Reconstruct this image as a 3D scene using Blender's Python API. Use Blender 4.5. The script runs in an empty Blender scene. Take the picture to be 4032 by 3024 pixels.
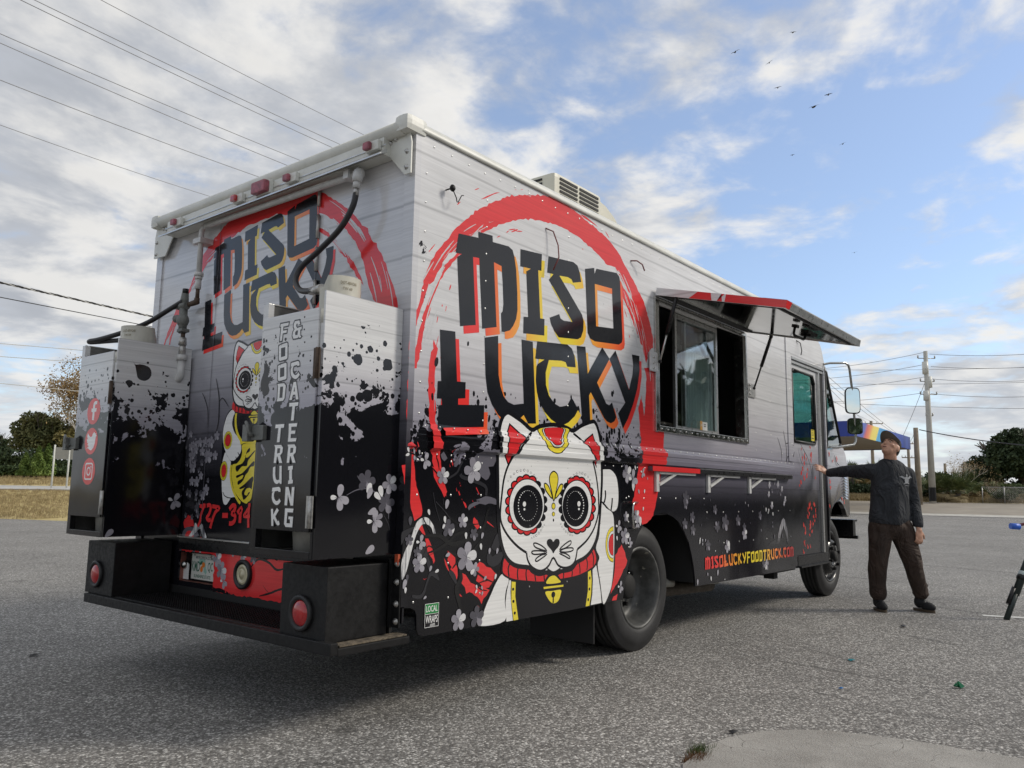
import bpy, bmesh, math, random
import numpy as np
from mathutils import Vector, Matrix, noise
from mathutils.bvhtree import BVHTree
from mathutils.geometry import tessellate_polygon

SC = bpy.context.scene
COL = SC.collection
PI = math.pi

# ------------------------------------------------------------------ camera
CAM_POS = Vector((-2.6624, -2.8004, 1.095))
YAW, PITCH, ROLL = 0.6806, 0.1348, 0.0158
fw = Vector((math.cos(PITCH)*math.cos(YAW), math.cos(PITCH)*math.sin(YAW), math.sin(PITCH)))
rt = Vector((math.sin(YAW), -math.cos(YAW), 0.0))
up = rt.cross(fw)
cr, sr = math.cos(ROLL), math.sin(ROLL)
rt, up = cr*rt + sr*up, -sr*rt + cr*up
cd = bpy.data.cameras.new('camera')
cd.sensor_width = 36.0
cd.lens = 27.78
cd.clip_start = 0.05
cd.clip_end = 6000.0
cam = bpy.data.objects.new('camera', cd)
COL.objects.link(cam)
cam.matrix_world = Matrix(((rt.x, up.x, -fw.x, CAM_POS.x), (rt.y, up.y, -fw.y, CAM_POS.y), (rt.z, up.z, -fw.z, CAM_POS.z), (0, 0, 0, 1)))
SC.camera = cam

# ------------------------------------------------------------------ node helper
class NT:
    """small wrapper that builds shader nodes from python expressions"""
    def __init__(s, tree):
        s.t = tree
        s.n = tree.nodes
        s.l = tree.links
    def new(s, typ, **kw):
        nd = s.n.new(typ)
        for k, v in kw.items():
            setattr(nd, k, v)
        return nd
    def put(s, sock, v):
        if isinstance(v, bpy.types.NodeSocket):
            s.l.new(v, sock)
        elif v is not None:
            if sock.type in ('RGBA',) and len(v) == 3:
                v = (*v, 1.0)
            sock.default_value = v
    def m(s, op, a, b=None, c=None, clamp=False):
        nd = s.new('ShaderNodeMath', operation=op, use_clamp=clamp)
        s.put(nd.inputs[0], a)
        if b is not None: s.put(nd.inputs[1], b)
        if c is not None: s.put(nd.inputs[2], c)
        return nd.outputs[0]
    def sstep(s, v, a, b):
        nd = s.new('ShaderNodeMapRange', interpolation_type='SMOOTHSTEP')
        s.put(nd.inputs[0], v)
        nd.inputs[1].default_value, nd.inputs[2].default_value = a, b
        nd.inputs[3].default_value, nd.inputs[4].default_value = 0.0, 1.0
        return nd.outputs[0]
    def rng(s, v, a, b, c, d):
        nd = s.new('ShaderNodeMapRange')
        s.put(nd.inputs[0], v)
        for i, x in enumerate((a, b, c, d)): nd.inputs[i+1].default_value = x
        return nd.outputs[0]
    def xyz(s, v):
        nd = s.new('ShaderNodeSeparateXYZ')
        s.put(nd.inputs[0], v)
        return nd.outputs
    def vec(s, x, y, z):
        nd = s.new('ShaderNodeCombineXYZ')
        for i, q in enumerate((x, y, z)): s.put(nd.inputs[i], q)
        return nd.outputs[0]
    def noise(s, vec, scale, detail=4.0, rough=0.55, dist=0.0):
        nd = s.new('ShaderNodeTexNoise')
        s.put(nd.inputs['Vector'], vec)
        s.put(nd.inputs['Scale'], scale)
        nd.inputs['Detail'].default_value = detail
        nd.inputs['Roughness'].default_value = rough
        nd.inputs['Distortion'].default_value = dist
        return nd.outputs[0]
    def voro(s, vec, scale, feature='F1', rand=1.0):
        nd = s.new('ShaderNodeTexVoronoi', feature=feature)
        s.put(nd.inputs['Vector'], vec)
        s.put(nd.inputs['Scale'], scale)
        if 'Randomness' in nd.inputs: nd.inputs['Randomness'].default_value = rand
        return nd
    def ramp(s, v, stops, interp='LINEAR'):
        nd = s.new('ShaderNodeValToRGB')
        cr_ = nd.color_ramp
        cr_.interpolation = interp
        while len(cr_.elements) < len(stops): cr_.elements.new(0.5)
        for e, (p, c) in zip(cr_.elements, stops):
            e.position = p
            e.color = (*c, 1.0) if len(c) == 3 else c
        s.put(nd.inputs[0], v)
        return nd.outputs[0]
    def mix(s, f, a, b, blend='MIX'):
        nd = s.new('ShaderNodeMix', data_type='RGBA', blend_type=blend)
        s.put(nd.inputs[0], f)
        s.put(nd.inputs[6], a)
        s.put(nd.inputs[7], b)
        return nd.outputs[2]
    def coord(s, which='Object'):
        return s.new('ShaderNodeTexCoord').outputs[which]
    def bump(s, h, strength=0.3, dist=0.01):
        nd = s.new('ShaderNodeBump')
        nd.inputs['Strength'].default_value = strength
        nd.inputs['Distance'].default_value = dist
        s.put(nd.inputs['Height'], h)
        return nd.outputs[0]

# ------------------------------------------------------------------ sky and sun
SUN_EL, SUN_ROT = math.radians(34.0), math.radians(138.0)
w = bpy.data.worlds.new('World')
SC.world = w
w.use_nodes = True
N = NT(w.node_tree)
N.n.clear()
sky = N.new('ShaderNodeTexSky', sky_type='NISHITA')
sky.sun_disc = False
sky.sun_elevation = SUN_EL
sky.sun_rotation = SUN_ROT
sky.air_density, sky.dust_density, sky.ozone_density = 1.0, 0.6, 2.5
dirn = N.coord('Generated')
X, Y, Z = N.xyz(dirn)
zc = N.m('ADD', N.m('MAXIMUM', Z, 0.0), 0.16)
pu, pv = N.m('DIVIDE', X, zc), N.m('DIVIDE', Y, zc)
P2 = N.vec(pu, pv, 0.0)
SKY_SEED = (3.1, 7.7, 0.0)
def shifted(dx, dy):
    return N.vec(N.m('ADD', pu, SKY_SEED[0]+dx), N.m('ADD', pv, SKY_SEED[1]+dy), 0.35)
big = N.noise(shifted(0, 0), 0.80, 3.0, 0.5)
mid = N.noise(shifted(0, 0), 1.9, 10.0, 0.58, 0.25)
mid_s = N.noise(shifted(0.10, -0.10), 1.9, 7.0, 0.56, 0.25)
puff = N.noise(shifted(5, 2), 6.5, 7.0, 0.55, 0.3)
# the broken gap of blue sky ahead and to the right of the truck
gap_dir = Vector((0.83, 0.37, 0.42)).normalized()
gd = N.m('ADD', N.m('ADD', N.m('MULTIPLY', X, gap_dir.x), N.m('MULTIPLY', Y, gap_dir.y)), N.m('MULTIPLY', Z, gap_dir.z))
gap = N.sstep(gd, 0.87, 0.99)
den = N.m('ADD', N.m('ADD', N.m('MULTIPLY', big, 0.40), N.m('MULTIPLY', mid, 0.60)), N.m('MULTIPLY', puff, 0.34))
den = N.m('SUBTRACT', N.m('ADD', den, 0.060), N.m('MULTIPLY', gap, 0.095))
cover = N.sstep(den, 0.585, 0.735)
lit = N.sstep(N.m('ADD', N.m('SUBTRACT', mid, mid_s), N.m('MULTIPLY', N.m('SUBTRACT', puff, 0.5), 0.22)), -0.10, 0.13)
thick = N.sstep(den, 0.68, 0.86)
lum = N.m('ADD', N.m('MULTIPLY', lit, 0.34), N.m('SUBTRACT', 0.70, N.m('MULTIPLY', thick, 0.10)))
cloudc = N.mix(lit, (0.86, 0.90, 0.975), (1.0, 0.985, 0.955))
CLOUD_GAIN = 6.1
cl_v = N.new('ShaderNodeVectorMath', operation='SCALE')
N.put(cl_v.inputs[0], cloudc)
N.put(cl_v.inputs['Scale'], N.m('MULTIPLY', lum, CLOUD_GAIN))
blue = N.mix(1.0, sky.outputs[0], (1.25, 1.25, 1.3), 'MULTIPLY')
blue = N.mix(0.20, blue, (5.0, 5.5, 6.1))
skyc = N.mix(N.m('MULTIPLY', cover, 0.97), blue, cl_v.outputs[0])
hz = N.sstep(Z, 0.20, 0.0)
skyc = N.mix(N.m('MULTIPLY', hz, 0.50), skyc, (5.2, 5.5, 5.9))
bg = N.new('ShaderNodeBackground')
N.put(bg.inputs[0], skyc)
bg.inputs[1].default_value = 0.1
N.l.new(bg.outputs[0], N.new('ShaderNodeOutputWorld').inputs[0])
w.cycles.sampling_method = 'MANUAL'
w.cycles.sample_map_resolution = 512

sd = bpy.data.lights.new('sun', 'SUN')
sd.energy = 1.5
sd.angle = math.radians(14.0)
sd.color = (1.0, 0.93, 0.82)
sun = bpy.data.objects.new('sun', sd)
COL.objects.link(sun)
sdir = Vector((math.sin(SUN_ROT)*math.cos(SUN_EL), math.cos(SUN_ROT)*math.cos(SUN_EL), math.sin(SUN_EL)))
sun.rotation_euler = sdir.to_track_quat('Z', 'Y').to_euler()
sun.location = (20, -25, 22)

SC.view_settings.view_transform = 'Standard'
SC.view_settings.look = 'None'
SC.view_settings.exposure = 0.5
SC.view_settings.gamma = 1.0
SC.view_settings.use_curve_mapping = False
SC.render.engine = 'CYCLES'
SC.cycles.max_bounces = 8
SC.cycles.transparent_max_bounces = 24
SC.cycles.use_denoising = True

# ------------------------------------------------------------------ object helpers
def tag(o, label=None, cat=None, group=None, kind=None):
    if label: o['label'] = label
    if cat: o['category'] = cat
    if group: o['group'] = group
    if kind: o['kind'] = kind
    return o

def empty(name, loc=(0, 0, 0), parent=None, rotz=0.0):
    o = bpy.data.objects.new(name, None)
    o.empty_display_size = 0.2
    COL.objects.link(o)
    o.location = loc
    o.rotation_euler = (0, 0, rotz)
    if parent: o.parent = parent
    return o

def link(name, me, mats, parent=None, smooth=False, loc=None):
    o = bpy.data.objects.new(name, me)
    COL.objects.link(o)
    for m in (mats if isinstance(mats, (list, tuple)) else [mats]):
        me.materials.append(m)
    if smooth:
        me.polygons.foreach_set('use_smooth', [True]*len(me.polygons))
    if parent: o.parent = parent
    if loc is not None: o.location = loc
    return o

class MB:
    """collects simple solids and links them as one mesh object"""
    def __init__(s):
        s.v, s.f, s.mi, s.sm = [], [], [], []
        s.cur = 0
    def add(s, vs, fs, smooth=False):
        b = len(s.v)
        s.v += [tuple(p) for p in vs]
        for f in fs:
            s.f.append(tuple(b+i for i in f)); s.mi.append(s.cur); s.sm.append(smooth)
        return s
    def box(s, x0, x1, y0, y1, z0, z1, c=0.0):
        """box with an optional small chamfer on all its edges"""
        if c <= 0:
            v = [(x, y, z) for z in (z0, z1) for y in (y0, y1) for x in (x0, x1)]
            return s.add(v, [(0, 2, 3, 1), (4, 5, 7, 6), (0, 1, 5, 4), (2, 6, 7, 3), (0, 4, 6, 2), (1, 3, 7, 5)])
        bm = bmesh.new()
        bmesh.ops.create_cube(bm, size=1.0)
        for q in bm.verts:
            q.co = Vector((x0+(q.co.x+.5)*(x1-x0), y0+(q.co.y+.5)*(y1-y0), z0+(q.co.z+.5)*(z1-z0)))
        bmesh.ops.bevel(bm, geom=list(bm.edges), offset=c, segments=2, affect='EDGES', profile=0.7)
        return s.bm(bm)
    def bm(s, bm, smooth=False):
        bm.verts.index_update()
        s.add([tuple(q.co) for q in bm.verts], [[q.index for q in f.verts] for f in bm.faces], smooth)
        bm.free()
        return s
    def prism(s, pts, ax, a, b):
        """extrude a polygon given in the two other axes along axis ax from a to b"""
        n = len(pts)
        def P(p, t):
            q = list(p); q.insert(ax, t); return tuple(q)
        tri = tessellate_polygon([[Vector((p[0], p[1], 0)) for p in pts]])
        v = [P(p, a) for p in pts]+[P(p, b) for p in pts]
        f = [tuple(t) for t in tri]+[tuple(i+n for i in reversed(t)) for t in tri]
        f += [(i, (i+1) % n, (i+1) % n+n, i+n) for i in range(n)]
        return s.add(v, f)
    def tube(s, pts, r, n=8, caps=True, smooth=True):
        pts = [Vector(p) for p in pts]
        rs = r if isinstance(r, (list, tuple)) else [r]*len(pts)
        vs, fs = [], []
        prev = None
        for i, p in enumerate(pts):
            d = (pts[min(i+1, len(pts)-1)]-pts[max(i-1, 0)])
            d = d.normalized() if d.length > 1e-9 else Vector((0, 0, 1))
            if prev is None:
                a = d.orthogonal().normalized()
            else:
                a = (prev-d*prev.dot(d))
                a = a.normalized() if a.length > 1e-6 else d.orthogonal().normalized()
            prev = a
            b2 = d.cross(a)
            for k in range(n):
                t = 2*PI*k/n
                vs.append(p+(a*math.cos(t)+b2*math.sin(t))*rs[i])
        for i in range(len(pts)-1):
            for k in range(n):
                k2 = (k+1) % n
                fs.append((i*n+k, i*n+k2, (i+1)*n+k2, (i+1)*n+k))
        s.add(vs, fs, smooth)
        if caps:
            s.add(vs[:n], [tuple(reversed(range(n)))])
            s.add(vs[-n:], [tuple(range(n))])
        return s
    def lathe(s, prof, origin, axis='Y', n=32, smooth=True):
        """prof: list of (radius, distance along the axis)"""
        vs, fs = [], []
        for (r, t) in prof:
            for k in range(n):
                a = 2*PI*k/n
                c, q = r*math.cos(a), r*math.sin(a)
                p = {'X': (t, c, q), 'Y': (c, t, q), 'Z': (c, q, t)}[axis]
                vs.append((origin[0]+p[0], origin[1]+p[1], origin[2]+p[2]))
        for i in range(len(prof)-1):
            for k in range(n):
                k2 = (k+1) % n
                fs.append((i*n+k, i*n+k2, (i+1)*n+k2, (i+1)*n+k))
        return s.add(vs, fs, smooth)
    def sphere(s, c, r, seg=12, rings=8, sc=(1, 1, 1)):
        vs, fs = [], []
        for i in range(rings+1):
            th = PI*i/rings
            for k in range(seg):
                a = 2*PI*k/seg
                vs.append((c[0]+r*sc[0]*math.sin(th)*math.cos(a), c[1]+r*sc[1]*math.sin(th)*math.sin(a), c[2]+r*sc[2]*math.cos(th)))
        for i in range(rings):
            for k in range(seg):
                k2 = (k+1) % seg
                fs.append((i*seg+k, (i+1)*seg+k, (i+1)*seg+k2, i*seg+k2))
        return s.add(vs, fs, True)
    def build(s, name, mats, parent=None, recalc=True, loc=None):
        me = bpy.data.meshes.new(name)
        me.from_pydata(s.v, [], s.f)
        me.polygons.foreach_set('material_index', s.mi)
        me.polygons.foreach_set('use_smooth', s.sm)
        if recalc:
            bm = bmesh.new(); bm.from_mesh(me)
            bmesh.ops.remove_doubles(bm, verts=bm.verts, dist=1e-6)
            bmesh.ops.recalc_face_normals(bm, faces=bm.faces)
            bm.to_mesh(me); bm.free()
        me.update()
        return link(name, me, mats, parent, False, loc)

def repeat(o, offs):
    """copies of one part, sharing its mesh, moved by the given offsets"""
    for d in offs:
        c = o.copy(); COL.objects.link(c); c.parent = o.parent; c.location = o.location+Vector(d)
    return o

def np_mesh(name, V, F, mats, parent=None, smooth=False):
    """V (n,3) float array, F (m,k) int array with k = 3 or 4"""
    V = np.asarray(V, np.float32); F = np.asarray(F, np.int32)
    me = bpy.data.meshes.new(name)
    me.vertices.add(len(V)); me.vertices.foreach_set('co', V.ravel())
    k = F.shape[1]
    me.loops.add(F.size); me.loops.foreach_set('vertex_index', F.ravel())
    me.polygons.add(len(F)); me.polygons.foreach_set('loop_start', np.arange(0, F.size, k, dtype=np.int32))
    me.update(calc_edges=True)
    return link(name, me, mats, parent, smooth)

# ------------------------------------------------------------------ materials
MATS = {}
def principled(name, col, rough=0.5, metal=0.0, spec=0.5, var=0.0, vscale=6.0, bump=0.0, bscale=40.0, bdist=0.004, coat=0.0, rvar=0.0):
    if name in MATS: return MATS[name]
    m = bpy.data.materials.new(name)
    m.use_nodes = True
    n = NT(m.node_tree)
    b = m.node_tree.nodes['Principled BSDF']
    b.inputs['Roughness'].default_value = rough
    b.inputs['Metallic'].default_value = metal
    b.inputs['Specular IOR Level'].default_value = spec
    b.inputs['Coat Weight'].default_value = coat
    b.inputs['Coat Roughness'].default_value = 0.08
    if var > 0:
        f = n.noise(n.coord(), vscale, 5.0, 0.6)
        lo = tuple(c*(1-var) for c in col); hi = tuple(min(1, c*(1+var)) for c in col)
        n.put(b.inputs['Base Color'], n.ramp(f, [(0.3, lo), (0.7, hi)]))
    else:
        b.inputs['Base Color'].default_value = (*col, 1.0)
    if rvar > 0:
        f2 = n.noise(n.coord(), vscale*2.3, 4.0, 0.6)
        n.put(b.inputs['Roughness'], n.rng(f2, 0.3, 0.7, max(0.02, rough-rvar), rough+rvar))
    if bump > 0:
        n.put(b.inputs['Normal'], n.bump(n.noise(n.coord(), bscale, 4.0, 0.6), bump, bdist))
    MATS[name] = m
    return m

def vinyl(name, col):
    """printed vinyl film stuck on slightly wavy sheet metal"""
    if name in MATS: return MATS[name]
    m = bpy.data.materials.new(name)
    m.use_nodes = True
    n = NT(m.node_tree)
    b = m.node_tree.nodes['Principled BSDF']
    vinyl_finish(n, b)
    if callable(col):
        n.put(b.inputs['Base Color'], col(n))
    else:
        X_, Y_, Z_ = n.xyz(n.coord())
        u = n.m('SUBTRACT', X_, Y_)
        st = n.noise(n.vec(n.m('MULTIPLY', u, 2.0), 0.0, n.m('MULTIPLY', Z_, 70.0)), 1.0, 4.0, 0.6)
        k = 0.10 if max(col) > 0.3 else 0.04
        n.put(b.inputs['Base Color'], n.ramp(st, [(0.3, tuple(c*(1-k) for c in col)), (0.7, tuple(min(1, c*(1+k)) for c in col))]))
    MATS[name] = m
    return m

def vinyl_finish(n, b):
    c = n.coord()
    wav = n.noise(c, 2.2, 2.0, 0.5)
    fine = n.noise(c, 60.0, 3.0, 0.6)
    h = n.m('ADD', wav, n.m('MULTIPLY', fine, 0.012))
    n.put(b.inputs['Normal'], n.bump(h, 0.22, 0.02))
    b.inputs['Roughness'].default_value = 0.13
    b.inputs['Specular IOR Level'].default_value = 0.5

def grad_col(u0, u1):
    def f(n):
        X_, Y_, Z_ = n.xyz(n.coord())
        t = n.rng(n.m('SUBTRACT', X_, Y_), u0, u1, 0.0, 1.0)
        r_, o_, y_ = (0.80, 0.045, 0.04), (0.87, 0.27, 0.05), (0.83, 0.66, 0.06)
        return n.ramp(t, [(0.0, r_), (0.12, r_), (0.25, o_), (0.42, y_), (0.55, y_), (0.72, o_), (0.9, r_), (1.0, r_)])
    return f

def wrap_material(name, mode):
    """printed plank pattern fading to black; mode: side, rear, cabinet"""
    m = bpy.data.materials.new(name)
    m.use_nodes = True
    n = NT(m.node_tree)
    b = m.node_tree.nodes['Principled BSDF']
    vinyl_finish(n, b)
    X_, Y_, Z_ = n.xyz(n.coord())
    u = n.m('SUBTRACT', X_, Y_)
    uv = n.vec(u, 0.0, Z_)
    wob = n.m('MULTIPLY', n.m('SUBTRACT', n.noise(n.vec(n.m('MULTIPLY', u, 1.2), 0.0, 0.0), 1.0, 2.0), 0.5), 0.022)
    zz = n.m('DIVIDE', n.m('SUBTRACT', n.m('ADD', Z_, wob), 1.150 if mode != 'cabinet' else 1.163), 0.2765 if mode != 'cabinet' else 0.137)
    fr = n.m('FRACT', zz)
    dist = n.m('MINIMUM', fr, n.m('SUBTRACT', 1.0, fr))
    seam = n.sstep(dist, 0.0, 0.045)
    half = n.m('FRACT', n.m('ADD', n.m('MULTIPLY', zz, 1.0), 0.47))
    dist2 = n.m('MINIMUM', half, n.m('SUBTRACT', 1.0, half))
    seam2 = n.sstep(dist2, 0.0, 0.02)
    st = n.noise(n.vec(n.m('MULTIPLY', u, 1.5), 0.0, n.m('MULTIPLY', Z_, 48.0)), 1.0, 6.0, 0.62)
    st2 = n.noise(n.vec(n.m('MULTIPLY', u, 5.0), 3.0, n.m('MULTIPLY', Z_, 190.0)), 1.0, 3.0, 0.6)
    grain = n.m('ADD', n.m('MULTIPLY', n.m('SUBTRACT', st, 0.5), 0.55), n.m('MULTIPLY', n.m('SUBTRACT', st2, 0.5), 0.28))
    cloud = n.m('MULTIPLY', n.m('SUBTRACT', n.noise(uv, 1.1, 3.0), 0.5), 0.22)
    fac = n.m('ADD', n.m('ADD', 1.0, grain), cloud)
    fac = n.m('MULTIPLY', fac, n.m('ADD', 0.70, n.m('MULTIPLY', seam, 0.30)))
    fac = n.m('MULTIPLY', fac, n.m('ADD', 0.88, n.m('MULTIPLY', seam2, 0.12)))
    hi = {'side': (0.68, 0.68, 0.69), 'rear': (0.66, 0.66, 0.68), 'cabinet': (0.66, 0.66, 0.66)}[mode]
    t = n.rng(Z_, 0.5, 2.9, 0.0, 1.0)
    def tz(z): return (z-0.5)/2.4
    if mode == 'rear':
        base = n.ramp(t, [(tz(1.15), (0.010, 0.010, 0.013)), (tz(1.33), (0.055, 0.053, 0.065)), (tz(1.55), (0.17, 0.165, 0.195)), (tz(1.80), (0.36, 0.36, 0.40)), (tz(2.15), (0.60, 0.60, 0.62)), (tz(2.8), hi)])
    elif mode == 'cabinet':
        base = n.ramp(t, [(tz(1.25), (0.25, 0.24, 0.29)), (tz(1.5), (0.40, 0.39, 0.44)), (tz(1.75), hi), (tz(2.0), hi)])
    else:
        base = n.ramp(t, [(tz(1.28), (0.20, 0.19, 0.24)), (tz(1.45), (0.33, 0.32, 0.37)), (tz(1.7), (0.52, 0.51, 0.54)), (tz(2.0), (0.64, 0.64, 0.65)), (tz(2.8), hi)])
    mul = n.new('ShaderNodeVectorMath', operation='SCALE')
    n.put(mul.inputs[0], base); n.put(mul.inputs['Scale'], fac)
    colr = mul.outputs[0]
    dark = (0.0062, 0.0062, 0.0085)
    if mode != 'rear':
        # ink splatter that thickens into black
        zb, ztop = (1.25, 1.66) if mode == 'side' else (1.36, 1.92)
        big_n = n.noise(uv, 7.0, 6.0, 0.60, 0.5)
        level = n.rng(Z_, zb-0.06, zb+0.42, 0.64, 0.30)
        blot = n.m('GREATER_THAN', level, big_n)
        masks = blot
        for sc_, lo_, hi_, off in ((11.0, 0.10, 0.36, 0.0), (22.0, 0.10, 0.36, 4.0), (40.0, 0.06, 0.34, 9.0), (28.0, 0.06, 0.34, 15.0)):
            vo = n.voro(n.vec(n.m('ADD', u, off), 0.0, Z_), sc_)
            rnd = n.xyz(vo.outputs['Color'])[0]
            dens = n.rng(Z_, zb, ztop, 1.0, 0.0)
            rad = n.m('MULTIPLY', n.m('MULTIPLY', n.m('GREATER_THAN', dens, rnd), 1.0), n.m('ADD', lo_, n.m('MULTIPLY', n.xyz(vo.outputs['Color'])[1], hi_-lo_)))
            wobd = n.m('ADD', vo.outputs['Distance'], n.m('MULTIPLY', n.m('SUBTRACT', n.noise(uv, sc_*2.6, 2.0), 0.5), 0.22))
            masks = n.m('MAXIMUM', masks, n.m('GREATER_THAN', rad, wobd))
        if mode == 'side':
            # forward of the serving hatch the print fades without splatter
            smooth_d = n.sstep(Z_, 1.42, 0.98)
            smooth_d = n.m('MULTIPLY', smooth_d, 0.97)
            fwd = n.sstep(X_, 2.1, 2.5)
            low = n.m('MULTIPLY', n.m('LESS_THAN', Z_, 1.02), 1.0)
            masks = n.m('MAXIMUM', masks, low)
            masks = n.m('ADD', n.m('MULTIPLY', masks, n.m('SUBTRACT', 1.0, fwd)), n.m('MULTIPLY', smooth_d, fwd))
        else:
            masks = n.m('MAXIMUM', masks, n.m('LESS_THAN', Z_, 1.20))
        colr = n.mix(masks, colr, dark)
    n.put(b.inputs['Base Color'], colr)
    MATS[name] = m
    return m

def glass(name, tint, refl=1.0):
    if name in MATS: return MATS[name]
    m = bpy.data.materials.new(name)
    m.use_nodes = True
    n = NT(m.node_tree)
    n.n.clear()
    tr = n.new('ShaderNodeBsdfTransparent'); tr.inputs[0].default_value = (*tint, 1)
    gl = n.new('ShaderNodeBsdfGlossy'); gl.inputs[0].default_value = (0.95, 0.98, 0.98, 1); gl.inputs[1].default_value = 0.02
    fr = n.new('ShaderNodeFresnel'); fr.inputs[0].default_value = 1.52
    mx = n.new('ShaderNodeMixShader')
    front = n.m('SUBTRACT', 1.0, n.new('ShaderNodeNewGeometry').outputs['Backfacing'])
    n.put(mx.inputs[0], n.m('MULTIPLY', n.m('MULTIPLY', fr.outputs[0], 1.6*refl, clamp=True), front))
    n.l.new(tr.outputs[0], mx.inputs[1]); n.l.new(gl.outputs[0], mx.inputs[2])
    n.l.new(mx.outputs[0], n.new('ShaderNodeOutputMaterial').inputs[0])
    MATS[name] = m
    return m

M_black = vinyl('print_black', (0.0105, 0.0105, 0.0135))
M_letter = vinyl('print_letter_black', (0.012, 0.013, 0.017))
M_white = vinyl('print_white', (0.80, 0.80, 0.79))
M_red = vinyl('print_red', (0.72, 0.042, 0.045))
M_red2 = vinyl('print_cat_red', (0.66, 0.030, 0.035))
M_yellow = vinyl('print_yellow', (0.80, 0.66, 0.055))
M_panel_light = vinyl('print_pale_grey', (0.60, 0.60, 0.61))
M_grey_dark = vinyl('print_charcoal', (0.030, 0.030, 0.035))
M_grey_mid = vinyl('print_mauve_grey', (0.125, 0.12, 0.145))
M_branch = vinyl('print_branch', (0.013, 0.013, 0.014))
M_petal = [vinyl('print_petal_%s' % s, c) for s, c in (('white', (0.66, 0.66, 0.67)), ('silver', (0.36, 0.35, 0.39)), ('grey', (0.24, 0.23, 0.265)), ('dusk', (0.085, 0.082, 0.098)))]
M_blossom = vinyl('print_blossom', (0.62, 0.055, 0.045))
def brush_col(n):
    X_, Y_, Z_ = n.xyz(n.coord())
    u = n.m('SUBTRACT', X_, Y_)
    s = n.noise(n.vec(n.m('MULTIPLY', u, 26.0), 0.0, n.m('MULTIPLY', Z_, 3.0)), 1.0, 5.0, 0.7)
    return n.ramp(s, [(0.32, (0.02, 0.02, 0.023)), (0.45, (0.20, 0.20, 0.22)), (0.56, (0.72, 0.72, 0.72))])
M_brush = vinyl('print_white_brush', brush_col)
def arch_col(n):
    X_, Y_, Z_ = n.xyz(n.coord())
    s = n.noise(n.vec(n.m('MULTIPLY', X_, 60.0), 0.0, n.m('MULTIPLY', Z_, 3.0)), 1.0, 4.0, 0.7)
    a = n.ramp(s, [(0.35, (0.02, 0.02, 0.024)), (0.6, (0.45, 0.44, 0.47))])
    return n.mix(n.sstep(Z_, 0.62, 0.80), (0.02, 0.02, 0.025), a)
M_arch = vinyl('print_arch_brush', arch_col)
ARTM = {'black': M_black, 'white': M_white, 'red': M_red, 'red2': M_red2, 'red3': M_red, 'yellow': M_yellow, 'panel_light': M_panel_light, 'grey_dark': M_grey_dark, 'grey_mid': M_grey_mid, 'branch': M_branch, 'white_brush': M_brush, 'arch_brush': M_arch,
        'p0': M_petal[0], 'p1': M_petal[1], 'p2': M_petal[2], 'p3': M_petal[3], 'blossom': M_blossom}
M_wrap_side = wrap_material('wrap_side', 'side')
M_wrap_rear = wrap_material('wrap_rear', 'rear')
M_wrap_cab = wrap_material('wrap_cabinet', 'cabinet')
M_paint_white = principled('aged_white_paint', (0.66, 0.66, 0.61), 0.4, var=0.12, vscale=5.0, bump=0.05)
M_alu = principled('brushed_aluminium', (0.55, 0.55, 0.54), 0.33, 0.9, var=0.12, vscale=12.0, rvar=0.08)
M_steel = principled('stainless_steel', (0.50, 0.50, 0.48), 0.22, 1.0, var=0.1, vscale=9.0, rvar=0.08)
M_mirror = principled('mirror_steel', (0.62, 0.63, 0.62), 0.10, 1.0, rvar=0.04, vscale=3.0)
M_black_paint = principled('black_paint', (0.009, 0.009, 0.010), 0.33, spec=.35, var=0.3, vscale=14.0, rvar=0.12, bump=0.05)
M_black_metal = principled('worn_black_metal', (0.0095, 0.0095, 0.0100), 0.5, spec=.28, var=0.4, vscale=20.0, rvar=0.15, bump=0.12, bscale=90.0)
M_rubber = principled('tyre_rubber', (0.020, 0.020, 0.021), 0.62, var=0.35, vscale=9.0, bump=0.08, bscale=120.0)
M_seal = principled('black_rubber_seal', (0.012, 0.012, 0.013), 0.5)
M_under = principled('underbody_black', (0.010, 0.010, 0.010), 0.75)
M_dark_in = principled('dark_interior', (0.020, 0.020, 0.022), 0.6)
M_redlens = principled('red_lens', (0.42, 0.012, 0.016), 0.16, coat=0.6, var=0.25, vscale=18.0)
M_redfade = principled('faded_red_lens', (0.30, 0.075, 0.10), 0.4, var=0.4, vscale=30.0)
M_clearlens = principled('yellowed_lens', (0.52, 0.48, 0.32), 0.2, coat=0.5)
M_tank = principled('tank_enamel', (0.47, 0.455, 0.39), 0.42, var=0.1, vscale=10.0)
M_tankring = principled('tank_foot', (0.30, 0.29, 0.26), 0.5, var=0.3, vscale=9.0)
M_pipe = principled('painted_pipe', (0.56, 0.56, 0.55), 0.42, var=0.14, vscale=20.0)
M_galv = principled('galvanised_fitting', (0.42, 0.41, 0.39), 0.35, 0.7, var=0.3, vscale=40.0)
M_cast = principled('grey_cast_metal', (0.16, 0.165, 0.155), 0.55, 0.2, var=0.2, vscale=30.0)
M_rust = principled('rusty_pipe', (0.07, 0.045, 0.03), 0.7, var=0.4, vscale=50.0)
M_hose = principled('black_hose', (0.017, 0.016, 0.018), 0.45)
M_blue = principled('blue_handle', (0.02, 0.09, 0.42), 0.4)
M_cream = principled('cream_plastic', (0.62, 0.60, 0.50), 0.45, var=0.06)
M_slot = principled('dark_slot', (0.015, 0.015, 0.015), 0.7)

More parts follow.
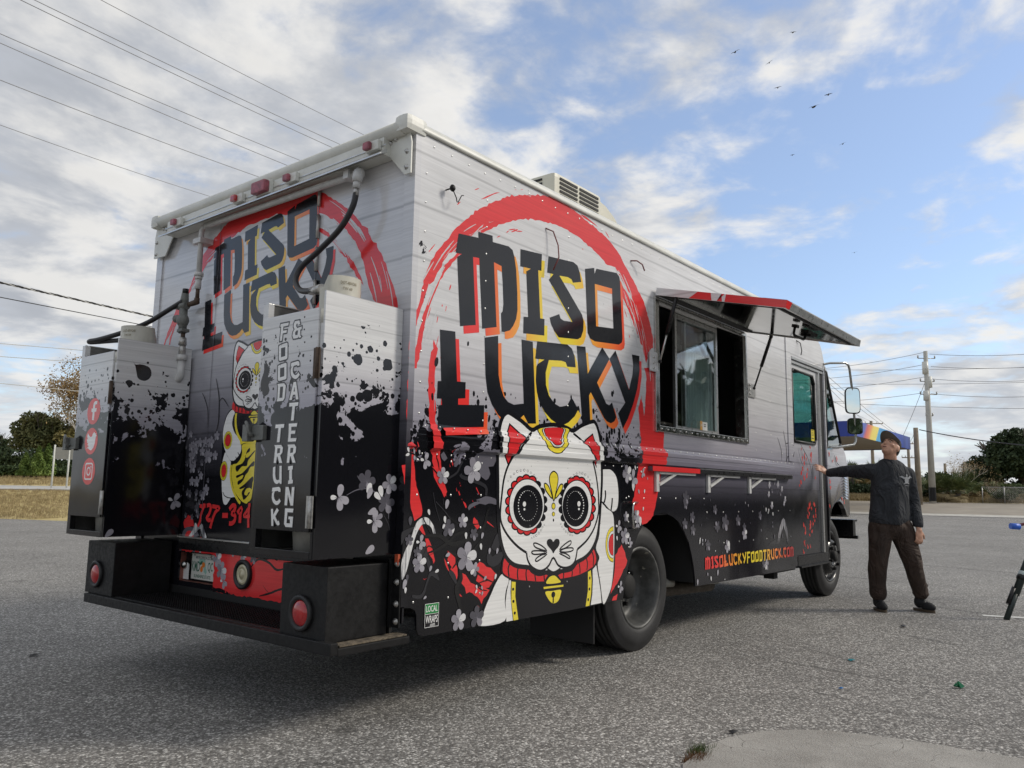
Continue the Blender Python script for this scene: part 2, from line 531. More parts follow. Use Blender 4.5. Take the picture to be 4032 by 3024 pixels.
# ------------------------------------------------------------------ shapes of the printed wrap: millimetres along the panel and above ground
SIDE = [
['red',1,'rough',[84,2172,110,2232,142,2282,177,2334,214,2381,260,2431,307,2488,360,2535,414,2586,470,2628,527,2668,585,2705,645,2738,748,2793,811,2818,866,2837,966,2872,1070,2903,1190,2923,1265,2920,1354,2912,1460,2897,1541,2877,1652,2860,1766,2835,1885,2793,1961,2754,2038,2690,2116,2633,2180,2588,2229,2539,2295,2492,2361,2402,2402,2315,2444,2227,2442,2158,2373,2114,2332,2193,2292,2271,2227,2377,2155,2464,2084,2533,2006,2591,1914,2644,1810,2636,1723,2671,1596,2711,1501,2733,1382,2747,1292,2753,1193,2752,1038,2734,902,2706,826,2677,741,2637,679,2608,609,2571,550,2535,493,2508,400,2465,346,2425,311,2381,303,2354,235,2305,186,2226,147,2156,115,2131]],
['red',1,'rough',[313,2347,348,2352,279,2285,221,2215,181,2145,154,2085,131,2027,110,1957,91,1906,78,1846,61,1767,45,1690,21,1687,32,1792,52,1882,80,1975,110,2040,136,2103,163,2160,211,2238,261,2299]],
['red',1,'rough',[80,2171,114,2149,103,2111,78,2034,49,1958,20,1883,0,1816,-14,1773,-9,1832,11,1910,39,1997,60,2078]],
['red',1,'rough',[-5,1759,15,1699,13,1619,16,1540,22,1456,26,1372,57,1150,106,1007,52,1007,21,1094,3,1204,-9,1425,-15,1593]],
['red',1,'rough',[157,1854,190,1812,180,1721,173,1615,174,1527,183,1441,206,1355,234,1241,253,1172,281,1097,279,1063,239,1108,206,1159,172,1238,153,1312,137,1495,132,1610,130,1697,141,1787]],
['red',1,'rough',[-34,1210,50,1213,55,1191,70,1108,92,1058,108,1019,111,969,88,958,62,945,49,981,31,1030,20,1030,2,1079,-15,1134]],
['red',1,'rough',[169,1211,214,1213,245,1162,268,1116,286,1087,266,1058,243,1093,213,1127,187,1160]],
['red',1,'rough',[1945,2610,2006,2608,2131,2510,2244,2397,2325,2268,2374,2131,2356,2077,2274,2183,2194,2304,2099,2420,2021,2520]],
['red',1,'rough',[1929,2578,2020,2533,2114,2444,2194,2359,2274,2256,2339,2148,2363,2067,2338,2029,2289,2123,2224,2214,2129,2322,2035,2428,1959,2511]],
['red',1,'rough',[2304,1991,2453,2002,2452,1544,2595,1547,2585,1445,2583,1361,2266,1347,2256,1435,2245,1524,2242,1613,2299,1642,2321,1768,2332,1852,2339,1912]],
['red',1,'rough',[2248,1761,2284,1731,2299,1650,2282,1559,2261,1476,2242,1523,2230,1620,2218,1692]],
['red',1,'rough',[2244,1444,2582,1463,2601,1371,2583,1319,2555,1251,2510,1175,2491,1101,2473,1051,2447,986,2421,938,2337,891,2265,877,2229,925,2155,965,2132,988,2137,1051,2172,1130,2205,1233,2233,1330]],
['panel_light',2,'rough',[404,2472,455,2502,492,2539,522,2564,511,2544,474,2511,436,2488,413,2472]],
['panel_light',2,'rough',[564,2590,613,2611,593,2598,574,2588]],
['panel_light',2,'rough',[1907,2651,1960,2605,2037,2548,2131,2485,2179,2427,2131,2459,2021,2520,1944,2577]],
['panel_light',2,'rough',[2345,2468,2386,2407,2394,2340,2360,2385]],
['red',1,'poly',[492,2698,544,2734,623,2780,659,2792,603,2762,535,2718]],
['red',1,'poly',[822,2831,866,2839,966,2871,961,2865,855,2832]],
['red',1,'poly',[794,2852,810,2856,808,2853,793,2850]],
['red',1,'poly',[848,2869,870,2877,870,2874,850,2867]],
['red',1,'poly',[1480,2902,1541,2904,1652,2884,1694,2872,1596,2881,1513,2889]],
['red',1,'poly',[241,2042,246,2046,242,2021,236,2013]],
['red',1,'poly',[181,1979,186,1974,179,1946,174,1944]],
['red',1,'poly',[210,2048,216,2044,213,2033,208,2037]],
['red',1,'rough',[492,953,522,940,543,905,524,892,504,909,488,928]],
['red',1,'rough',[602,935,638,915,664,898,638,909,602,926]],
['red',1,'rough',[104,898,120,906,136,885,141,870,125,882]],
['red',1,'rough',[139,858,160,858,174,839,190,809,212,748,202,733,177,774,159,793,151,817]],
['red',1,'rough',[300,795,335,772,358,755,361,734,335,708,314,730,300,749,308,761]],
['red',1,'rough',[277,757,306,713,320,685,302,701]],
['red',1,'rough',[359,734,376,702,380,665,374,645,352,680,324,700,333,708]],
['red',1,'rough',[410,676,440,664,465,638,480,621,538,595,613,579,633,571,609,545,570,504,555,527,515,553,472,575,448,568,438,600,411,623]],
['red',1,'rough',[520,706,549,723,579,713,604,694,640,686,671,661,692,647,657,611,627,584,577,591,523,627,536,658]],
['red',1,'rough',[541,501,554,490,547,479,539,485]],
['red',1,'rough',[397,573,407,566,418,555,402,560]],
['red',1,'rough',[133,668,145,663,160,669,152,664,140,661]],
['red',2,'poly',[312,1258,326,1227,322,1217,314,1239]],
['red',2,'poly',[299,1229,306,1214,302,1212]],
['red',2,'poly',[353,1112,362,1090,356,1090]],
['red',2,'poly',[508,1115,537,1075,531,1076,507,1107]],
['red',2,'poly',[374,1093,385,1071,379,1068,369,1087]],
['red',2,'poly',[408,1040,428,1027,438,1008,428,1005,413,1027]],
['red',2,'poly',[378,1137,382,1128,377,1131]],
['red',2,'poly',[384,1125,388,1115,383,1117]],
['red',2,'poly',[495,1014,505,1006,498,1008]],
['red',2,'poly',[480,1046,487,1037,481,1038]],
['red',2,'poly',[396,1053,402,1045,398,1046]],
['red',2,'poly',[497,957,520,938,495,944]],
['red',1,'rough',[1987,754,2031,699,2060,644,2045,615,2008,587,1949,524,1863,458,1849,444,1889,676]],
['red',1,'rough',[1934,437,1863,399,1920,398]],
['grey_dark',2,'smooth',[-21,887,2,903,54,917,64,910,27,885,-4,858,-19,835]],
['grey_dark',2,'smooth',[646,808,685,865,707,838,711,805,678,774,641,792]],
['grey_dark',2,'smooth',[607,758,627,770,648,746,673,755,735,768,741,745,711,707,660,691,619,703,603,729]],
['grey_dark',2,'smooth',[311,685,338,690,366,660,372,620,344,644]],
['grey_dark',2,'smooth',[164,675,180,694,218,695,246,651,211,665,185,676,161,637,146,595,118,574,69,581,64,596,125,596]],
['grey_dark',2,'smooth',[96,804,145,817,160,775,178,738,167,707,153,740,143,767,122,777]],
['grey_mid',2,'rough',[443,1005,456,1021,490,1034,543,1040,504,1046,548,1056,583,1066,623,1063,665,1053,680,1043,681,1020,634,1027,584,1020,534,1027,495,1014,453,992]],
['grey_mid',2,'rough',[501,1279,525,1303,555,1320,590,1309,662,1319,666,1259,644,1228,603,1224,620,1185,605,1161,585,1151,559,1163,534,1176,523,1215,483,1233,472,1264]],
['grey_mid',2,'rough',[337,1316,384,1321,417,1317,404,1284,385,1299,372,1273,363,1260,373,1235,350,1218,332,1224,344,1256,367,1279,343,1297]],
['grey_mid',2,'rough',[230,1273,252,1289,271,1268,280,1256,258,1240,240,1252]],
['white_brush',4,'smooth',[-15,750,6,806,33,845,51,885,62,913,81,942,110,958,130,962,156,956,178,937,197,913,209,880,194,880,180,908,158,923,136,929,115,927,99,913,80,887,61,844,43,787,26,730,8,689,-11,676]],
['red',5,'rough',[87,910,115,924,131,894,140,876,121,882,104,898]],
['branch',6,'line',[130,870,177,872,229,870,264,857,301,834,342,823,392,831,448,841,505,864,558,888,587,926,600,978,620,1004],0.024],
['branch',6,'line',[163,789,223,801,266,818,314,840,354,869,409,880,437,879],0.017],
['branch',6,'line',[277,990,300,966,342,937,370,927,455,919,542,921],0.007],
['branch',6,'line',[302,795,344,774,395,763,451,772,498,789,531,816,569,846],0.012],
['branch',6,'line',[122,771,162,822,214,796],0.006],
['branch',6,'line',[143,767,198,785],0.005],
['branch',6,'line',[413,762,452,729,492,692,551,657,601,631,657,611],0.01],
['branch',6,'line',[430,820,446,772,461,734,472,702],0.006],
['branch',6,'line',[370,804,404,775,433,748],0.006],
['branch',6,'line',[409,756,368,727,338,702],0.01],
['branch',6,'line',[392,701,404,648,373,605,384,559,405,493],0.03],
['branch',6,'line',[528,611,577,620,621,623],0.006],
['branch',6,'line',[528,602,563,580,613,570],0.005],
['grey_dark',6,'line',[185,1082,201,1022,235,943],0.005],
['grey_dark',6,'line',[205,1037,268,991,315,947],0.006],
['grey_dark',6,'line',[257,1052,262,1022],0.004],
['grey_dark',6,'line',[289,1154,352,1184,378,1222,396,1245],0.012],
['grey_dark',6,'line',[380,1178,399,1163,471,1149,581,1118,587,1069],0.02],
['branch',6,'line',[-31,1261,-3,1271,42,1267,80,1248,123,1235],0.006],
['branch',6,'line',[163,1212,198,1186,226,1165],0.007],
['branch',6,'line',[212,1283,202,1259,214,1235,224,1196],0.006],
['grey_dark',6,'line',[80,887,92,878,101,868],0.005],
['branch',6,'line',[109,971,140,929,176,881],0.007],
['arch_brush',4,'poly',[4772,636,4826,729,4880,810,4933,864,4973,881,5010,862,5054,792,5076,707,5099,636,5050,638,5019,737,4967,808,4903,740,4847,639]],
['grey_dark',4,'poly',[4563,638,4637,668,4767,690,4782,642,4671,646]],
['branch',6,'line',[5518,1618,5622,1554,5727,1483,5794,1402,5825,1326],0.01],
['branch',6,'line',[5441,1570,5472,1516,5519,1443,5605,1383],0.008],
['branch',6,'line',[5894,1438,5844,1327,5858,1276],0.006],
['branch',6,'line',[5042,1724,5084,1630,5110,1547,5098,1403],0.008],
['branch',6,'line',[4881,1648,4932,1586,4975,1517,4968,1428],0.006],
['branch',6,'line',[5099,1415,5138,1476,5188,1466,5292,1480,5332,1534],0.01],
['branch',6,'line',[5098,1601,5183,1612,5320,1595],0.007],
['branch',6,'line',[6593,1574,6653,1521,6714,1468,6779,1450,6786,1415],0.01],
['branch',6,'line',[6445,1431,6395,1369],0.007],
]
CAT = [
['black',4,'smooth',[792,629,694,618,648,568,594,495,563,434,556,393,759,391,1766,394,1835,445,1870,515,1899,616,1907,869,1893,959,1794,1020,1697,1020,1591,692]],
['white',5,'smooth',[737,648,792,614,769,557,761,497,765,398,567,393,579,438,603,489,644,547,685,604]],
['white',5,'poly',[799,612,813,606,809,548,814,492,834,391,778,391,768,496,779,557]],
['black',5,'poly',[815,608,1671,616,1684,515,1593,390,834,391,814,492]],
['yellow',6,'poly',[818,601,854,596,852,519,882,391,840,390,818,492]],
['yellow',6,'poly',[1579,611,1610,610,1621,549,1615,465,1595,395,1554,395,1579,489]],
['black',7,'ell',[822,559,842,557,832,567,832,550]],
['black',7,'ell',[826,494,846,492,836,502,836,484]],
['black',7,'ell',[839,430,860,428,849,438,850,420]],
['black',7,'ell',[1591,564,1609,562,1600,573,1600,553]],
['black',7,'ell',[1587,497,1605,495,1596,506,1596,486]],
['black',7,'ell',[1573,434,1591,432,1582,443,1582,423]],
['white',6,'poly',[1631,612,1673,637,1705,542,1725,469,1736,399,1611,397,1629,464,1635,548]],
['white',5,'smooth',[1691,636,1711,685,1671,745,1711,830,1724,998,1741,1027,1794,994,1871,959,1890,869,1889,720,1880,610,1860,509,1835,460,1782,398,1752,398,1725,512]],
['black',6,'clipell',[1782,762,1972,754,1871,876,1871,643],1881],
['yellow',7,'clipell',[1786,762,1965,754,1871,872,1871,648],1878],
['black',8,'clipell',[1802,761,1944,755,1871,847,1871,668],1878],
['white',9,'clipell',[1806,761,1940,755,1871,844,1871,672],1878],
['black',10,'clipell',[1819,760,1927,756,1871,829,1871,686],1878],
['red2',11,'clipell',[1824,760,1921,756,1871,824,1871,690],1878],
['black',4,'smooth',[1697,1261,1788,1275,1880,1259,1953,1177,1970,1070,1964,979,1937,941,1865,965,1725,1069]],
['white',5,'smooth',[1720,1234,1794,1247,1858,1242,1916,1202,1940,1133,1944,1057,1929,997,1886,973,1836,986,1780,1020,1720,1064,1714,1167]],
['black',6,'line',[1780,1110,1784,1079,1773,1042,1752,1020],0.016],
['black',6,'line',[1867,1061,1862,1019,1850,978],0.016],
['black',12,'grow',[690,1322,702,1430,724,1491,754,1518,785,1516,885,1481,984,1438,1061,1463,1199,1484,1331,1476,1410,1462,1508,1503,1621,1535,1658,1529,1691,1477,1717,1396,1724,1299,1727,1187,1720,1093,1711,1020,1697,910,1666,810,1607,741,1533,702,1451,682,1438,672,1395,645,1329,639,1281,637,1211,621,1148,640,1120,640,1067,638,1010,657,977,679,851,699,774,747,732,823,714,899,703,992,697,1148],0.026],
['white',13,'smooth',[690,1322,702,1430,724,1491,754,1518,785,1516,885,1481,984,1438,1061,1463,1199,1484,1331,1476,1410,1462,1508,1503,1621,1535,1658,1529,1691,1477,1717,1396,1724,1299,1727,1187,1720,1093,1711,1020,1697,910,1666,810,1607,741,1533,702,1451,682,1438,672,1395,645,1329,639,1281,637,1211,621,1148,640,1120,640,1067,638,1010,657,977,679,851,699,774,747,732,823,714,899,703,992,697,1148]],
['black',10,'smooth',[754,749,841,707,999,666,1211,632,1414,653,1591,734,1644,753,1687,687,1677,641,1598,607,1464,580,1282,573,1110,571,947,588,828,606,742,640,726,677]],
['red2',11,'smooth',[759,733,841,704,977,673,1109,642,1211,632,1341,641,1463,671,1591,724,1641,738,1671,688,1661,647,1589,616,1462,590,1282,582,1110,580,947,597,833,615,754,646,739,677]],
['black',12,'line',[805,709,786,673,795,629],0.011],
['black',12,'line',[877,686,868,643,874,608],0.011],
['black',12,'line',[951,666,946,631,955,595],0.011],
['black',12,'line',[1029,651,1030,619,1038,587],0.011],
['black',12,'line',[1114,639,1118,606,1123,581],0.011],
['black',12,'line',[1314,638,1315,605,1312,582],0.011],
['black',12,'line',[1395,647,1406,613,1402,586],0.011],
['black',12,'line',[1476,670,1489,628,1489,597],0.011],
['black',12,'line',[1552,701,1572,658,1566,614],0.011],
['black',12,'line',[1617,733,1641,689,1638,636],0.011],
['black',14,'grow',[1132,569,1160,600,1189,609,1223,606,1261,586,1282,557,1285,517,1283,487,1260,456,1225,446,1191,453,1151,486,1131,520],0.012],
['yellow',15,'smooth',[1144,564,1160,593,1189,604,1223,604,1258,584,1280,561]],
['yellow',15,'poly',[1113,548,1312,545,1312,534,1116,536]],
['yellow',15,'smooth',[1133,519,1201,518,1285,517,1283,487,1260,456,1225,446,1191,453,1151,486]],
['black',16,'ell',[1190,499,1229,495,1209,514,1210,479]],
['black',16,'line',[1210,494,1209,448],0.012],
['black',14,'line',[984,1436,899,1378,827,1303,767,1230,734,1153,719,1065,711,1004,711,948,735,898,792,840,870,787,949,750],0.015],
['black',14,'line',[1410,1458,1510,1414,1603,1338,1658,1237,1690,1128,1701,1040,1697,961,1650,872,1578,806,1513,770,1459,746],0.015],
['black',14,'line',[949,750,960,710,999,669,1067,643,1120,646,1165,668,1208,708,1257,663,1319,644,1389,649,1436,679,1459,746],0.014],
['black',14,'line',[1148,648,1211,624,1283,642],0.013],
['black',14,'grow',[781,1462,903,1401,854,1363,806,1302,772,1249,738,1305,753,1395],0.01],
['red2',15,'poly',[781,1462,903,1401,854,1363,806,1302,772,1249,738,1305,753,1395]],
['black',14,'grow',[1626,1461,1667,1393,1670,1267,1636,1310,1569,1373,1516,1405],0.01],
['red2',15,'poly',[1626,1461,1667,1393,1670,1267,1636,1310,1569,1373,1516,1405]],
['black',14,'smooth',[1056,1464,1061,1424,1086,1373,1142,1331,1204,1321,1267,1337,1324,1386,1350,1443,1354,1486]],
['yellow',15,'smooth',[1065,1465,1070,1425,1093,1377,1146,1336,1204,1327,1263,1342,1316,1389,1340,1442,1344,1485]],
['black',16,'smooth',[1095,1467,1100,1427,1117,1395,1158,1362,1204,1354,1249,1366,1291,1405,1308,1440,1312,1483]],
['white',17,'smooth',[1103,1468,1108,1427,1124,1399,1162,1367,1204,1360,1246,1371,1284,1408,1299,1439,1304,1482]],
['black',18,'smooth',[1110,1470,1115,1429,1129,1406,1164,1376,1203,1370,1243,1380,1278,1415,1292,1440,1297,1483]],
['red2',19,'smooth',[1118,1469,1123,1428,1136,1409,1168,1381,1203,1375,1239,1385,1271,1417,1284,1438,1288,1481]],
['black',14,'ell',[1077,995,1146,995,1110,1018,1111,972]],
['black',14,'ell',[1059,946,1127,945,1092,969,1093,923]],
['black',14,'ell',[1023,907,1091,905,1056,929,1057,883]],
['black',14,'ell',[965,882,1050,879,1007,909,1008,852]],
['red2',15,'ell',[977,881,1038,880,1007,901,1008,860]],
['black',14,'ell',[910,873,993,871,951,900,952,844]],
['red2',15,'ell',[922,873,981,871,951,892,952,852]],
['black',14,'ell',[855,882,936,880,895,909,896,853]],
['red2',15,'ell',[866,882,925,880,895,901,896,861]],
['black',14,'ell',[807,907,887,905,846,934,847,878]],
['red2',15,'ell',[818,907,876,906,846,926,847,886]],
['black',14,'ell',[771,945,849,944,809,972,810,916]],
['red2',15,'ell',[781,945,838,944,809,964,810,924]],
['black',14,'ell',[750,991,828,990,788,1018,790,963]],
['red2',15,'ell',[761,991,817,990,788,1010,789,971]],
['black',14,'ell',[747,1040,826,1040,786,1068,787,1012]],
['red2',15,'ell',[758,1040,815,1040,786,1060,787,1020]],
['black',14,'ell',[763,1087,842,1088,802,1115,803,1059]],
['red2',15,'ell',[774,1087,831,1088,802,1107,803,1067]],
['black',14,'ell',[796,1126,876,1127,835,1155,836,1099]],
['red2',15,'ell',[807,1126,864,1127,835,1147,836,1107]],
['black',14,'ell',[842,1153,923,1155,881,1182,883,1126]],
['red2',15,'ell',[853,1153,912,1155,882,1174,882,1134]],
['black',14,'ell',[896,1164,979,1166,936,1194,938,1136]],
['red2',15,'ell',[907,1165,967,1166,937,1186,937,1145]],
['black',14,'ell',[952,1158,1037,1160,993,1188,995,1130]],
['red2',15,'ell',[964,1158,1025,1159,994,1179,994,1138]],
['black',14,'ell',[1012,1134,1080,1135,1045,1158,1046,1112]],
['black',14,'ell',[1052,1096,1120,1096,1085,1119,1086,1073]],
['black',14,'ell',[1074,1047,1143,1047,1108,1071,1109,1024]],
['black',16,'ell',[780,1019,1118,1018,941,1169,947,869]],
['white',17,'ell',[788,1019,1109,1018,941,1163,947,874]],
['black',18,'ell',[821,1010,1098,1008,954,1132,959,887]],
['white',19,'ell',[1041,1014,1046,1014,1044,1016,1044,1012]],
['white',19,'ell',[1040,997,1045,997,1042,999,1042,995]],
['white',19,'ell',[1035,981,1040,981,1037,983,1038,979]],
['white',19,'ell',[1027,966,1032,966,1029,968,1029,964]],
['white',19,'ell',[1016,953,1021,953,1018,955,1018,951]],
['white',19,'ell',[1002,942,1008,942,1005,944,1005,940]],
['white',19,'ell',[987,934,992,934,990,936,990,932]],
['white',19,'ell',[970,930,976,930,973,932,973,928]],
['white',19,'ell',[953,929,958,928,956,931,956,927]],
['white',19,'ell',[936,931,941,930,938,932,939,928]],
['white',19,'ell',[917,936,927,936,922,939,922,932]],
['white',19,'ell',[902,944,912,944,907,948,907,940]],
['white',19,'ell',[889,955,898,954,893,958,893,951]],
['white',19,'ell',[877,968,887,967,882,971,882,964]],
['white',19,'ell',[869,982,879,982,874,986,874,978]],
['white',19,'ell',[864,998,874,998,869,1002,869,994]],
['white',19,'ell',[862,1015,871,1015,867,1018,867,1011]],
['white',19,'ell',[863,1031,873,1031,868,1035,868,1027]],
['white',19,'ell',[868,1047,877,1047,872,1051,873,1043]],
['white',19,'ell',[875,1062,885,1062,880,1066,880,1058]],
['white',19,'ell',[886,1075,895,1075,890,1079,891,1071]],
['white',19,'ell',[899,1085,908,1085,903,1089,904,1082]],
['white',19,'ell',[914,1093,923,1094,918,1097,919,1090]],
['white',19,'ell',[932,1099,937,1099,935,1101,935,1097]],
['white',19,'ell',[950,1100,955,1100,952,1102,952,1098]],
['white',19,'ell',[967,1099,972,1099,969,1101,970,1097]],
['white',19,'ell',[984,1094,989,1094,986,1096,986,1092]],
['white',19,'ell',[999,1086,1005,1086,1002,1088,1002,1084]],
['white',19,'ell',[1013,1075,1019,1076,1016,1078,1016,1073]],
['white',19,'ell',[1025,1062,1030,1062,1027,1064,1028,1060]],
['white',19,'ell',[1034,1047,1039,1047,1036,1049,1036,1045]],
['white',19,'ell',[1039,1031,1044,1031,1042,1033,1042,1029]],
['white',19,'ell',[907,1023,937,1023,921,1038,922,1009]],
['white',19,'ell',[914,994,931,994,922,1001,923,987]],
['black',14,'ell',[1567,994,1670,993,1618,1025,1618,962]],
['red2',15,'ell',[1581,994,1656,993,1618,1016,1618,971]],
['black',14,'ell',[1549,944,1651,942,1599,975,1600,911]],
['red2',15,'ell',[1563,943,1637,942,1599,965,1599,920]],
['black',14,'ell',[1512,903,1613,901,1562,933,1563,871]],
['red2',15,'ell',[1526,903,1599,901,1562,924,1563,880]],
['black',14,'ell',[1463,877,1562,874,1512,907,1513,845]],
['red2',15,'ell',[1477,877,1549,875,1512,898,1513,854]],
['black',14,'ell',[1407,868,1505,866,1456,898,1456,836]],
['red2',15,'ell',[1421,868,1491,866,1456,889,1456,845]],
['black',14,'ell',[1352,877,1448,875,1399,907,1400,846]],
['red2',15,'ell',[1365,877,1435,875,1399,898,1400,854]],
['black',14,'ell',[1313,903,1388,901,1350,926,1351,878]],
['black',14,'ell',[1277,941,1351,940,1313,965,1314,917]],
['black',14,'ell',[1256,989,1330,988,1293,1013,1293,965]],
['black',14,'ell',[1254,1040,1328,1040,1291,1064,1291,1016]],
['black',14,'ell',[1271,1088,1345,1089,1308,1112,1308,1064]],
['black',14,'ell',[1305,1128,1379,1130,1342,1153,1342,1105]],
['black',14,'ell',[1342,1156,1438,1158,1389,1188,1390,1126]],
['red2',15,'ell',[1355,1156,1424,1158,1389,1179,1390,1135]],
['black',14,'ell',[1397,1167,1495,1169,1445,1200,1445,1137]],
['red2',15,'ell',[1410,1168,1481,1169,1445,1191,1445,1146]],
['black',14,'ell',[1453,1161,1553,1163,1502,1193,1503,1130]],
['red2',15,'ell',[1467,1161,1539,1162,1503,1184,1503,1139]],
['black',14,'ell',[1504,1136,1606,1138,1554,1169,1555,1105]],
['red2',15,'ell',[1518,1136,1592,1137,1555,1160,1555,1114]],
['black',14,'ell',[1544,1097,1646,1098,1594,1129,1595,1065]],
['red2',15,'ell',[1558,1097,1632,1097,1594,1120,1595,1074]],
['black',14,'ell',[1566,1047,1669,1047,1617,1079,1617,1015]],
['red2',15,'ell',[1580,1047,1654,1047,1617,1070,1617,1024]],
['black',16,'ell',[1283,1018,1627,1017,1449,1172,1452,863]],
['white',17,'ell',[1293,1018,1616,1017,1449,1166,1452,869]],
['black',18,'ell',[1297,1009,1583,1007,1436,1133,1438,884]],
['white',19,'ell',[1521,1013,1533,1013,1527,1018,1527,1009]],
['white',19,'ell',[1519,996,1531,996,1525,1000,1525,992]],
['white',19,'ell',[1514,980,1526,980,1520,984,1520,975]],
['white',19,'ell',[1506,965,1518,964,1512,969,1512,960]],
['white',19,'ell',[1494,951,1506,951,1500,956,1500,947]],
['white',19,'ell',[1480,941,1492,941,1486,945,1486,936]],
['white',19,'ell',[1464,933,1476,933,1470,937,1470,929]],
['white',19,'ell',[1450,928,1456,928,1453,930,1453,926]],
['white',19,'ell',[1432,927,1438,927,1435,929,1435,925]],
['white',19,'ell',[1414,929,1420,929,1417,931,1417,927]],
['white',19,'ell',[1397,934,1403,934,1400,936,1400,932]],
['white',19,'ell',[1382,942,1387,942,1384,944,1384,940]],
['white',19,'ell',[1368,953,1374,953,1371,955,1371,951]],
['white',19,'ell',[1357,966,1362,966,1359,968,1360,964]],
['white',19,'ell',[1348,981,1354,981,1351,983,1351,979]],
['white',19,'ell',[1343,997,1349,997,1346,999,1346,995]],
['white',19,'ell',[1341,1014,1347,1014,1344,1016,1344,1012]],
['white',19,'ell',[1343,1031,1348,1031,1345,1033,1345,1029]],
['white',19,'ell',[1347,1047,1353,1047,1350,1049,1350,1045]],
['white',19,'ell',[1356,1062,1361,1062,1358,1064,1358,1060]],
['white',19,'ell',[1367,1075,1372,1075,1369,1077,1370,1073]],
['white',19,'ell',[1380,1086,1386,1086,1383,1088,1383,1084]],
['white',19,'ell',[1396,1094,1402,1094,1399,1096,1399,1092]],
['white',19,'ell',[1413,1099,1419,1099,1416,1101,1416,1097]],
['white',19,'ell',[1430,1101,1436,1101,1433,1103,1433,1099]],
['white',19,'ell',[1448,1099,1454,1099,1451,1102,1451,1097]],
['white',19,'ell',[1463,1095,1475,1095,1469,1099,1469,1090]],
['white',19,'ell',[1479,1087,1491,1087,1485,1091,1485,1082]],
['white',19,'ell',[1493,1076,1505,1076,1499,1080,1499,1071]],
['white',19,'ell',[1505,1062,1517,1062,1511,1067,1511,1058]],
['white',19,'ell',[1514,1047,1526,1047,1520,1051,1520,1043]],
['white',19,'ell',[1519,1031,1531,1031,1525,1035,1525,1026]],
['white',19,'ell',[1456,1023,1491,1023,1473,1040,1473,1007]],
['white',19,'ell',[1463,992,1484,992,1473,999,1474,984]],
['black',14,'ell',[768,1151,779,1151,773,1155,774,1146]],
['white',15,'ell',[770,1151,778,1151,773,1154,774,1147]],
['black',14,'ell',[789,1175,803,1175,796,1181,796,1169]],
['white',15,'ell',[791,1175,801,1175,796,1179,796,1171]],
['black',14,'ell',[816,1193,832,1193,823,1199,824,1186]],
['white',15,'ell',[818,1193,829,1193,823,1198,824,1188]],
['black',14,'ell',[845,1206,863,1207,854,1214,855,1199]],
['white',15,'ell',[848,1206,861,1207,854,1212,855,1201]],
['black',14,'ell',[876,1212,895,1213,886,1220,886,1205]],
['white',15,'ell',[879,1213,893,1213,886,1219,886,1207]],
['black',14,'ell',[908,1215,927,1215,917,1223,918,1207]],
['white',15,'ell',[911,1215,924,1215,917,1221,918,1209]],
['black',14,'ell',[941,1211,959,1212,950,1219,950,1204]],
['white',15,'ell',[943,1211,956,1212,950,1217,950,1206]],
['black',14,'ell',[971,1202,988,1203,979,1209,979,1196]],
['white',15,'ell',[973,1202,985,1203,979,1208,979,1197]],
['black',14,'ell',[1003,1188,1018,1188,1010,1194,1010,1182]],
['white',15,'ell',[1005,1188,1015,1188,1010,1192,1010,1183]],
['black',14,'ell',[1030,1171,1042,1171,1036,1176,1036,1167]],
['white',15,'ell',[1031,1171,1040,1171,1036,1175,1036,1168]],
['black',14,'ell',[1109,903,1122,903,1115,908,1116,898]],
['white',15,'ell',[1111,903,1120,903,1115,907,1116,899]],
['black',14,'ell',[1090,889,1107,889,1099,895,1099,883]],
['white',15,'ell',[1093,889,1105,889,1099,894,1099,884]],
['black',14,'ell',[1073,873,1092,873,1082,880,1083,866]],
['white',15,'ell',[1076,873,1089,873,1082,879,1083,867]],
['black',14,'ell',[1053,857,1073,857,1063,865,1063,849]],
['white',15,'ell',[1056,857,1070,857,1063,863,1063,851]],
['black',14,'ell',[1029,845,1048,844,1039,852,1039,837]],
['white',15,'ell',[1032,845,1046,845,1039,850,1039,839]],
['black',14,'ell',[1009,837,1025,837,1017,843,1017,831]],
['white',15,'ell',[1011,837,1023,837,1017,842,1017,832]],
['black',14,'ell',[989,831,1002,830,995,836,996,826]],
['white',15,'ell',[991,831,1000,830,995,835,995,827]],
['black',14,'ell',[1353,1171,1365,1171,1359,1175,1359,1166]],
['white',15,'ell',[1355,1171,1364,1171,1359,1174,1359,1167]],
['black',14,'ell',[1380,1187,1395,1188,1388,1193,1388,1182]],
['white',15,'ell',[1382,1188,1393,1188,1388,1192,1388,1183]],
['black',14,'ell',[1409,1200,1426,1201,1417,1207,1418,1194]],
['white',15,'ell',[1411,1200,1424,1201,1417,1205,1418,1195]],
['black',14,'ell',[1439,1209,1459,1210,1449,1217,1449,1203]],
['white',15,'ell',[1442,1210,1456,1210,1449,1215,1449,1204]],
['black',14,'ell',[1471,1214,1491,1214,1481,1222,1481,1207]],
['white',15,'ell',[1473,1214,1488,1214,1481,1220,1481,1208]],
['black',14,'ell',[1500,1213,1521,1214,1510,1221,1510,1206]],
['white',15,'ell',[1503,1213,1518,1214,1510,1219,1510,1208]],
['black',14,'ell',[1533,1205,1553,1206,1543,1213,1543,1199]],
['white',15,'ell',[1536,1206,1550,1206,1543,1211,1543,1200]],
['black',14,'ell',[1567,1193,1585,1194,1576,1200,1576,1187]],
['white',15,'ell',[1569,1193,1582,1194,1576,1199,1576,1188]],
['black',14,'ell',[1594,1174,1610,1174,1602,1179,1602,1168]],
['white',15,'ell',[1597,1174,1608,1174,1602,1178,1602,1169]],
['black',14,'ell',[1616,1151,1629,1151,1622,1156,1622,1146]],
['white',15,'ell',[1618,1151,1627,1151,1622,1154,1622,1147]],
['black',14,'ell',[1275,904,1288,903,1281,908,1281,899]],
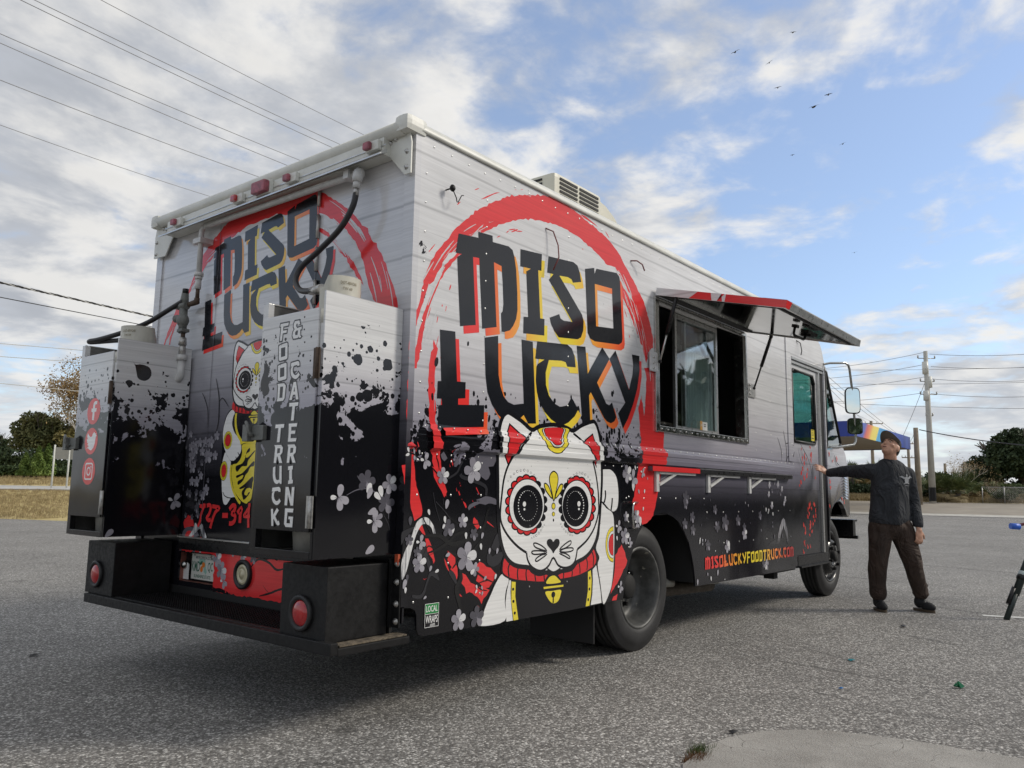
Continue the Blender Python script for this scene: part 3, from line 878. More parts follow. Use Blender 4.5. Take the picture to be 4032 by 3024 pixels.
['white',15,'ell',[1277,904,1286,903,1281,907,1281,900]],
['black',14,'ell',[1288,888,1304,887,1296,893,1296,882]],
['white',15,'ell',[1290,888,1302,887,1296,892,1296,883]],
['black',14,'ell',[1305,874,1323,873,1314,880,1314,867]],
['white',15,'ell',[1307,874,1321,873,1314,879,1314,868]],
['black',14,'ell',[1326,859,1346,859,1336,866,1336,852]],
['white',15,'ell',[1329,859,1343,859,1336,865,1336,854]],
['black',14,'ell',[1350,847,1368,846,1359,854,1359,840]],
['white',15,'ell',[1352,847,1366,847,1359,852,1359,841]],
['black',14,'ell',[1373,837,1390,837,1381,843,1381,831]],
['white',15,'ell',[1375,837,1387,837,1381,842,1381,832]],
['black',14,'ell',[1397,832,1410,831,1403,836,1404,827]],
['white',15,'ell',[1399,832,1408,831,1403,835,1404,828]],
['black',14,'growsmooth',[1205,1213,1236,1199,1246,1172,1239,1137,1222,1089,1207,1047,1193,1089,1173,1136,1165,1170,1175,1198],0.008],
['yellow',15,'smooth',[1205,1213,1236,1199,1246,1172,1239,1137,1222,1089,1207,1047,1193,1089,1173,1136,1165,1170,1175,1198]],
['black',14,'growsmooth',[1114,1137,1134,1136,1160,1112,1187,1062,1152,1085,1126,1109],0.008],
['yellow',15,'smooth',[1114,1137,1134,1136,1160,1112,1187,1062,1152,1085,1126,1109]],
['black',14,'growsmooth',[1295,1136,1275,1135,1251,1110,1225,1062,1260,1084,1285,1109],0.008],
['yellow',15,'smooth',[1295,1136,1275,1135,1251,1110,1225,1062,1260,1084,1285,1109]],
['black',14,'ell',[1184,1011,1225,1010,1204,1032,1205,990]],
['yellow',15,'ell',[1190,1011,1219,1010,1204,1026,1205,995]],
['black',14,'ell',[1189,964,1221,964,1205,978,1205,950]],
['yellow',15,'ell',[1194,964,1217,964,1205,974,1205,953]],
['black',14,'ell',[1198,928,1213,928,1204,937,1205,919]],
['black',14,'smooth',[1207,734,1189,753,1154,778,1140,798,1149,815,1171,820,1191,814,1206,802,1224,815,1243,818,1264,812,1271,793,1258,771,1226,751]],
['black',14,'growsmooth',[1138,754,1095,781,1040,799,1014,798,1029,779,1084,763],0.005],
['white',15,'smooth',[1138,754,1095,781,1040,799,1014,798,1029,779,1084,763],-0.004],
['black',14,'growsmooth',[1139,744,1073,755,1010,757,997,748,1024,738,1090,738],0.005],
['white',15,'smooth',[1139,744,1073,755,1010,757,997,748,1024,738,1090,738],-0.004],
['black',14,'growsmooth',[1139,732,1096,731,1052,719,1033,705,1047,698,1091,712],0.005],
['white',15,'smooth',[1139,732,1096,731,1052,719,1033,705,1047,698,1091,712],-0.004],
['black',14,'growsmooth',[1274,755,1315,778,1369,798,1390,797,1382,779,1327,760],0.005],
['white',15,'smooth',[1274,755,1315,778,1369,798,1390,797,1382,779,1327,760],-0.004],
['black',14,'growsmooth',[1274,744,1327,757,1401,757,1413,746,1388,738,1328,736],0.005],
['white',15,'smooth',[1274,744,1327,757,1401,757,1413,746,1388,738,1328,736],-0.004],
['black',14,'growsmooth',[1274,730,1316,730,1364,714,1379,700,1367,697,1322,714],0.005],
['white',15,'smooth',[1274,730,1316,730,1364,714,1379,700,1367,697,1322,714],-0.004],
]
REAR = [
['red',1,'rough',[-813,2786,-729,2744,-639,2688,-577,2646,-503,2594,-442,2534,-383,2484,-335,2421,-277,2350,-231,2290,-196,2225,-161,2154,-132,2099,-102,2009,-110,1974,-151,1980,-293,2071,-317,2119,-355,2207,-375,2270,-408,2344,-445,2396,-494,2452,-556,2511,-631,2566,-706,2610,-764,2638,-802,2651,-991,2675,-1172,2718,-1257,2723,-1343,2723,-1416,2716,-1521,2716,-1611,2698,-1671,2673,-1735,2677,-1790,2664,-1875,2620,-1887,2585,-1966,2542,-2027,2487,-2107,2433,-2169,2376,-2200,2343,-2173,2406,-2114,2491,-2053,2557,-2010,2625,-1933,2687,-1839,2734,-1786,2770,-1654,2807,-1471,2817,-1266,2821,-1057,2808,-923,2798]],
['red',1,'rough',[-776,2556,-712,2523,-635,2464,-559,2387,-485,2320,-436,2265,-400,2214,-374,2157,-409,2185,-470,2263,-544,2345,-620,2422,-710,2494,-775,2535]],
['red',1,'rough',[-2236,2342,-2263,2276,-2314,2206,-2355,2147,-2404,2101,-2435,2056,-2454,2058,-2425,2116,-2374,2194,-2335,2266,-2295,2332]],
['red',1,'rough',[-2239,2292,-2268,2226,-2320,2162,-2349,2108,-2365,2049,-2384,2051,-2363,2122,-2324,2188,-2263,2276]],
['black',4,'smooth',[-1553,1567,-1521,1551,-1286,1524,-1263,1480,-1256,1387,-1238,1053,-1298,1038,-1363,1066,-1488,1028,-1511,998,-1563,986,-1593,1011,-1611,1085,-1631,1196,-1631,1308,-1637,1420,-1622,1495,-1594,1543]],
['white',5,'smooth',[-1549,1560,-1517,1542,-1530,1518,-1539,1484,-1530,1454,-1506,1420,-1478,1400,-1449,1377,-1433,1355,-1423,1318,-1433,1293,-1463,1268,-1500,1250,-1534,1254,-1571,1284,-1602,1322,-1624,1364,-1633,1413,-1628,1458,-1615,1495,-1593,1532]],
['white',5,'smooth',[-1594,1302,-1570,1280,-1533,1250,-1525,1239,-1530,1195,-1517,1140,-1496,1097,-1466,1061,-1422,1018,-1463,1035,-1501,1028,-1525,1005,-1550,987,-1577,997,-1596,1041,-1612,1121,-1621,1196,-1615,1255]],
['yellow',5,'smooth',[-1419,1339,-1394,1349,-1350,1355,-1318,1354,-1280,1345,-1265,1196,-1278,1090,-1290,1027,-1320,1008,-1337,999,-1383,1011,-1424,1035,-1467,1070,-1491,1114,-1509,1161,-1511,1198,-1504,1227,-1459,1234,-1423,1263,-1411,1295]],
['black',6,'smooth',[-1378,1262,-1364,1305,-1334,1324,-1332,1304,-1362,1291,-1379,1273,-1347,1269,-1288,1305,-1279,1303,-1316,1272,-1345,1247,-1355,1218,-1405,1215,-1453,1183,-1470,1216,-1407,1233]],
['black',6,'smooth',[-1457,1161,-1401,1175,-1353,1204,-1285,1246,-1282,1218,-1316,1211,-1338,1182,-1361,1165,-1383,1132,-1432,1107,-1438,1128,-1397,1143,-1387,1165,-1449,1147]],
['black',6,'smooth',[-1417,1089,-1368,1111,-1327,1136,-1285,1157,-1282,1126,-1324,1111,-1360,1093,-1404,1082]],
['black',6,'smooth',[-1379,1036,-1389,1068,-1342,1104,-1289,1129,-1290,1083,-1309,1090,-1346,1083,-1362,1054,-1336,1047,-1319,1065,-1306,1062,-1335,1036,-1365,1020]],
['yellow',5,'line',[-1440,1357,-1402,1366,-1351,1368,-1307,1361,-1277,1352],0.028],
['yellow',5,'line',[-1522,1225,-1524,1179,-1513,1132,-1492,1088,-1461,1049,-1422,1014,-1398,1000],0.018],
['yellow',6,'line',[-1501,1537,-1503,1498,-1496,1457,-1480,1423,-1457,1392,-1425,1366],0.02],
['black',7,'ell',[-1621,1377,-1526,1374,-1579,1431,-1567,1320]],
['yellow',8,'ell',[-1619,1377,-1527,1374,-1579,1429,-1567,1322]],
['black',9,'ell',[-1613,1376,-1534,1374,-1578,1421,-1568,1330]],
['yellow',10,'ell',[-1611,1376,-1536,1374,-1578,1419,-1568,1332]],
['black',11,'ell',[-1606,1376,-1540,1374,-1578,1414,-1569,1337]],
['red2',12,'ell',[-1604,1376,-1543,1375,-1577,1410,-1569,1340]],
['black',7,'ell',[-1638,1190,-1556,1190,-1604,1250,-1590,1130]],
['yellow',8,'ell',[-1636,1190,-1558,1190,-1603,1247,-1590,1133]],
['black',9,'ell',[-1631,1190,-1563,1190,-1603,1239,-1591,1141]],
['yellow',10,'ell',[-1629,1190,-1565,1190,-1602,1237,-1591,1143]],
['black',11,'ell',[-1625,1190,-1569,1190,-1602,1231,-1592,1149]],
['red2',12,'ell',[-1623,1190,-1571,1190,-1601,1228,-1592,1152]],
['black',8,'line',[-1457,1301,-1446,1288,-1422,1279],0.006],
['black',8,'line',[-1477,1274,-1465,1259,-1448,1252],0.006],
['black',8,'line',[-1514,1253,-1503,1242,-1485,1236],0.006],
['black',8,'line',[-1592,1062,-1569,1040,-1528,1030,-1472,1028],0.006],
['red2',9,'smooth',[-1537,1608,-1498,1587,-1458,1575,-1411,1569,-1391,1561,-1358,1555,-1326,1550,-1279,1547,-1279,1522,-1343,1528,-1414,1531,-1487,1542,-1521,1551,-1549,1567,-1549,1594]],
['black',10,'line',[-1517,1592,-1517,1552],0.006],
['black',10,'line',[-1481,1580,-1481,1541],0.006],
['black',10,'line',[-1444,1572,-1444,1535],0.006],
['black',10,'line',[-1403,1563,-1403,1531],0.006],
['black',10,'line',[-1358,1554,-1359,1529],0.006],
['yellow',11,'smooth',[-1342,1518,-1334,1532,-1316,1539,-1296,1532,-1280,1516]],
['yellow',11,'smooth',[-1353,1502,-1318,1500,-1278,1499,-1281,1481,-1299,1467,-1314,1463,-1337,1476]],
['yellow',11,'line',[-1363,1508,-1279,1505],0.009],
['black',12,'line',[-1316,1488,-1314,1463],0.01],
['red3',8,'line',[-1842,975,-1809,972,-1789,980,-1817,923,-1826,881,-1850,843],0.022],
['red3',8,'line',[-1823,970,-1774,977],0.025],
['red3',8,'line',[-1760,977,-1726,981,-1713,963,-1726,929,-1751,903,-1725,889,-1705,897],0.024],
['red3',8,'line',[-1697,975,-1656,972,-1618,966,-1659,939,-1687,890,-1705,842],0.024],
['red3',8,'line',[-1579,923,-1519,925],0.03],
['red3',8,'line',[-1507,961,-1477,984,-1447,981,-1454,955,-1478,937,-1444,927,-1444,898,-1471,880,-1501,879],0.026],
['red3',8,'line',[-1420,942,-1379,972,-1388,936,-1388,886],0.028],
['red3',8,'line',[-1300,1002,-1305,931,-1298,862],0.022],
['red3',8,'line',[-1304,977,-1332,948,-1349,926,-1289,927],0.02],
['red',1,'rough',[-2027,864,-1978,914,-1913,885,-1897,846,-1962,838,-2011,830]],
['grey_mid',2,'smooth',[-2015,778,-2004,825,-1951,841,-1873,830,-1835,787]],
['red',3,'smooth',[-1987,779,-1969,812,-1926,816,-1889,784]],
['white_brush',4,'smooth',[-1949,781,-1905,823,-1878,869,-1842,842,-1803,866,-1765,823,-1739,783,-1781,784,-1808,827,-1830,832,-1860,814,-1910,783]],
['branch',3,'line',[-1750,1770,-1713,1680,-1697,1615,-1691,1500,-1713,1415],0.008],
['branch',3,'line',[-1902,1687,-1864,1643,-1821,1564,-1813,1459],0.006],
['branch',3,'line',[-1695,1621,-1666,1639,-1634,1623,-1588,1581],0.006],
]
FL = [[250,1166,41,0,0],[477,1200,65,20,1],[121,1238,39,20,2],[102,741,44,0,0],[106,842,35,15,2],[407,939,35,0,0],[442,754,72,10,0],[298,904,43,0,3],[84,796,24,0,3],[506,688,34,200,1],[495,868,31,30,3],[28,854,26,0,3],[2061,1225,58,10,1],[2134,1193,63,10,2],[2270,1239,34,30,2],[2042,936,33,0,0],[2182,938,42,0,1],[2189,888,37,40,2],[1943,873,40,20,2],[2026,806,53,10,0],[2090,763,33,0,2],[2928,1066,51,10,3],[2921,1011,32,10,3],[2907,868,41,0,3],[3032,917,42,20,3],[3039,819,41,10,3],[3444,973,38,20,3],[3480,836,45,180,3],[3635,863,66,15,3],[3898,876,47,0,3],[4032,760,50,30,1],[4389,913,39,20,3],[4028,817,35,0,3],[3300,691,43,0,3],[3669,669,51,10,1],[4631,1194,34,0,1],[4691,1140,28,0,3],[4846,1204,35,0,1],[4610,1105,28,0,1],[4947,1157,28,0,1],[4905,1115,27,0,3],[5027,1059,32,0,1],[4994,1017,24,0,1],[4680,1004,34,0,1],[4446,480,39,0,3],[4515,469,46,180,1],[4752,1217,27,0,3],[391,442,51,0,0],[531,443,53,0,3],[1964,479,37,20,2]]
PT = [[284,1025,26,15,1],[157,986,16,-20,2],[273,951,16,-15,2],[4,1286,14,-20,2],[-1,1262,14,70,2],[44,1279,12,0,1],[79,1278,12,-10,1],[45,1250,11,10,1],[272,945,16,-15,2],[264,914,14,35,2],[334,894,17,10,2],[433,863,18,-5,2],[562,859,18,20,1],[553,802,18,-10,2],[299,772,18,70,1],[179,712,16,25,1],[224,697,15,70,2],[8,651,24,20,1],[15,622,15,0,2],[24,679,17,0,3],[146,576,12,60,1],[525,596,12,-20,2],[522,573,12,40,2],[568,588,12,-20,1],[571,559,12,20,1],[591,636,15,50,1],[677,638,16,20,2],[32,946,23,0,3],[624,776,17,10,1],[688,773,17,15,1],[2138,1134,28,-10,2],[2215,1106,17,-20,1],[2294,1109,15,10,2],[2274,987,15,10,2],[2168,1270,17,-15,2],[2339,1198,10,0,1],[2062,817,18,0,2],[1924,797,16,-15,2],[2232,902,33,0,2],[3158,730,19,10,2],[3202,736,12,0,1],[3206,707,12,0,1],[3256,734,12,-10,1],[3164,745,14,0,2],[3156,720,14,40,2],[3206,735,12,0,1],[3259,733,11,0,1],[3205,706,13,10,1],[3702,674,33,-5,2],[4537,964,20,0,2],[4601,957,17,0,2],[4585,935,13,0,2],[4702,922,19,-10,2],[3436,643,10,80,2],[3474,468,26,10,1],[3347,431,20,-10,2],[3288,469,14,0,1],[3107,421,25,0,1],[4127,1003,12,0,1],[4064,1025,12,0,1],[4722,712,23,0,3],[4930,712,24,0,3],[3605,406,9,80,2],[4769,481,13,0,3]]
BL = [[5606,1579,22],[5682,1506,39],[5623,1479,31],[5674,1430,32],[5873,1606,22],[5885,1535,42],[5889,1477,35],[5623,1378,28],[5581,1326,35],[5651,1290,41],[5746,1305,42],[5771,1363,29],[5562,1232,38],[5514,1206,22],[5745,1477,19],[6006,1286,29],[5790,995,38],[5945,1001,39],[6439,1560,31],[6709,1524,42],[6561,1490,28],[6435,1255,34],[6449,1194,34],[6311,1020,33],[6866,1068,34],[6955,1040,35],[6392,986,27],[5808,1007,31],[5925,1015,30],[5747,962,30],[5850,969,31],[5776,917,30],[5727,880,30],[5975,938,30],[5982,891,31],[5910,877,31],[5596,800,30],[5637,770,29],[5798,803,34],[5878,801,31],[5929,839,26],[5643,718,37],[5784,773,38],[5837,734,31],[5764,692,26],[5600,623,30],[5696,582,30],[5774,579,26],[5619,593,18],[5570,537,29],[5553,479,25],[5696,479,25],[5728,462,19]]
FR = [[-1956,1125,26,0,0],[-2007,1425,20,0,0],[-1943,1364,29,0,0],[-1991,1344,27,10,0],[-1932,1323,26,0,0],[-1889,1368,27,0,0],[-1824,1369,29,0,0],[-1759,1368,34,10,0],[-1696,1406,26,0,0],[-1854,1312,26,0,0],[-1972,1285,36,0,0],[-1781,1282,41,0,0],[-1702,1284,26,0,0],[-1957,1215,35,0,0],[-1851,1160,23,0,0],[-1898,1122,29,0,0],[-1781,1072,31,0,0],[-1813,1035,25,0,0]]
LET = {'M':[322,2457,482,2475,478,2509,601,2519,604,2483,745,2494,782,2481,799,2444,817,2373,831,2238,835,2137,824,2081,798,2036,768,2004,717,1986,695,1985,687,2089,701,2102,707,2146,696,2277,683,2362,617,2369,650,2003,529,1973,491,2362,441,2356,475,1984,351,1956,315,2325,350,2350,302,2346],'I':[855,2506,1065,2527,1061,2421,1029,2418,1055,2126,1098,2130,1097,2028,892,2008,893,2107,937,2113,915,2360,912,2384,956,2410,856,2402],'S':[1133,2531,1403,2558,1449,2546,1476,2503,1492,2447,1398,2421,1381,2440,1340,2445,1249,2434,1504,2231,1522,2192,1518,2131,1492,2081,1453,2062,1246,2041,1203,2070,1166,2111,1150,2148,1250,2189,1265,2164,1299,2156,1394,2165,1138,2383,1185,2429,1120,2425],'O':[1536,2545,1646,2577,1650,2536,1674,2578,1929,2607,1964,2590,1975,2559,2006,2157,1996,2127,1957,2106,1654,2081,1599,2091,1569,2124],'Oh':[1653,2469,1869,2483,1887,2207,1670,2185],'L':[200,1912,315,1921,338,1659,405,1663,405,1577,350,1570,351,1538,559,1555,557,1436,204,1406,206,1521,229,1526,225,1557,192,1555,195,1644,220,1648],'U':[550,1927,665,1956,675,1736,693,1673,724,1619,763,1592,815,1582,906,1597,877,1969,984,1972,1025,1490,950,1484,906,1531,869,1504,812,1484,740,1484,679,1511,624,1564,583,1629,564,1722],'C':[1029,1982,1339,2011,1389,1993,1422,1947,1433,1878,1340,1870,1321,1896,1278,1899,1146,1885,1115,1805,1119,1729,1150,1669,1209,1626,1269,1611,1343,1628,1389,1683,1466,1614,1425,1567,1356,1522,1307,1504,1247,1503,1175,1526,1105,1568,1058,1619,1029,1677,1017,1744,1021,1827,1037,1847,1100,1881,1008,1875],'K':[1444,2018,1543,2028,1571,1855,1745,2055,1836,1990,1682,1810,1795,1682,1831,1674,1867,1697,1921,1601,1896,1572,1852,1555,1802,1564,1766,1584,1607,1738,1587,1715,1604,1539,1512,1527],'Y':[1912,2058,2090,1807,2138,1918,2150,1985,2132,2063,2236,2067,2238,1956,2204,1828,2148,1716,2076,1606,2007,1531,1945,1630,2039,1712,1836,1990]}

# ------------------------------------------------------------------ flat print engine
def pairs(l, k=0.001):
    return [(l[i]*k, l[i+1]*k) for i in range(0, len(l), 2)]
def area2(p):
    return sum(p[i][0]*p[(i+1) % len(p)][1]-p[(i+1) % len(p)][0]*p[i][1] for i in range(len(p)))
def catmull(p, k=4, closed=True):
    n = len(p); out = []
    rngs = range(n) if closed else range(n-1)
    for i in rngs:
        if closed: a, b, c, d = p[(i-1) % n], p[i], p[(i+1) % n], p[(i+2) % n]
        else: a, b, c, d = p[max(i-1, 0)], p[i], p[i+1], p[min(i+2, n-1)]
        for j in range(k):
            t = j/k
            out.append(tuple(0.5*((2*b[q])+(-a[q]+c[q])*t+(2*a[q]-5*b[q]+4*c[q]-d[q])*t*t+(-a[q]+3*b[q]-3*c[q]+d[q])*t**3) for q in (0, 1)))
    if not closed: out.append(p[-1])
    return out
def offset_poly(p, d):
    n = len(p); s = 1 if area2(p) > 0 else -1; out = []
    for i in range(n):
        a, b, c = p[i-1], p[i], p[(i+1) % n]
        n1 = Vector((b[1]-a[1], a[0]-b[0])); n2 = Vector((c[1]-b[1], b[0]-c[0]))
        if n1.length < 1e-9 or n2.length < 1e-9: out.append(b); continue
        n1.normalize(); n2.normalize()
        m = n1+n2
        if m.length < 0.3: m = n1
        m = m.normalized()
        k = min(1.8, 1.0/max(0.5, m.dot(n1)))
        out.append((b[0]+m.x*d*s*k, b[1]+m.y*d*s*k))
    return out
def rough_poly(p, rnd, step=0.022, amp=0.006):
    out = []; n = len(p)
    for i in range(n):
        a, b = Vector(p[i]), Vector(p[(i+1) % n])
        L = (b-a).length; k = max(1, int(L/step))
        nn = Vector((-(b-a).y, (b-a).x)); nn = nn.normalized() if nn.length > 0 else nn
        for j in range(k):
            q = a.lerp(b, j/k)
            if j: q = q+nn*rnd.uniform(-amp, amp)*(2.2 if rnd.random() < 0.12 else 1.0)
            out.append((q.x, q.y))
    return out
def ribbon(p, w_, taper=True):
    n = len(p); L, R = [], []
    for i in range(n):
        a, b = Vector(p[max(i-1, 0)]), Vector(p[min(i+1, n-1)])
        d = (b-a); d = d.normalized() if d.length > 0 else Vector((1, 0))
        nn = Vector((-d.y, d.x))
        t = i/(n-1)
        hw = w_*0.5*(1.0 if not taper else min(1.0, 0.45+2.2*min(t, 1-t)))
        q = Vector(p[i])
        L.append(tuple(q+nn*hw)); R.append(tuple(q-nn*hw))
    return L+R[::-1]
def clip_u(p, umax):
    out = []; n = len(p)
    for i in range(n):
        a, b = p[i], p[(i+1) % n]
        if a[0] <= umax: out.append(a)
        if (a[0] <= umax) != (b[0] <= umax):
            t = (umax-a[0])/(b[0]-a[0]); out.append((umax, a[1]+t*(b[1]-a[1])))
    return out
def ellipse_pts(c, rx, ry, n=None, rot=0.0):
    n = n or (10 if max(rx, ry) < 0.012 else 18 if max(rx, ry) < 0.05 else 36)
    cr_, s_ = math.cos(rot), math.sin(rot); o = []
    for k in range(n):
        a = 2*PI*k/n; x, y = rx*math.cos(a), ry*math.sin(a)
        o.append((c[0]+x*cr_-y*s_, c[1]+x*s_+y*cr_))
    return o
def petal_pts(c, L, rot, wid=0.40):
    o = []
    for k in range(14):
        a = 2*PI*k/14
        x = math.sin(a)*wid*L*(0.74+0.26*math.cos(a)); y = math.cos(a)*L*0.5
        # narrow end points to the centre
        o.append((x, y))
    cr_, s_ = math.cos(rot), math.sin(rot)
    return [(c[0]+x*cr_+y*s_, c[1]-x*s_+y*cr_) for x, y in o]

class Art:
    """collects flat printed shapes (u, z) with a layer number and lays them on a surface"""
    def __init__(s):
        s.items = []
    def poly(s, mat, layer, pts, holes=()):
        if len(pts) >= 3: s.items.append((mat, layer, [pts]+list(holes)))
    def draw(s, e, rnd, dl=0, tf=None, grow=0.0):
        mat, layer, kind, pts = e[0], e[1]+dl, e[2], pairs(e[3])
        if tf: pts = [tf(p) for p in pts]
        a = e[4] if len(e) > 4 else None
        sc = 1.0 if not tf else abs(tf((1, 0))[0]-tf((0, 0))[0])
        if kind == 'poly': s.poly(mat, layer, pts)
        elif kind == 'rough': s.poly(mat, layer, rough_poly(pts, rnd))
        elif kind == 'smooth': s.poly(mat, layer, offset_poly(catmull(pts), (a or 0.0)*sc) if a else catmull(pts))
        elif kind == 'grow': s.poly(mat, layer, offset_poly(catmull(pts) if len(pts) > 8 else pts, a*sc))
        elif kind == 'growsmooth': s.poly(mat, layer, offset_poly(catmull(pts), a*sc))
        elif kind == 'line': s.poly(mat, layer, ribbon(catmull(pts, 4, False) if len(pts) > 2 else pts, a*sc, mat == 'branch'))
        elif kind in ('ell', 'clipell'):
            l, r, t, b = pts
            c = ((l[0]+r[0])/2, (t[1]+b[1])/2)
            q = ellipse_pts(c, abs(r[0]-l[0])/2, abs(t[1]-b[1])/2)
            if kind == 'clipell': q = clip_u(q, a*0.001)
            s.poly(mat, layer, q)
    def flower(s, cx, cz, r, rot, kind, layer, rnd, pal=(1, 0, 1, 2, 2)):
        rot = math.radians(rot)
        if kind == 2: angs, pl = (0, 100, 160, 260), (1, 1, 1, 0)
        elif kind == 1: angs, pl = (-25, 35, 110, 180, 250), (2, 0, 1, 1, 2)
        elif kind == 3: angs, pl = (0, 75, 140, 220, 290), (3, 3, 2, 3, 3)
        else: angs, pl = (0, 72, 144, 216, 288), pal
        for i, (a, q) in enumerate(zip(angs, pl)):
            a = math.radians(a)+rot
            c = (cx+math.sin(a)*r*0.55, cz+math.cos(a)*r*0.55)
            L = r*(1.0 if kind != 2 or i != 3 else 0.6)
            s.poly('p%d' % q, layer+i % 2, petal_pts(c, L*1.08, a, .40 if kind == 2 else .44))
        if r > 0.035:
            for k in range(7):
                a = 2*PI*k/7+rnd.random()
                s.poly('grey_mid', layer+2, ribbon([(cx, cz), (cx+math.sin(a)*r*0.42, cz+math.cos(a)*r*0.42)], r*0.035, False))
    def build_each(s, name, surf, parent, **kw):
        """one object per group of shapes (items are grouped by the key in self.keys)"""
        out = []
        for k in sorted(set(s.keys)):
            a = Art(); a.items = [i for i, q in zip(s.items, s.keys) if q == k]
            out.append(a.build(name, surf, parent, **kw))
        return out
    def build(s, name, surf, parent, cuts=(), base=0.0006, th=0.0006, label=None, flat=False):
        """surf maps (u, z, h) to a point, h being the height of the film over the panel; every shape lies a hair above the one below it"""
        names = sorted({i[0] for i in s.items})
        order = sorted(range(len(s.items)), key=lambda i: (s.items[i][1], i))
        step = 0.0 if flat else min(0.00004, th/max(1, len(order)))
        bm = bmesh.new()
        lay = bm.faces.layers.int.new('lay')
        for rank, i in enumerate(order):
            mat, layer, loops = s.items[i]
            mi = names.index(mat)
            vec = [[Vector((p[0], p[1], 0)) for p in l] for l in loops]
            try: tri = tessellate_polygon(vec)
            except Exception: continue
            verts = [bm.verts.new(p) for l in vec for p in l]
            for t in tri:
                try: f = bm.faces.new([verts[k] for k in t])
                except ValueError: continue
                f.material_index = mi; f[lay] = rank
        for zc_ in cuts:
            bmesh.ops.bisect_plane(bm, geom=list(bm.verts)+list(bm.edges)+list(bm.faces), plane_co=(0, zc_, 0), plane_no=(0, 1, 0))
        vl = {}
        for f in bm.faces:
            for v in f.verts: vl[v] = f[lay]
        for v in bm.verts:
            v.co = Vector(surf(v.co.x, v.co.y, base+step*vl.get(v, 0)))
        bmesh.ops.delete(bm, geom=[v for v in bm.verts if not v.link_faces], context='VERTS')
        bmesh.ops.recalc_face_normals(bm, faces=bm.faces)
        me = bpy.data.meshes.new(name); bm.to_mesh(me); bm.free()
        o = link(name, me, [ARTM[q] for q in names], parent)
        if label: o['label'] = label
        if name in ('flower_print', 'branch_print', 'ring_print', 'ink_splash', 'blossom_print', 'brush_print', 'plate_print', 'rivet_row', 'stamp', 'shirt_emblem', 'sticker', 'installer_sticker', 'cat_print'): o['kind'] = 'stuff'
        return o

RAIL = [(1.290, 0.0), (1.296, 0.008), (1.303, 0.027), (1.332, 0.029), (1.338, 0.023), (1.360, 0.023), (1.366, 0.029), (1.390, 0.028), (1.402, 0.012), (1.418, 0.009), (1.424, 0.0)]
def rail_y(z):
    if z <= RAIL[0][0] or z >= RAIL[-1][0]: return 0.0
    for (a, ya), (b, yb) in zip(RAIL, RAIL[1:]):
        if a <= z <= b: return ya+(yb-ya)*(z-a)/(b-a)
RAIL_X = (0.03, 5.305)
def side_surf(u, z, h):
    r = rail_y(z) if RAIL_X[0] < u < RAIL_X[1] else 0.0
    return (u, -r-h, z)
def rear_surf(u, z, h):
    return (-h, -u, z)
CUTS = [r[0] for r in RAIL]

# extra glyphs of the sign writing, drawn in a 100 x 100 box
GLY = {'M': [[(0, 93), (36, 93), (36, 100), (60, 100), (60, 93), (84, 93), (98, 80), (98, 14), (88, 0), (72, 0), (74, 74), (61, 74), (61, 0), (37, 0), (37, 74), (24, 74), (24, 0), (0, 0)]],
       'F': [[(8, 100), (96, 100), (92, 83), (38, 82), (38, 58), (80, 58), (77, 43), (36, 43), (30, 0), (8, 0), (14, 60), (14, 84), (4, 86)]],
       'D': [[(5, 100), (76, 100), (95, 85), (90, 15), (75, 0), (5, 0), (12, 15), (12, 84)], [(35, 82), (68, 82), (66, 18), (33, 18)]],
       'T': [[(5, 100), (98, 100), (95, 80), (64, 80), (58, 0), (30, 0), (38, 80), (3, 80)]],
       'R': [[(5, 100), (76, 100), (95, 85), (92, 57), (70, 42), (96, 0), (66, 0), (45, 35), (36, 35), (30, 0), (6, 0), (14, 84)], [(37, 82), (68, 82), (66, 56), (36, 52)]],
       'A': [[(38, 100), (64, 100), (98, 0), (72, 0), (63, 28), (38, 28), (28, 0), (2, 0)], [(50, 74), (58, 46), (43, 46)]],
       'E': [[(8, 100), (95, 100), (92, 82), (36, 82), (36, 60), (80, 60), (77, 43), (34, 43), (34, 18), (95, 18), (90, 0), (8, 0), (12, 50)]],
       'N': [[(5, 100), (35, 100), (68, 42), (70, 100), (96, 100), (92, 0), (66, 0), (32, 60), (30, 0), (4, 0)]],
       'G': [[(10, 100), (96, 100), (92, 80), (36, 80), (32, 20), (68, 20), (66, 42), (50, 42), (50, 57), (96, 57), (92, 0), (25, 0), (8, 15)]],
       '&': [[(22, 100), (70, 100), (80, 78), (56, 74), (52, 84), (42, 84), (36, 72), (50, 58), (98, 62), (98, 46), (84, 45), (88, 10), (98, 4), (92, 0), (76, 0), (70, 8), (62, 0), (16, 0), (4, 18), (8, 38), (24, 54), (12, 68), (12, 84)], [(34, 18), (58, 18), (62, 44), (44, 44), (30, 34)]],
       '.': [[(30, 26), (70, 26), (70, 0), (30, 0)]]}
def glyph(ch):
    if ch in GLY: return [list(l) for l in GLY[ch]]
    l = [pairs(LET[ch])]
    if ch == 'O': l.append(pairs(LET['Oh']))
    x0, x1 = min(p[0] for p in l[0]), max(p[0] for p in l[0]); z0, z1 = min(p[1] for p in l[0]), max(p[1] for p in l[0])
    return [[((p[0]-x0)/(x1-x0)*100, (p[1]-z0)/(z1-z0)*100) for p in q] for q in l]
def put_glyph(art, mat, layer, ch, u0, z0, w_, h_, grow=0.0, shear=0.0):
    l = [[(u0+p[0]*w_/100+shear*p[1]/100, z0+p[1]*h_/100) for p in q] for q in glyph(ch)]
    if grow: art.poly(mat, layer, offset_poly(l[0], grow))
    else: art.poly(mat, layer, l[0], l[1:])

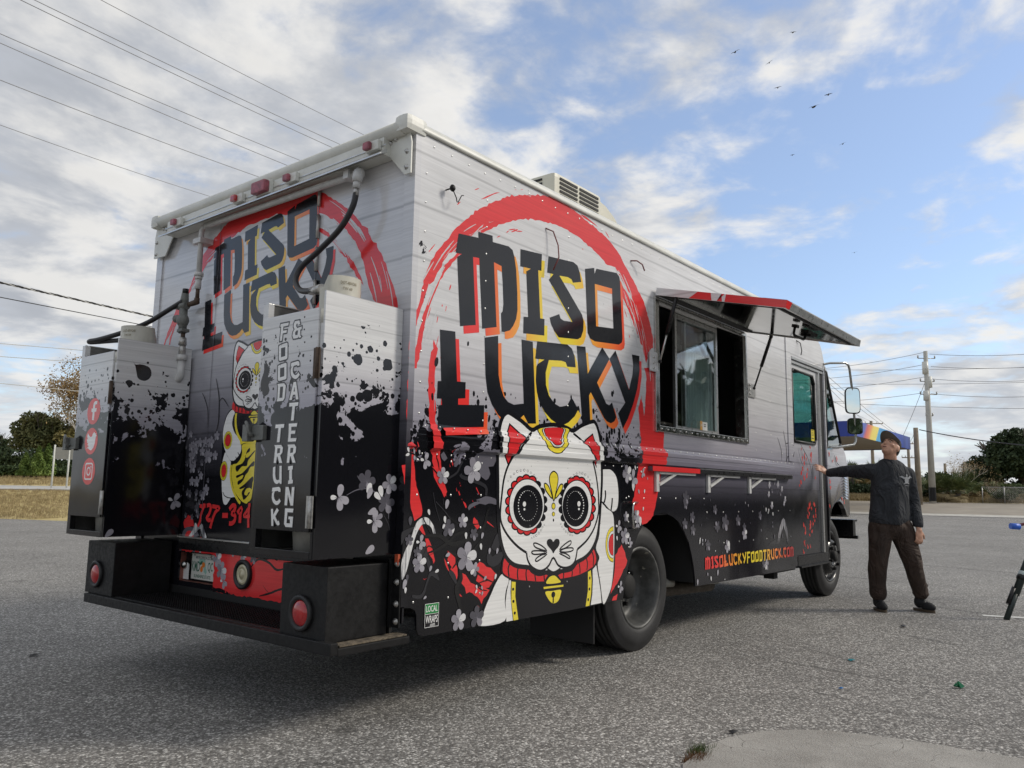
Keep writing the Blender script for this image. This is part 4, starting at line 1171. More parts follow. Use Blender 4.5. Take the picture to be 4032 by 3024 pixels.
TXT_CACHE = {}
def text_polys(txt, size, bold=0.012):
    """outline of built-in font text as triangles in a plane"""
    cu = bpy.data.curves.new('text_tmp', 'FONT')
    cu.body = txt; cu.size = size; cu.offset = bold; cu.resolution_u = 3
    ob = bpy.data.objects.new('text_tmp', cu); COL.objects.link(ob)
    dg = bpy.context.evaluated_depsgraph_get()
    me = ob.evaluated_get(dg).to_mesh()
    tris = []
    me.calc_loop_triangles()
    for t in me.loop_triangles: tris.append([(me.vertices[i].co.x, me.vertices[i].co.y) for i in t.vertices])
    ob.evaluated_get(dg).to_mesh_clear()
    bpy.data.objects.remove(ob); bpy.data.curves.remove(cu)
    return tris
def put_text(art, mat, layer, txt, u, z, width, height):
    tris = text_polys(txt, 1.0)
    xs = [p[0] for t in tris for p in t]; ys = [p[1] for t in tris for p in t]
    kx, ky = width/(max(xs)-min(xs)), height/(max(ys)-min(ys))
    for t in tris: art.poly(mat, layer, [(u+(p[0]-min(xs))*kx, z+(p[1]-min(ys))*ky) for p in t])
# ------------------------------------------------------------------ ground
def spot(bearing, dist, z=0.0):
    """point at a compass-like bearing (degrees from the truck's long axis) and distance from the edge of the lot's kerb return"""
    a = math.radians(bearing)
    return Vector((-2.66+dist*math.cos(a), -2.80+dist*math.sin(a), z))

def asphalt():
    m = bpy.data.materials.new('aged_asphalt'); m.use_nodes = True
    n = NT(m.node_tree); b = m.node_tree.nodes['Principled BSDF']
    c = n.coord()
    v1 = n.voro(c, 80.0); v2 = n.voro(c, 150.0)
    s1 = n.xyz(v1.outputs['Color'])[0]; s2 = n.xyz(v2.outputs['Color'])[0]
    fine = n.noise(c, 420.0, 2.0)
    stone = n.m('ADD', n.m('MULTIPLY', s1, 0.55), n.m('MULTIPLY', s2, 0.45))
    col = n.ramp(stone, [(0.12, (0.085, 0.080, 0.074)), (0.42, (0.200, 0.191, 0.178)), (0.66, (0.330, 0.317, 0.296)), (0.84, (0.72, 0.70, 0.66))])
    edge = n.sstep(v1.outputs['Distance'], 0.30, 0.62)
    col = n.mix(n.m('MULTIPLY', edge, 0.45), col, (0.105, 0.10, 0.094))
    big = n.noise(c, 0.35, 5.0, 0.6); mid = n.noise(c, 2.6, 5.0, 0.65)
    tone = n.m('ADD', n.rng(big, 0.3, 0.7, 0.86, 1.16), n.rng(mid, 0.3, 0.7, -0.10, 0.10))
    # oil marks and faint tyre scuffs, streaked along the driving direction
    X_, Y_, Z_ = n.xyz(c)
    rot = n.vec(n.m('ADD', n.m('MULTIPLY', X_, 0.55), n.m('MULTIPLY', Y_, 0.83)), n.m('SUBTRACT', n.m('MULTIPLY', X_, 0.83), n.m('MULTIPLY', Y_, 0.55)), 0.0)
    rx, ry, rz = n.xyz(rot)
    scuff = n.noise(n.vec(n.m('MULTIPLY', ry, 0.5), n.m('MULTIPLY', rx, 3.2), 2.0), 1.0, 4.0, 0.6)
    tone = n.m('MULTIPLY', tone, n.rng(n.sstep(scuff, 0.60, 0.72), 0.0, 1.0, 1.0, 0.74))
    spots = n.voro(c, 0.8); sr_ = n.xyz(spots.outputs['Color'])[0]
    oil = n.m('MULTIPLY', n.sstep(n.m('ADD', spots.outputs['Distance'], n.m('MULTIPLY', mid, 0.10)), 0.20, 0.11), n.m('GREATER_THAN', sr_, 0.72))
    tone = n.m('MULTIPLY', tone, n.rng(oil, 0.0, 1.0, 1.0, 0.74))
    # individual oil streaks where cars have stood
    for (x0, y0, x1, y1, wd_, dk) in ((2.75, -.55, 2.62, -1.75, .030, .62), (3.30, -.75, 2.95, -1.35, .018, .7), (4.45, -1.15, 4.2, -1.6, .055, .66), (2.05, -1.15, 1.95, -1.55, .022, .72), (1.9, -1.55, 1.95, -2.1, .05, .78), (-.26, .10, -.14, .20, .055, .62), (6.5, -.9, 6.2, -1.7, .05, .72), (9.0, 1.0, 8.6, -.6, .07, .72), (12.0, .6, 11.4, -1.2, .09, .74), (.9, .4, 1.5, -.6, .02, .85)):
        dx, dy = x1-x0, y1-y0; L_ = math.hypot(dx, dy); dx, dy = dx/L_, dy/L_
        px_ = n.m('ADD', n.m('MULTIPLY', n.m('SUBTRACT', X_, (x0+x1)/2), dx), n.m('MULTIPLY', n.m('SUBTRACT', Y_, (y0+y1)/2), dy))
        py_ = n.m('SUBTRACT', n.m('MULTIPLY', n.m('SUBTRACT', X_, (x0+x1)/2), dy), n.m('MULTIPLY', n.m('SUBTRACT', Y_, (y0+y1)/2), dx))
        e_ = n.m('SQRT', n.m('ADD', n.m('POWER', n.m('DIVIDE', px_, L_*.5+wd_), 2.0), n.m('POWER', n.m('DIVIDE', py_, wd_), 2.0)))
        k_ = n.sstep(n.m('ADD', e_, n.m('MULTIPLY', n.m('SUBTRACT', mid, .5), 2.2)), 1.25, .45)
        tone = n.m('MULTIPLY', tone, n.rng(k_, 0.0, 1.0, 1.0, dk))
    sv = n.new('ShaderNodeVectorMath', operation='SCALE'); n.put(sv.inputs[0], col); n.put(sv.inputs['Scale'], tone)
    n.put(b.inputs['Base Color'], sv.outputs[0])
    n.put(b.inputs['Roughness'], n.rng(stone, 0.0, 1.0, 0.75, 0.95))
    b.inputs['Specular IOR Level'].default_value = 0.3
    h = n.m('ADD', n.m('MULTIPLY', n.m('SUBTRACT', 1.0, v1.outputs['Distance']), 0.8), n.m('MULTIPLY', n.m('ADD', s1, fine), 0.35))
    n.put(b.inputs['Normal'], n.bump(h, 0.75, 0.006))
    return m
def grassy(name, stops, scale=3.0):
    m = bpy.data.materials.new(name); m.use_nodes = True
    n = NT(m.node_tree); b = m.node_tree.nodes['Principled BSDF']
    c = n.coord()
    f = n.m('ADD', n.m('MULTIPLY', n.noise(c, scale*0.12, 4.0, 0.6), 0.55), n.m('MULTIPLY', n.noise(c, scale*1.6, 5.0, 0.7), 0.45))
    n.put(b.inputs['Base Color'], n.ramp(f, stops)); b.inputs['Roughness'].default_value = 0.95
    n.put(b.inputs['Normal'], n.bump(n.noise(c, scale*5.0, 4.0, 0.7), 0.8, 0.05))
    return m
M_asphalt = asphalt()
M_lawn = grassy('dry_lawn', [(0.30, (0.30, 0.25, 0.09)), (0.46, (0.50, 0.40, 0.17)), (0.62, (0.62, 0.50, 0.24)), (0.8, (0.34, 0.33, 0.12))])
M_verge = grassy('dry_verge', [(0.3, (0.16, 0.13, 0.06)), (0.6, (0.36, 0.28, 0.13)), (0.8, (0.14, 0.15, 0.05))])
M_road = principled('sandy_road', (0.30, 0.265, 0.215), 0.9, var=0.16, vscale=0.5)
M_conc = principled('pale_concrete', (0.46, 0.45, 0.42), 0.85, var=0.16, vscale=1.2, bump=0.2, bscale=60.0)
M_kerb = principled('kerb_concrete', (0.52, 0.50, 0.45), 0.85, var=0.12, vscale=3.0)
M_gut = principled('gutter_asphalt', (0.10, 0.105, 0.115), 0.9, var=0.2, vscale=0.8)

def ring(name, nodes0, nodes1, mat, sub=8):
    """strip of ground between two polylines given as (bearing, distance, height)"""
    vs, fs = [], []
    def interp(nodes, t):
        x = t*(len(nodes)-1); i = min(int(x), len(nodes)-2); f = x-i
        a, b = spot(*nodes[i]), spot(*nodes[i+1])
        return a.lerp(b, f)
    k = sub*(len(nodes0)-1); J = 4
    for i in range(k+1):
        p, q = interp(nodes0, i/k), interp(nodes1, i/k)
        for j in range(J+1): vs.append(p.lerp(q, j/J))
    for i in range(k):
        for j in range(J):
            a = i*(J+1)+j
            fs.append((a, a+1, a+J+2, a+J+1))
    mb = MB(); mb.add(vs, fs, True)
    return tag(mb.build(name, mat), kind='structure')
SPLIT = 42.0
def arc(b0, b1, r, z, n=6): return [(b0+(b1-b0)*i/n, r, z) for i in range(n+1)]
L0 = [(SPLIT, 27.0, 0.0), (56, 26.6, 0.0), (67.8, 27.4, 0.0), (71.5, 29.6, 0.0), (80, 33.0, 0.0), (95, 45.0, 0.0)]
def outl(r, z): return [(b_, r+(d-28)*0.35, z) for b_, d, _ in L0]
R0 = arc(SPLIT, -60, 55.0, 0.0, 8)
lotpts = [spot(*p) for p in R0[::-1]]+[spot(*p) for p in L0]+[spot(b_, 60, 0) for b_ in range(110, 300, 20)]
mb = MB()
tri = tessellate_polygon([lotpts]); mb.add(lotpts, [tuple(t) for t in tri])
tag(mb.build('parking_lot', M_asphalt), kind='structure')
ring('lawn', L0, outl(44.0, .787), M_lawn)
ring('gutter', outl(44.02, .787), outl(44.6, .815), M_gut)
ring('path', outl(44.62, .83), outl(47.5, .99), M_conc)
ring('lawn', outl(47.52, .99), outl(75.0, 2.0), M_lawn)
ring('ground', outl(75.1, 2.0), outl(260.0, 2.3), M_verge)
def outr(r, z): return [(b_, r, z) for b_, _, _ in R0]
ring('gutter', outr(55.02, .004), outr(55.6, .012), M_gut)
ring('kerb', outr(55.62, .02), outr(56.3, .13), M_kerb)
ring('road', outr(56.32, .12), outr(70.0, .76), M_road)
ring('verge', outr(70.02, .77), outr(78.0, 1.17), M_verge)
ring('ground', outr(78.02, 1.17), outr(300.0, 2.2), M_verge)
mb = MB(); n_ = 48
vs = [(-2.66+2600*math.cos(2*PI*k/n_), -2.8+2600*math.sin(2*PI*k/n_), -.35) for k in range(n_)]
mb.add(vs, [tuple(range(n_))]); tag(mb.build('ground', M_verge), kind='structure')
# painted bay lines at the right edge
M_line = principled('worn_white_paint', (0.58, 0.58, 0.55), 0.8, var=0.25, vscale=14.0)
mb = MB()
for a, b_ in (((6.12, -1.45), (7.1, -4.2)), ((9.22, -1.33), (10.6, -4.6))):
    d = (Vector(b_)-Vector(a)).normalized(); nn = Vector((-d.y, d.x))*.05
    p = [Vector(a)+nn, Vector(b_)+nn, Vector(b_)-nn, Vector(a)-nn]
    mb.add([(q.x, q.y, .004) for q in p], [(0, 1, 2, 3)])
tag(mb.build('bay_line', M_line), kind='structure')
# raised pavement slab in the foreground with weathered edge
slab = [(0.20, -1.30), (0.45, -1.232), (0.71, -1.205), (0.87, -1.225), (1.06, -1.30), (1.20, -1.42), (1.30, -1.58), (1.36, -1.78), (1.40, -2.0), (1.44, -2.4), (1.55, -3.2), (-1.5, -3.2), (-.8, -1.9)]
mm_ = principled('weathered_pavement', (0.33, 0.31, 0.285), 0.9, var=0.0)
n = NT(mm_.node_tree); b = mm_.node_tree.nodes['Principled BSDF']; c = n.coord()
f1 = n.noise(c, 3.0, 6.0, 0.65); f2 = n.noise(c, 160.0, 4.0, 0.7); f3 = n.voro(c, 120.0)
col = n.ramp(n.m('ADD', n.m('MULTIPLY', f1, .45), n.m('MULTIPLY', f2, .55)), [(.34, (.19, .178, .16)), (.5, (.33, .315, .29)), (.66, (.47, .455, .42))])
ck = n.voro(n.vec(n.m('ADD', n.xyz(c)[0], n.m('MULTIPLY', f1, .3)), n.m('ADD', n.xyz(c)[1], n.m('MULTIPLY', f1, .2)), 0.0), 6.0, 'DISTANCE_TO_EDGE')
crack = n.sstep(ck.outputs[0], 0.012, 0.0)
col = n.mix(n.m('MULTIPLY', crack, n.sstep(f1, .48, .56)), col, (.06, .055, .05))
n.put(b.inputs['Base Color'], col)
n.put(b.inputs['Normal'], n.bump(n.m('ADD', n.m('MULTIPLY', f2, 1.0), n.m('MULTIPLY', f3.outputs['Distance'], .5)), .6, .006))
sp = catmull(slab, 4) if False else slab
mb = MB()
random.seed(4)
sp = rough_poly(sp, random.Random(8), .05, .006)
top = [(x, y, .014) for x, y in sp]; base_ = [(x+(.03 if x > .3 else 0), y+(.02 if y > -1.6 else 0), -.01) for x, y in sp]
tri = tessellate_polygon([[Vector((x, y, 0)) for x, y in sp]])
mb.add(top, [tuple(t) for t in tri])
k_ = len(sp)
mb.add(top+base_, [(i, (i+1) % k_, (i+1) % k_+k_, i+k_) for i in range(k_)])
tag(mb.build('pavement', mm_), kind='structure')
# ------------------------------------------------------------------ the food truck
W = 2.62
truck = tag(empty('food_truck'), 'food truck wrapped with a white cat and red brush circle, its serving hatch open', 'food truck')
rnd = random.Random(5)

def panel(name, outer, holes, surf, mats, parent, thick=0.012, cuts=()):
    """sheet panel cut to an outline with holes, with returned edges of the given thickness"""
    loops = [outer]+list(holes)
    vec = [[Vector((p[0], p[1], 0)) for p in l] for l in loops]
    tri = tessellate_polygon(vec)
    flat = [p for l in loops for p in l]
    bm = bmesh.new()
    vs = [bm.verts.new((p[0], p[1], 0)) for p in flat]
    for t in tri:
        try: bm.faces.new([vs[i] for i in t])
        except ValueError: pass
    for c in cuts:
        bmesh.ops.bisect_plane(bm, geom=list(bm.verts)+list(bm.edges)+list(bm.faces), plane_co=(0, c, 0), plane_no=(0, 1, 0))
    bnd = [e for e in bm.edges if len(e.link_faces) == 1]
    lo = {}
    for v in list(bm.verts):
        lo[v] = v.co.copy()
    ret = bmesh.ops.extrude_edge_only(bm, edges=bnd)
    newv = [g for g in ret['geom'] if isinstance(g, bmesh.types.BMVert)]
    ns = set(newv)
    for v in bm.verts:
        u, z = v.co.x, v.co.y
        v.co = Vector(surf(u, z, -thick if v in ns else 0.0))
    bmesh.ops.recalc_face_normals(bm, faces=bm.faces)
    me = bpy.data.meshes.new(name); bm.to_mesh(me); bm.free()
    return link(name, me, mats, parent)

# ---- side panel with the moulded belt rail, hatch opening and wheel arch
ARCH = [(2.00, .394), (2.03, .5), (2.07, .60), (2.13, .70), (2.208, .815), (2.289, .884), (2.37, .92), (2.454, .942), (2.55, .952), (2.627, .949), (2.72, .925), (2.807, .89), (2.90, .815), (2.972, .731), (3.02, .63), (3.05, .54), (3.07, .45), (3.075, .392)]
out_side = [(0.0, 2.913), (0.0, .54), (.06, .535), (.085, .52), (.095, .50), (.10, .43), (.115, .403), (.145, .394)]+ARCH+[(5.33, .385), (5.33, 2.512), (6.37, 2.512), (6.392, 2.57), (6.29, 2.752), (6.03, 2.913)]
win = [(2.508, 1.589), (4.125, 1.589), (4.125, 2.515), (2.508, 2.50)]
side = panel('side_panel', out_side, [win], side_surf, M_wrap_side, truck, cuts=CUTS)

# ---- rear panel with recess for the number plate
out_rear = [(-W, .47), (-W, 2.905), (0.0, 2.905), (0.0, .47)]
rec = [(-2.051, .505), (-2.051, .683), (-1.634, .683), (-1.634, .505)]
rear = panel('rear_panel', out_rear, [rec], rear_surf, M_wrap_rear, truck)
mb = MB(); mb.box(.05, .056, 1.60, 2.12, .48, .71); mb.build('plate_recess', M_black_paint, truck)
# recess walls
mb = MB(); mb.box(.001, .05, 2.0515, 2.056, .505, .683); mb.box(.001, .05, 1.629, 1.634, .505, .683); mb.box(.001, .05, 1.634, 2.051, .683, .688); mb.box(.001, .05, 1.634, 2.051, .500, .505)
mb.build('recess_wall', principled('scuffed_print', (0.22, 0.08, 0.06), 0.4, var=0.7, vscale=14.0), truck)
# far side and cab
mb = MB()
mb.box(0.02, 5.33, W-.012, W, .40, 2.913)
mb.box(5.33, 6.30, W-.012, W, .47, 1.62); mb.box(5.33, 6.30, W-.012, W, 2.45, 2.913); mb.box(5.33, 5.45, W-.012, W, 1.62, 2.45)
mb.box(6.30, 7.0, W-.012, W, .8, 1.60)
mb.build('left_panel', M_wrap_side, truck)
# ---- roof with rounded edge rails
mb = MB()
mb.box(0.05, 6.02, .06, W-.06, 2.965, 2.985)
mb.build('roof', M_paint_white, truck)
def edge_prof(t):  # profile of the roof edge: outward, height
    a = t*PI/2
    return (0.062*(1-math.sin(a))-0.014, 2.914+0.020*0+0.073*math.sin(a)) if False else (-0.014+0.07*(1-math.cos(a)), 2.93+0.056*math.sin(a))
for nm, y_of, sgn in (('roof_edge_rail', 0.0, 1), ('roof_edge_rail', W, -1)):
    prof = [(-0.003, 2.914), (-0.014, 2.916)]+[edge_prof(i/6) for i in range(7)]+[(0.07, 2.965)]
    vs, fs = [], []
    xs = [0.02, 1.5, 3.0, 4.5, 6.02]
    for x in xs:
        for (o, z) in prof: vs.append((x, y_of+sgn*o, z))
    n_ = len(prof)
    for i in range(len(xs)-1):
        for k in range(n_-1): fs.append((i*n_+k, i*n_+k+1, (i+1)*n_+k+1, (i+1)*n_+k))
    mb = MB(); mb.add(vs, fs, True); mb.build(nm, M_paint_white, truck)
mb = MB(); mb.tube([(-.05, .045, 2.925), (-.05, 2.54, 2.937)], .040, 14)
mb.box(-.03, .03, .05, 2.57, 2.90, 2.955)
mb.build('rear_roof_rail', M_paint_white, truck)
for y in (0.035, 2.555):
    mb = MB(); mb.box(-.09, .06, y-.05, y+.05, 2.893, 2.983, .034)
    mb.build('roof_corner_cap', M_paint_white, truck)
# ---- corner posts and vertical seams
for y0, y1 in ((-.004, .076), (W-.076, W+.004)):
    mb = MB(); mb.box(-.010, .03, max(y0, -.0004), min(y1, W+.0004), .545, 2.905, .0); mb.build('corner_post', M_wrap_rear, truck)
mb = MB(); mb.tube([(-.012, .775, 1.92), (-.012, .775, 2.06)], .010, 8)
repeat(mb.build('door_hinge', M_galv, truck), [(0, 0, .19*k) for k in range(1, 5)])
mb = MB(); mb.box(5.16, 5.272, -.010, -.001, 1.43, 2.90, .003); mb.build('seam_strip', M_wrap_side, truck)
# ---- header beam under the roof, gussets, lights
mb = MB(); mb.box(-.085, -.004, .16, 2.36, 2.80, 2.893); mb.build('header_beam', M_paint_white, truck)
mb = MB(); mb.prism([(-.088, 2.80), (-.135, 2.778), (-.135, 2.786), (-.088, 2.822)], 1, .13, 2.38); mb.box(-.09, -.087, .14, 2.38, 2.845, 2.85); mb.build('header_lip', M_alu, truck)
for pts in ([(.004, 2.845), (.004, 2.68), (.047, 2.678), (.182, 2.82), (.192, 2.915), (.022, 2.915)], [(W-.004, 2.845), (W-.004, 2.69), (2.456, 2.683), (2.369, 2.80), (2.40, 2.915), (W-.022, 2.915)]):
    mb = MB(); mb.prism(pts, 0, -.038, -.030)
    g = mb.build('gusset_plate', M_paint_white, truck)
    cy_ = sum(p[0] for p in pts)/6
    for (a, b_) in ((.12, 2.885), (.16, 2.875), (.035, 2.80), (.035, 2.715)):
        y = a if cy_ < 1 else W-a
        mb = MB(); mb.lathe([(0, -.050), (.007, -.050), (.009, -.044), (.014, -.039), (.014, -.037)], (0, y, b_), 'X', 10); mb.build('bolt', M_alu, g)
for y, w_, h_, mt in ((.225, .10, .052, M_redfade), (.921, .10, .052, M_redfade), (1.192, .145, .082, M_redfade), (1.461, .10, .052, M_redlens), (2.187, .10, .052, M_redfade)):
    z = 2.853
    mb = MB(); mb.box(-.112, -.086, y-w_/2, y+w_/2, z-h_/2, z+h_/2, .004)
    ml = mb.build('marker_light', M_paint_white, truck)
    mb = MB()
    if w_ > .12: mb.box(-.150, -.112, y-w_/2+.004, y+w_/2-.004, z-h_/2+.006, z+h_/2-.006, .012)
    else: mb.box(-.136, -.112, y-.005, y+w_/2-.004, z-h_/2+.006, z+h_/2-.006, .010)
    mb.build('lens', mt, ml)

# ---- rivets, joined into one part
mb = MB()
def rivet(x, z, y=0.0, r=.0065):
    vs = [(x+r*math.cos(2*PI*k/6), y-.0006, z+r*math.sin(2*PI*k/6)) for k in range(6)]+[(x, y-.0055, z)]
    mb.add(vs, [(k, (k+1) % 6, 6) for k in range(6)], True)
x = .12
while x < 6.0:
    rivet(x, 2.865+.004*math.sin(x*9)); x += .135
for x in np.arange(.10, 5.3, .105):
    rivet(x, 1.272, 0, .0055)
    if not 2.42 < x < 0: rivet(x, 1.409, -.0155, .0055)
for xx in (.07, .31, .55, .98, 1.35, 1.72, 2.08):
    for z in np.arange(.56, 1.25, .17): rivet(xx+rnd.uniform(-.004, .004), z)
    for z in np.arange(1.47, 2.8, .155):
        if xx in (.07, .55, 1.35): rivet(xx, z)
for xx in (4.35, 4.72, 5.0):
    for z in np.arange(1.5, 2.8, .16): rivet(xx, z)
for z in np.arange(1.5, 2.85, .11): rivet(5.245, z, -.0105, .007)
for x in np.arange(3.3, 5.2, .31):
    for z in (.70, .95): rivet(x, z)
for x in np.arange(2.05, 3.3, .24): rivet(x, 1.06)
tag(mb.build('rivets', M_alu, truck, recalc=False), kind='stuff')

# ---- serving hatch: frame, sliding panes, interior
fr = empty('serving_window', parent=truck)
def frame_bar(x0, x1, z0, z1, y0=-.016, y1=.085):
    mb.box(x0, x1, y0, y1, z0, z1, .003)
mb = MB()
frame_bar(2.452, 2.508, 1.545, 2.552); frame_bar(4.125, 4.152, 1.545, 2.545)
mb.box(2.509, 4.124, -.016, .085, 1.545, 1.589, .003); mb.box(2.509, 4.124, -.016, .085, 2.516, 2.55, .003)
mb.box(4.10, 4.124, .0, .085, 1.59, 2.515)
mb.build('frame', M_steel, fr)
mb = MB(); mb.lathe([(0, -.0245), (.006, -.0235), (.0085, -.018), (.0085, -.0165)], (2.53, 0, 1.567), 'Y', 8)
repeat(mb.build('bolt', M_steel, fr), [(.098*k, 0, 0) for k in range(1, 17)])
def pane(x0, x1, z0, z1, y, fw_=.030):
    mb = MB()
    mb.box(x0, x0+fw_, y-.012, y+.012, z0, z1); mb.box(x1-fw_, x1, y-.012, y+.012, z0, z1)
    mb.box(x0+fw_, x1-fw_, y-.011, y+.011, z0, z0+fw_); mb.box(x0+fw_, x1-fw_, y-.011, y+.011, z1-fw_, z1)
    mb.build('sash', M_alu, fr)
    mb = MB(); mb.box(x0+fw_, x1-fw_, y-.002, y+.002, z0+fw_, z1-fw_)
    mb.build('pane', glass('hatch_glass', (.90, .94, .94), 1.3), fr)
pane(2.90, 3.68, 1.592, 2.512, .070)
pane(3.12, 3.655, 1.592, 2.512, .100, .028)
mb = MB(); mb.box(2.89, 4.09, .05, .118, 1.589, 1.60); mb.build('track', M_alu, fr)
# curtain-like screen hanging behind the fixed pane
vs, fs = [], []
nn = 60
for i in range(nn+1):
    x = 3.14+.50*i/nn
    y = .125+.012*math.sin(i*1.05)+.006*math.sin(i*2.7)
    vs += [(x, y, 1.62), (x, y, 2.30-.06*i/nn)]
for i in range(nn): fs.append((2*i, 2*i+2, 2*i+3, 2*i+1))
mb = MB(); mb.add(vs, fs, True); mb.build('strip_curtain', principled('pale_curtain', (.72, .74, .74), .5), fr)
art = Art(); art.poly('st_w', 0, [(3.36, 1.615), (3.45, 1.615), (3.45, 1.685), (3.36, 1.685)]); art.poly('st_o', 1, [(3.315, 1.615), (3.358, 1.615), (3.358, 1.69), (3.315, 1.69)])
ARTM['st_w'] = principled('sticker_white', (.75, .75, .72), .5); ARTM['st_o'] = principled('sticker_orange', (.72, .36, .05), .5); ARTM['st_k'] = principled('sticker_ink', (.03, .03, .03), .5)
put_text(art, 'st_w', 3, '24', 3.322, 1.645, .03, .022)
for z in (1.66, 1.645): art.poly('st_k', 2, [(3.385, z), (3.425, z), (3.425, z+.008), (3.385, z+.008)])
art.build('sticker', lambda u, z, h: (u, .055-h, z), fr)
# kitchen inside the hatch
mb = MB()
mb.box(.6, 5.2, 2.2, 2.25, .7, 2.9); mb.box(.55, .6, .3, 2.2, .7, 2.9); mb.box(5.25, 5.30, .05, 2.5, .7, 2.9); mb.box(.05, 5.3, .03, 2.58, 2.86, 2.90); mb.box(.05, 1.95, .03, 2.58, .58, .62); mb.box(1.95, 3.1, .50, 2.58, .58, .62); mb.box(3.1, 5.3, .03, 2.58, .58, .62)
mb.build('kitchen_wall', principled('kitchen_panel', (.16, .165, .165), .4, .3), truck)
mb = MB()
for z in (1.98, 2.28): mb.box(2.45, 4.6, 1.95, 2.19, z, z+.02)
for k in range(9): mb.tube([(2.6+.21*k, 2.05, 2.0), (2.6+.21*k, 2.05, 2.0+.12+.05*(k%3))], .05, 10)
mb.build('kitchen_shelf', M_steel, truck)
mb = MB(); mb.box(2.4, 4.3, .55, 1.0, 1.0, 1.66); mb.tube([(2.4, .5, 1.69), (4.3, .5, 1.69)], .03, 10); mb.build('kitchen_counter', M_steel, truck)
mb = MB(); mb.box(2.75, 3.05, .62, .9, 1.70, 1.80, .01); mb.box(2.78, 2.81, .62, .65, 1.81, 1.9); mb.build('red_crate', principled('red_plastic', (.35, .02, .025), .4), truck)
# ---- awning door
aw = empty('awning_door', parent=truck)
HZ, OY, OZ = 2.565, -.965, 2.335
xa, xb = 2.452, 4.158
dv = Vector((0, OY, OZ-HZ)); nv = Vector((0, -dv.z, dv.y)).normalized()
if nv.z < 0: nv = -nv
def awp(x, t, h): 
    p = Vector((x, -.018, HZ))+dv*t+nv*h
    return tuple(p)
def awslab(x0, x1, t0, t1, h0, h1):
    v = [awp(x, t, h) for h in (h0, h1) for t in (t0, t1) for x in (x0, x1)]
    mb.add(v, [(0, 2, 3, 1), (4, 5, 7, 6), (0, 1, 5, 4), (2, 6, 7, 3), (0, 4, 6, 2), (1, 3, 7, 5)])
mb = MB(); awslab(xa+.02, xb-.02, .02, .98, .0, .004); mb.build('inner_skin', M_mirror, aw)
mb = MB(); awslab(xa, xb, .0, 1.0, .040, .046)
mb.build('outer_skin', M_wrap_side, aw)
mb = MB(); awslab(xa, xa+.022, .0, 1.0, -.008, .040); mb.build('edge_frame', [M_wrap_side], aw)
mb = MB(); awslab(xb-.022, xb, .0, 1.0, -.008, .040); awslab(xa+.022, xb-.022, .978, 1.0, -.008, .040); mb.build('edge_frame', [M_alu], aw)
mb = MB(); awslab(xa+.022, xb-.022, .0, .022, -.008, .040); mb.build('edge_frame', [M_seal], aw)
mb = MB(); awslab(xa+.05, xb-.05, .06, .075, -.012, -.002); awslab(xa+.05, xb-.05, .925, .94, -.012, -.002); awslab(xa+.05, xa+.062, .08, .92, -.010, -.002); mb.build('seal_strip', M_seal, aw)
# red paint of the brush circle carried over the edge of the door
art = Art()
for t0, t1, s_ in ((.28, .46, .06), (.50, .54, .05), (.56, 1.0, .0)):
    art.poly('red', 0, [(t0, 0), (t1, 0), (t1-s_*.3, 1), (t0+s_, 1)])
def aw_edge(u, z, h): 
    p = Vector((xa-h, -.018, HZ))+dv*u+nv*(-.0075+.053*z); return tuple(p)
art.build('ring_print', aw_edge, aw)
art = Art(); art.poly('red', 0, [(.83, 0), (1, 0), (1, .30), (.93, .24), (.88, .10)])
art.build('ring_print', lambda u, z, h: awp(xa+z, u, .0465+h), aw)
art = Art(); art.poly('red', 0, [(0, 0), (.07, 0), (.10, 1), (0, 1)])
art.build('ring_print', lambda u, z, h: tuple(Vector(awp(xa+u, 1.0, -.0075+.053*z))+dv.normalized()*h), aw)
# handle and latch on the inner skin
mb = MB(); p0 = [awp(3.20, .80, -.03), awp(3.20, .80, -.075), awp(3.22, .80, -.09), awp(3.42, .80, -.09), awp(3.44, .80, -.075), awp(3.44, .80, -.03)]
mb.tube(p0, .010, 8); awslab(3.18, 3.23, .78, .82, -.034, -.012); awslab(3.41, 3.62, .77, .83, -.04, -.012); awslab(3.44, 3.52, .76, .84, -.06, -.04); mb.build('door_handle', M_black_metal, aw)
for xs_, tp in ((2.47, .17), (4.14, .24)):
    a = Vector((xs_+(.0 if xs_ < 3 else .0), -.055, 2.05)); b_ = Vector(awp(xs_, tp, .02 if xs_ < 3 else -.02))
    a.x += -.03 if xs_ < 3 else .06
    m_ = a.lerp(b_, .42)
    mb = MB(); mb.tube([a, m_], .008, 8); mb.cur = 1; mb.tube([m_, b_], .015, 10); mb.sphere(b_, .018, 8, 6); mb.sphere(a, .014, 8, 6)
    mb.build('gas_strut', [M_steel if xs_ < 3 else M_black_metal, M_black_paint], truck)
    mb = MB()
    if xs_ < 3: mb.box(2.352, 2.462, -.0245, -.017, 1.975, 2.12, .003)
    else: mb.box(4.165, 4.335, -.012, -.002, 1.975, 2.10, .003)
    sb = mb.build('strut_bracket', M_wrap_side if xs_ < 3 else M_galv, truck)
    mb = MB(); mb.lathe([(0, -.033), (.008, -.032), (.010, -.026)], ((2.40 if xs_ < 3 else 4.20), .0 if xs_ < 3 else .012, 2.0), 'Y', 8)
    repeat(mb.build('bolt', M_steel, sb), [(0, 0, .04), (0, 0, .08)])
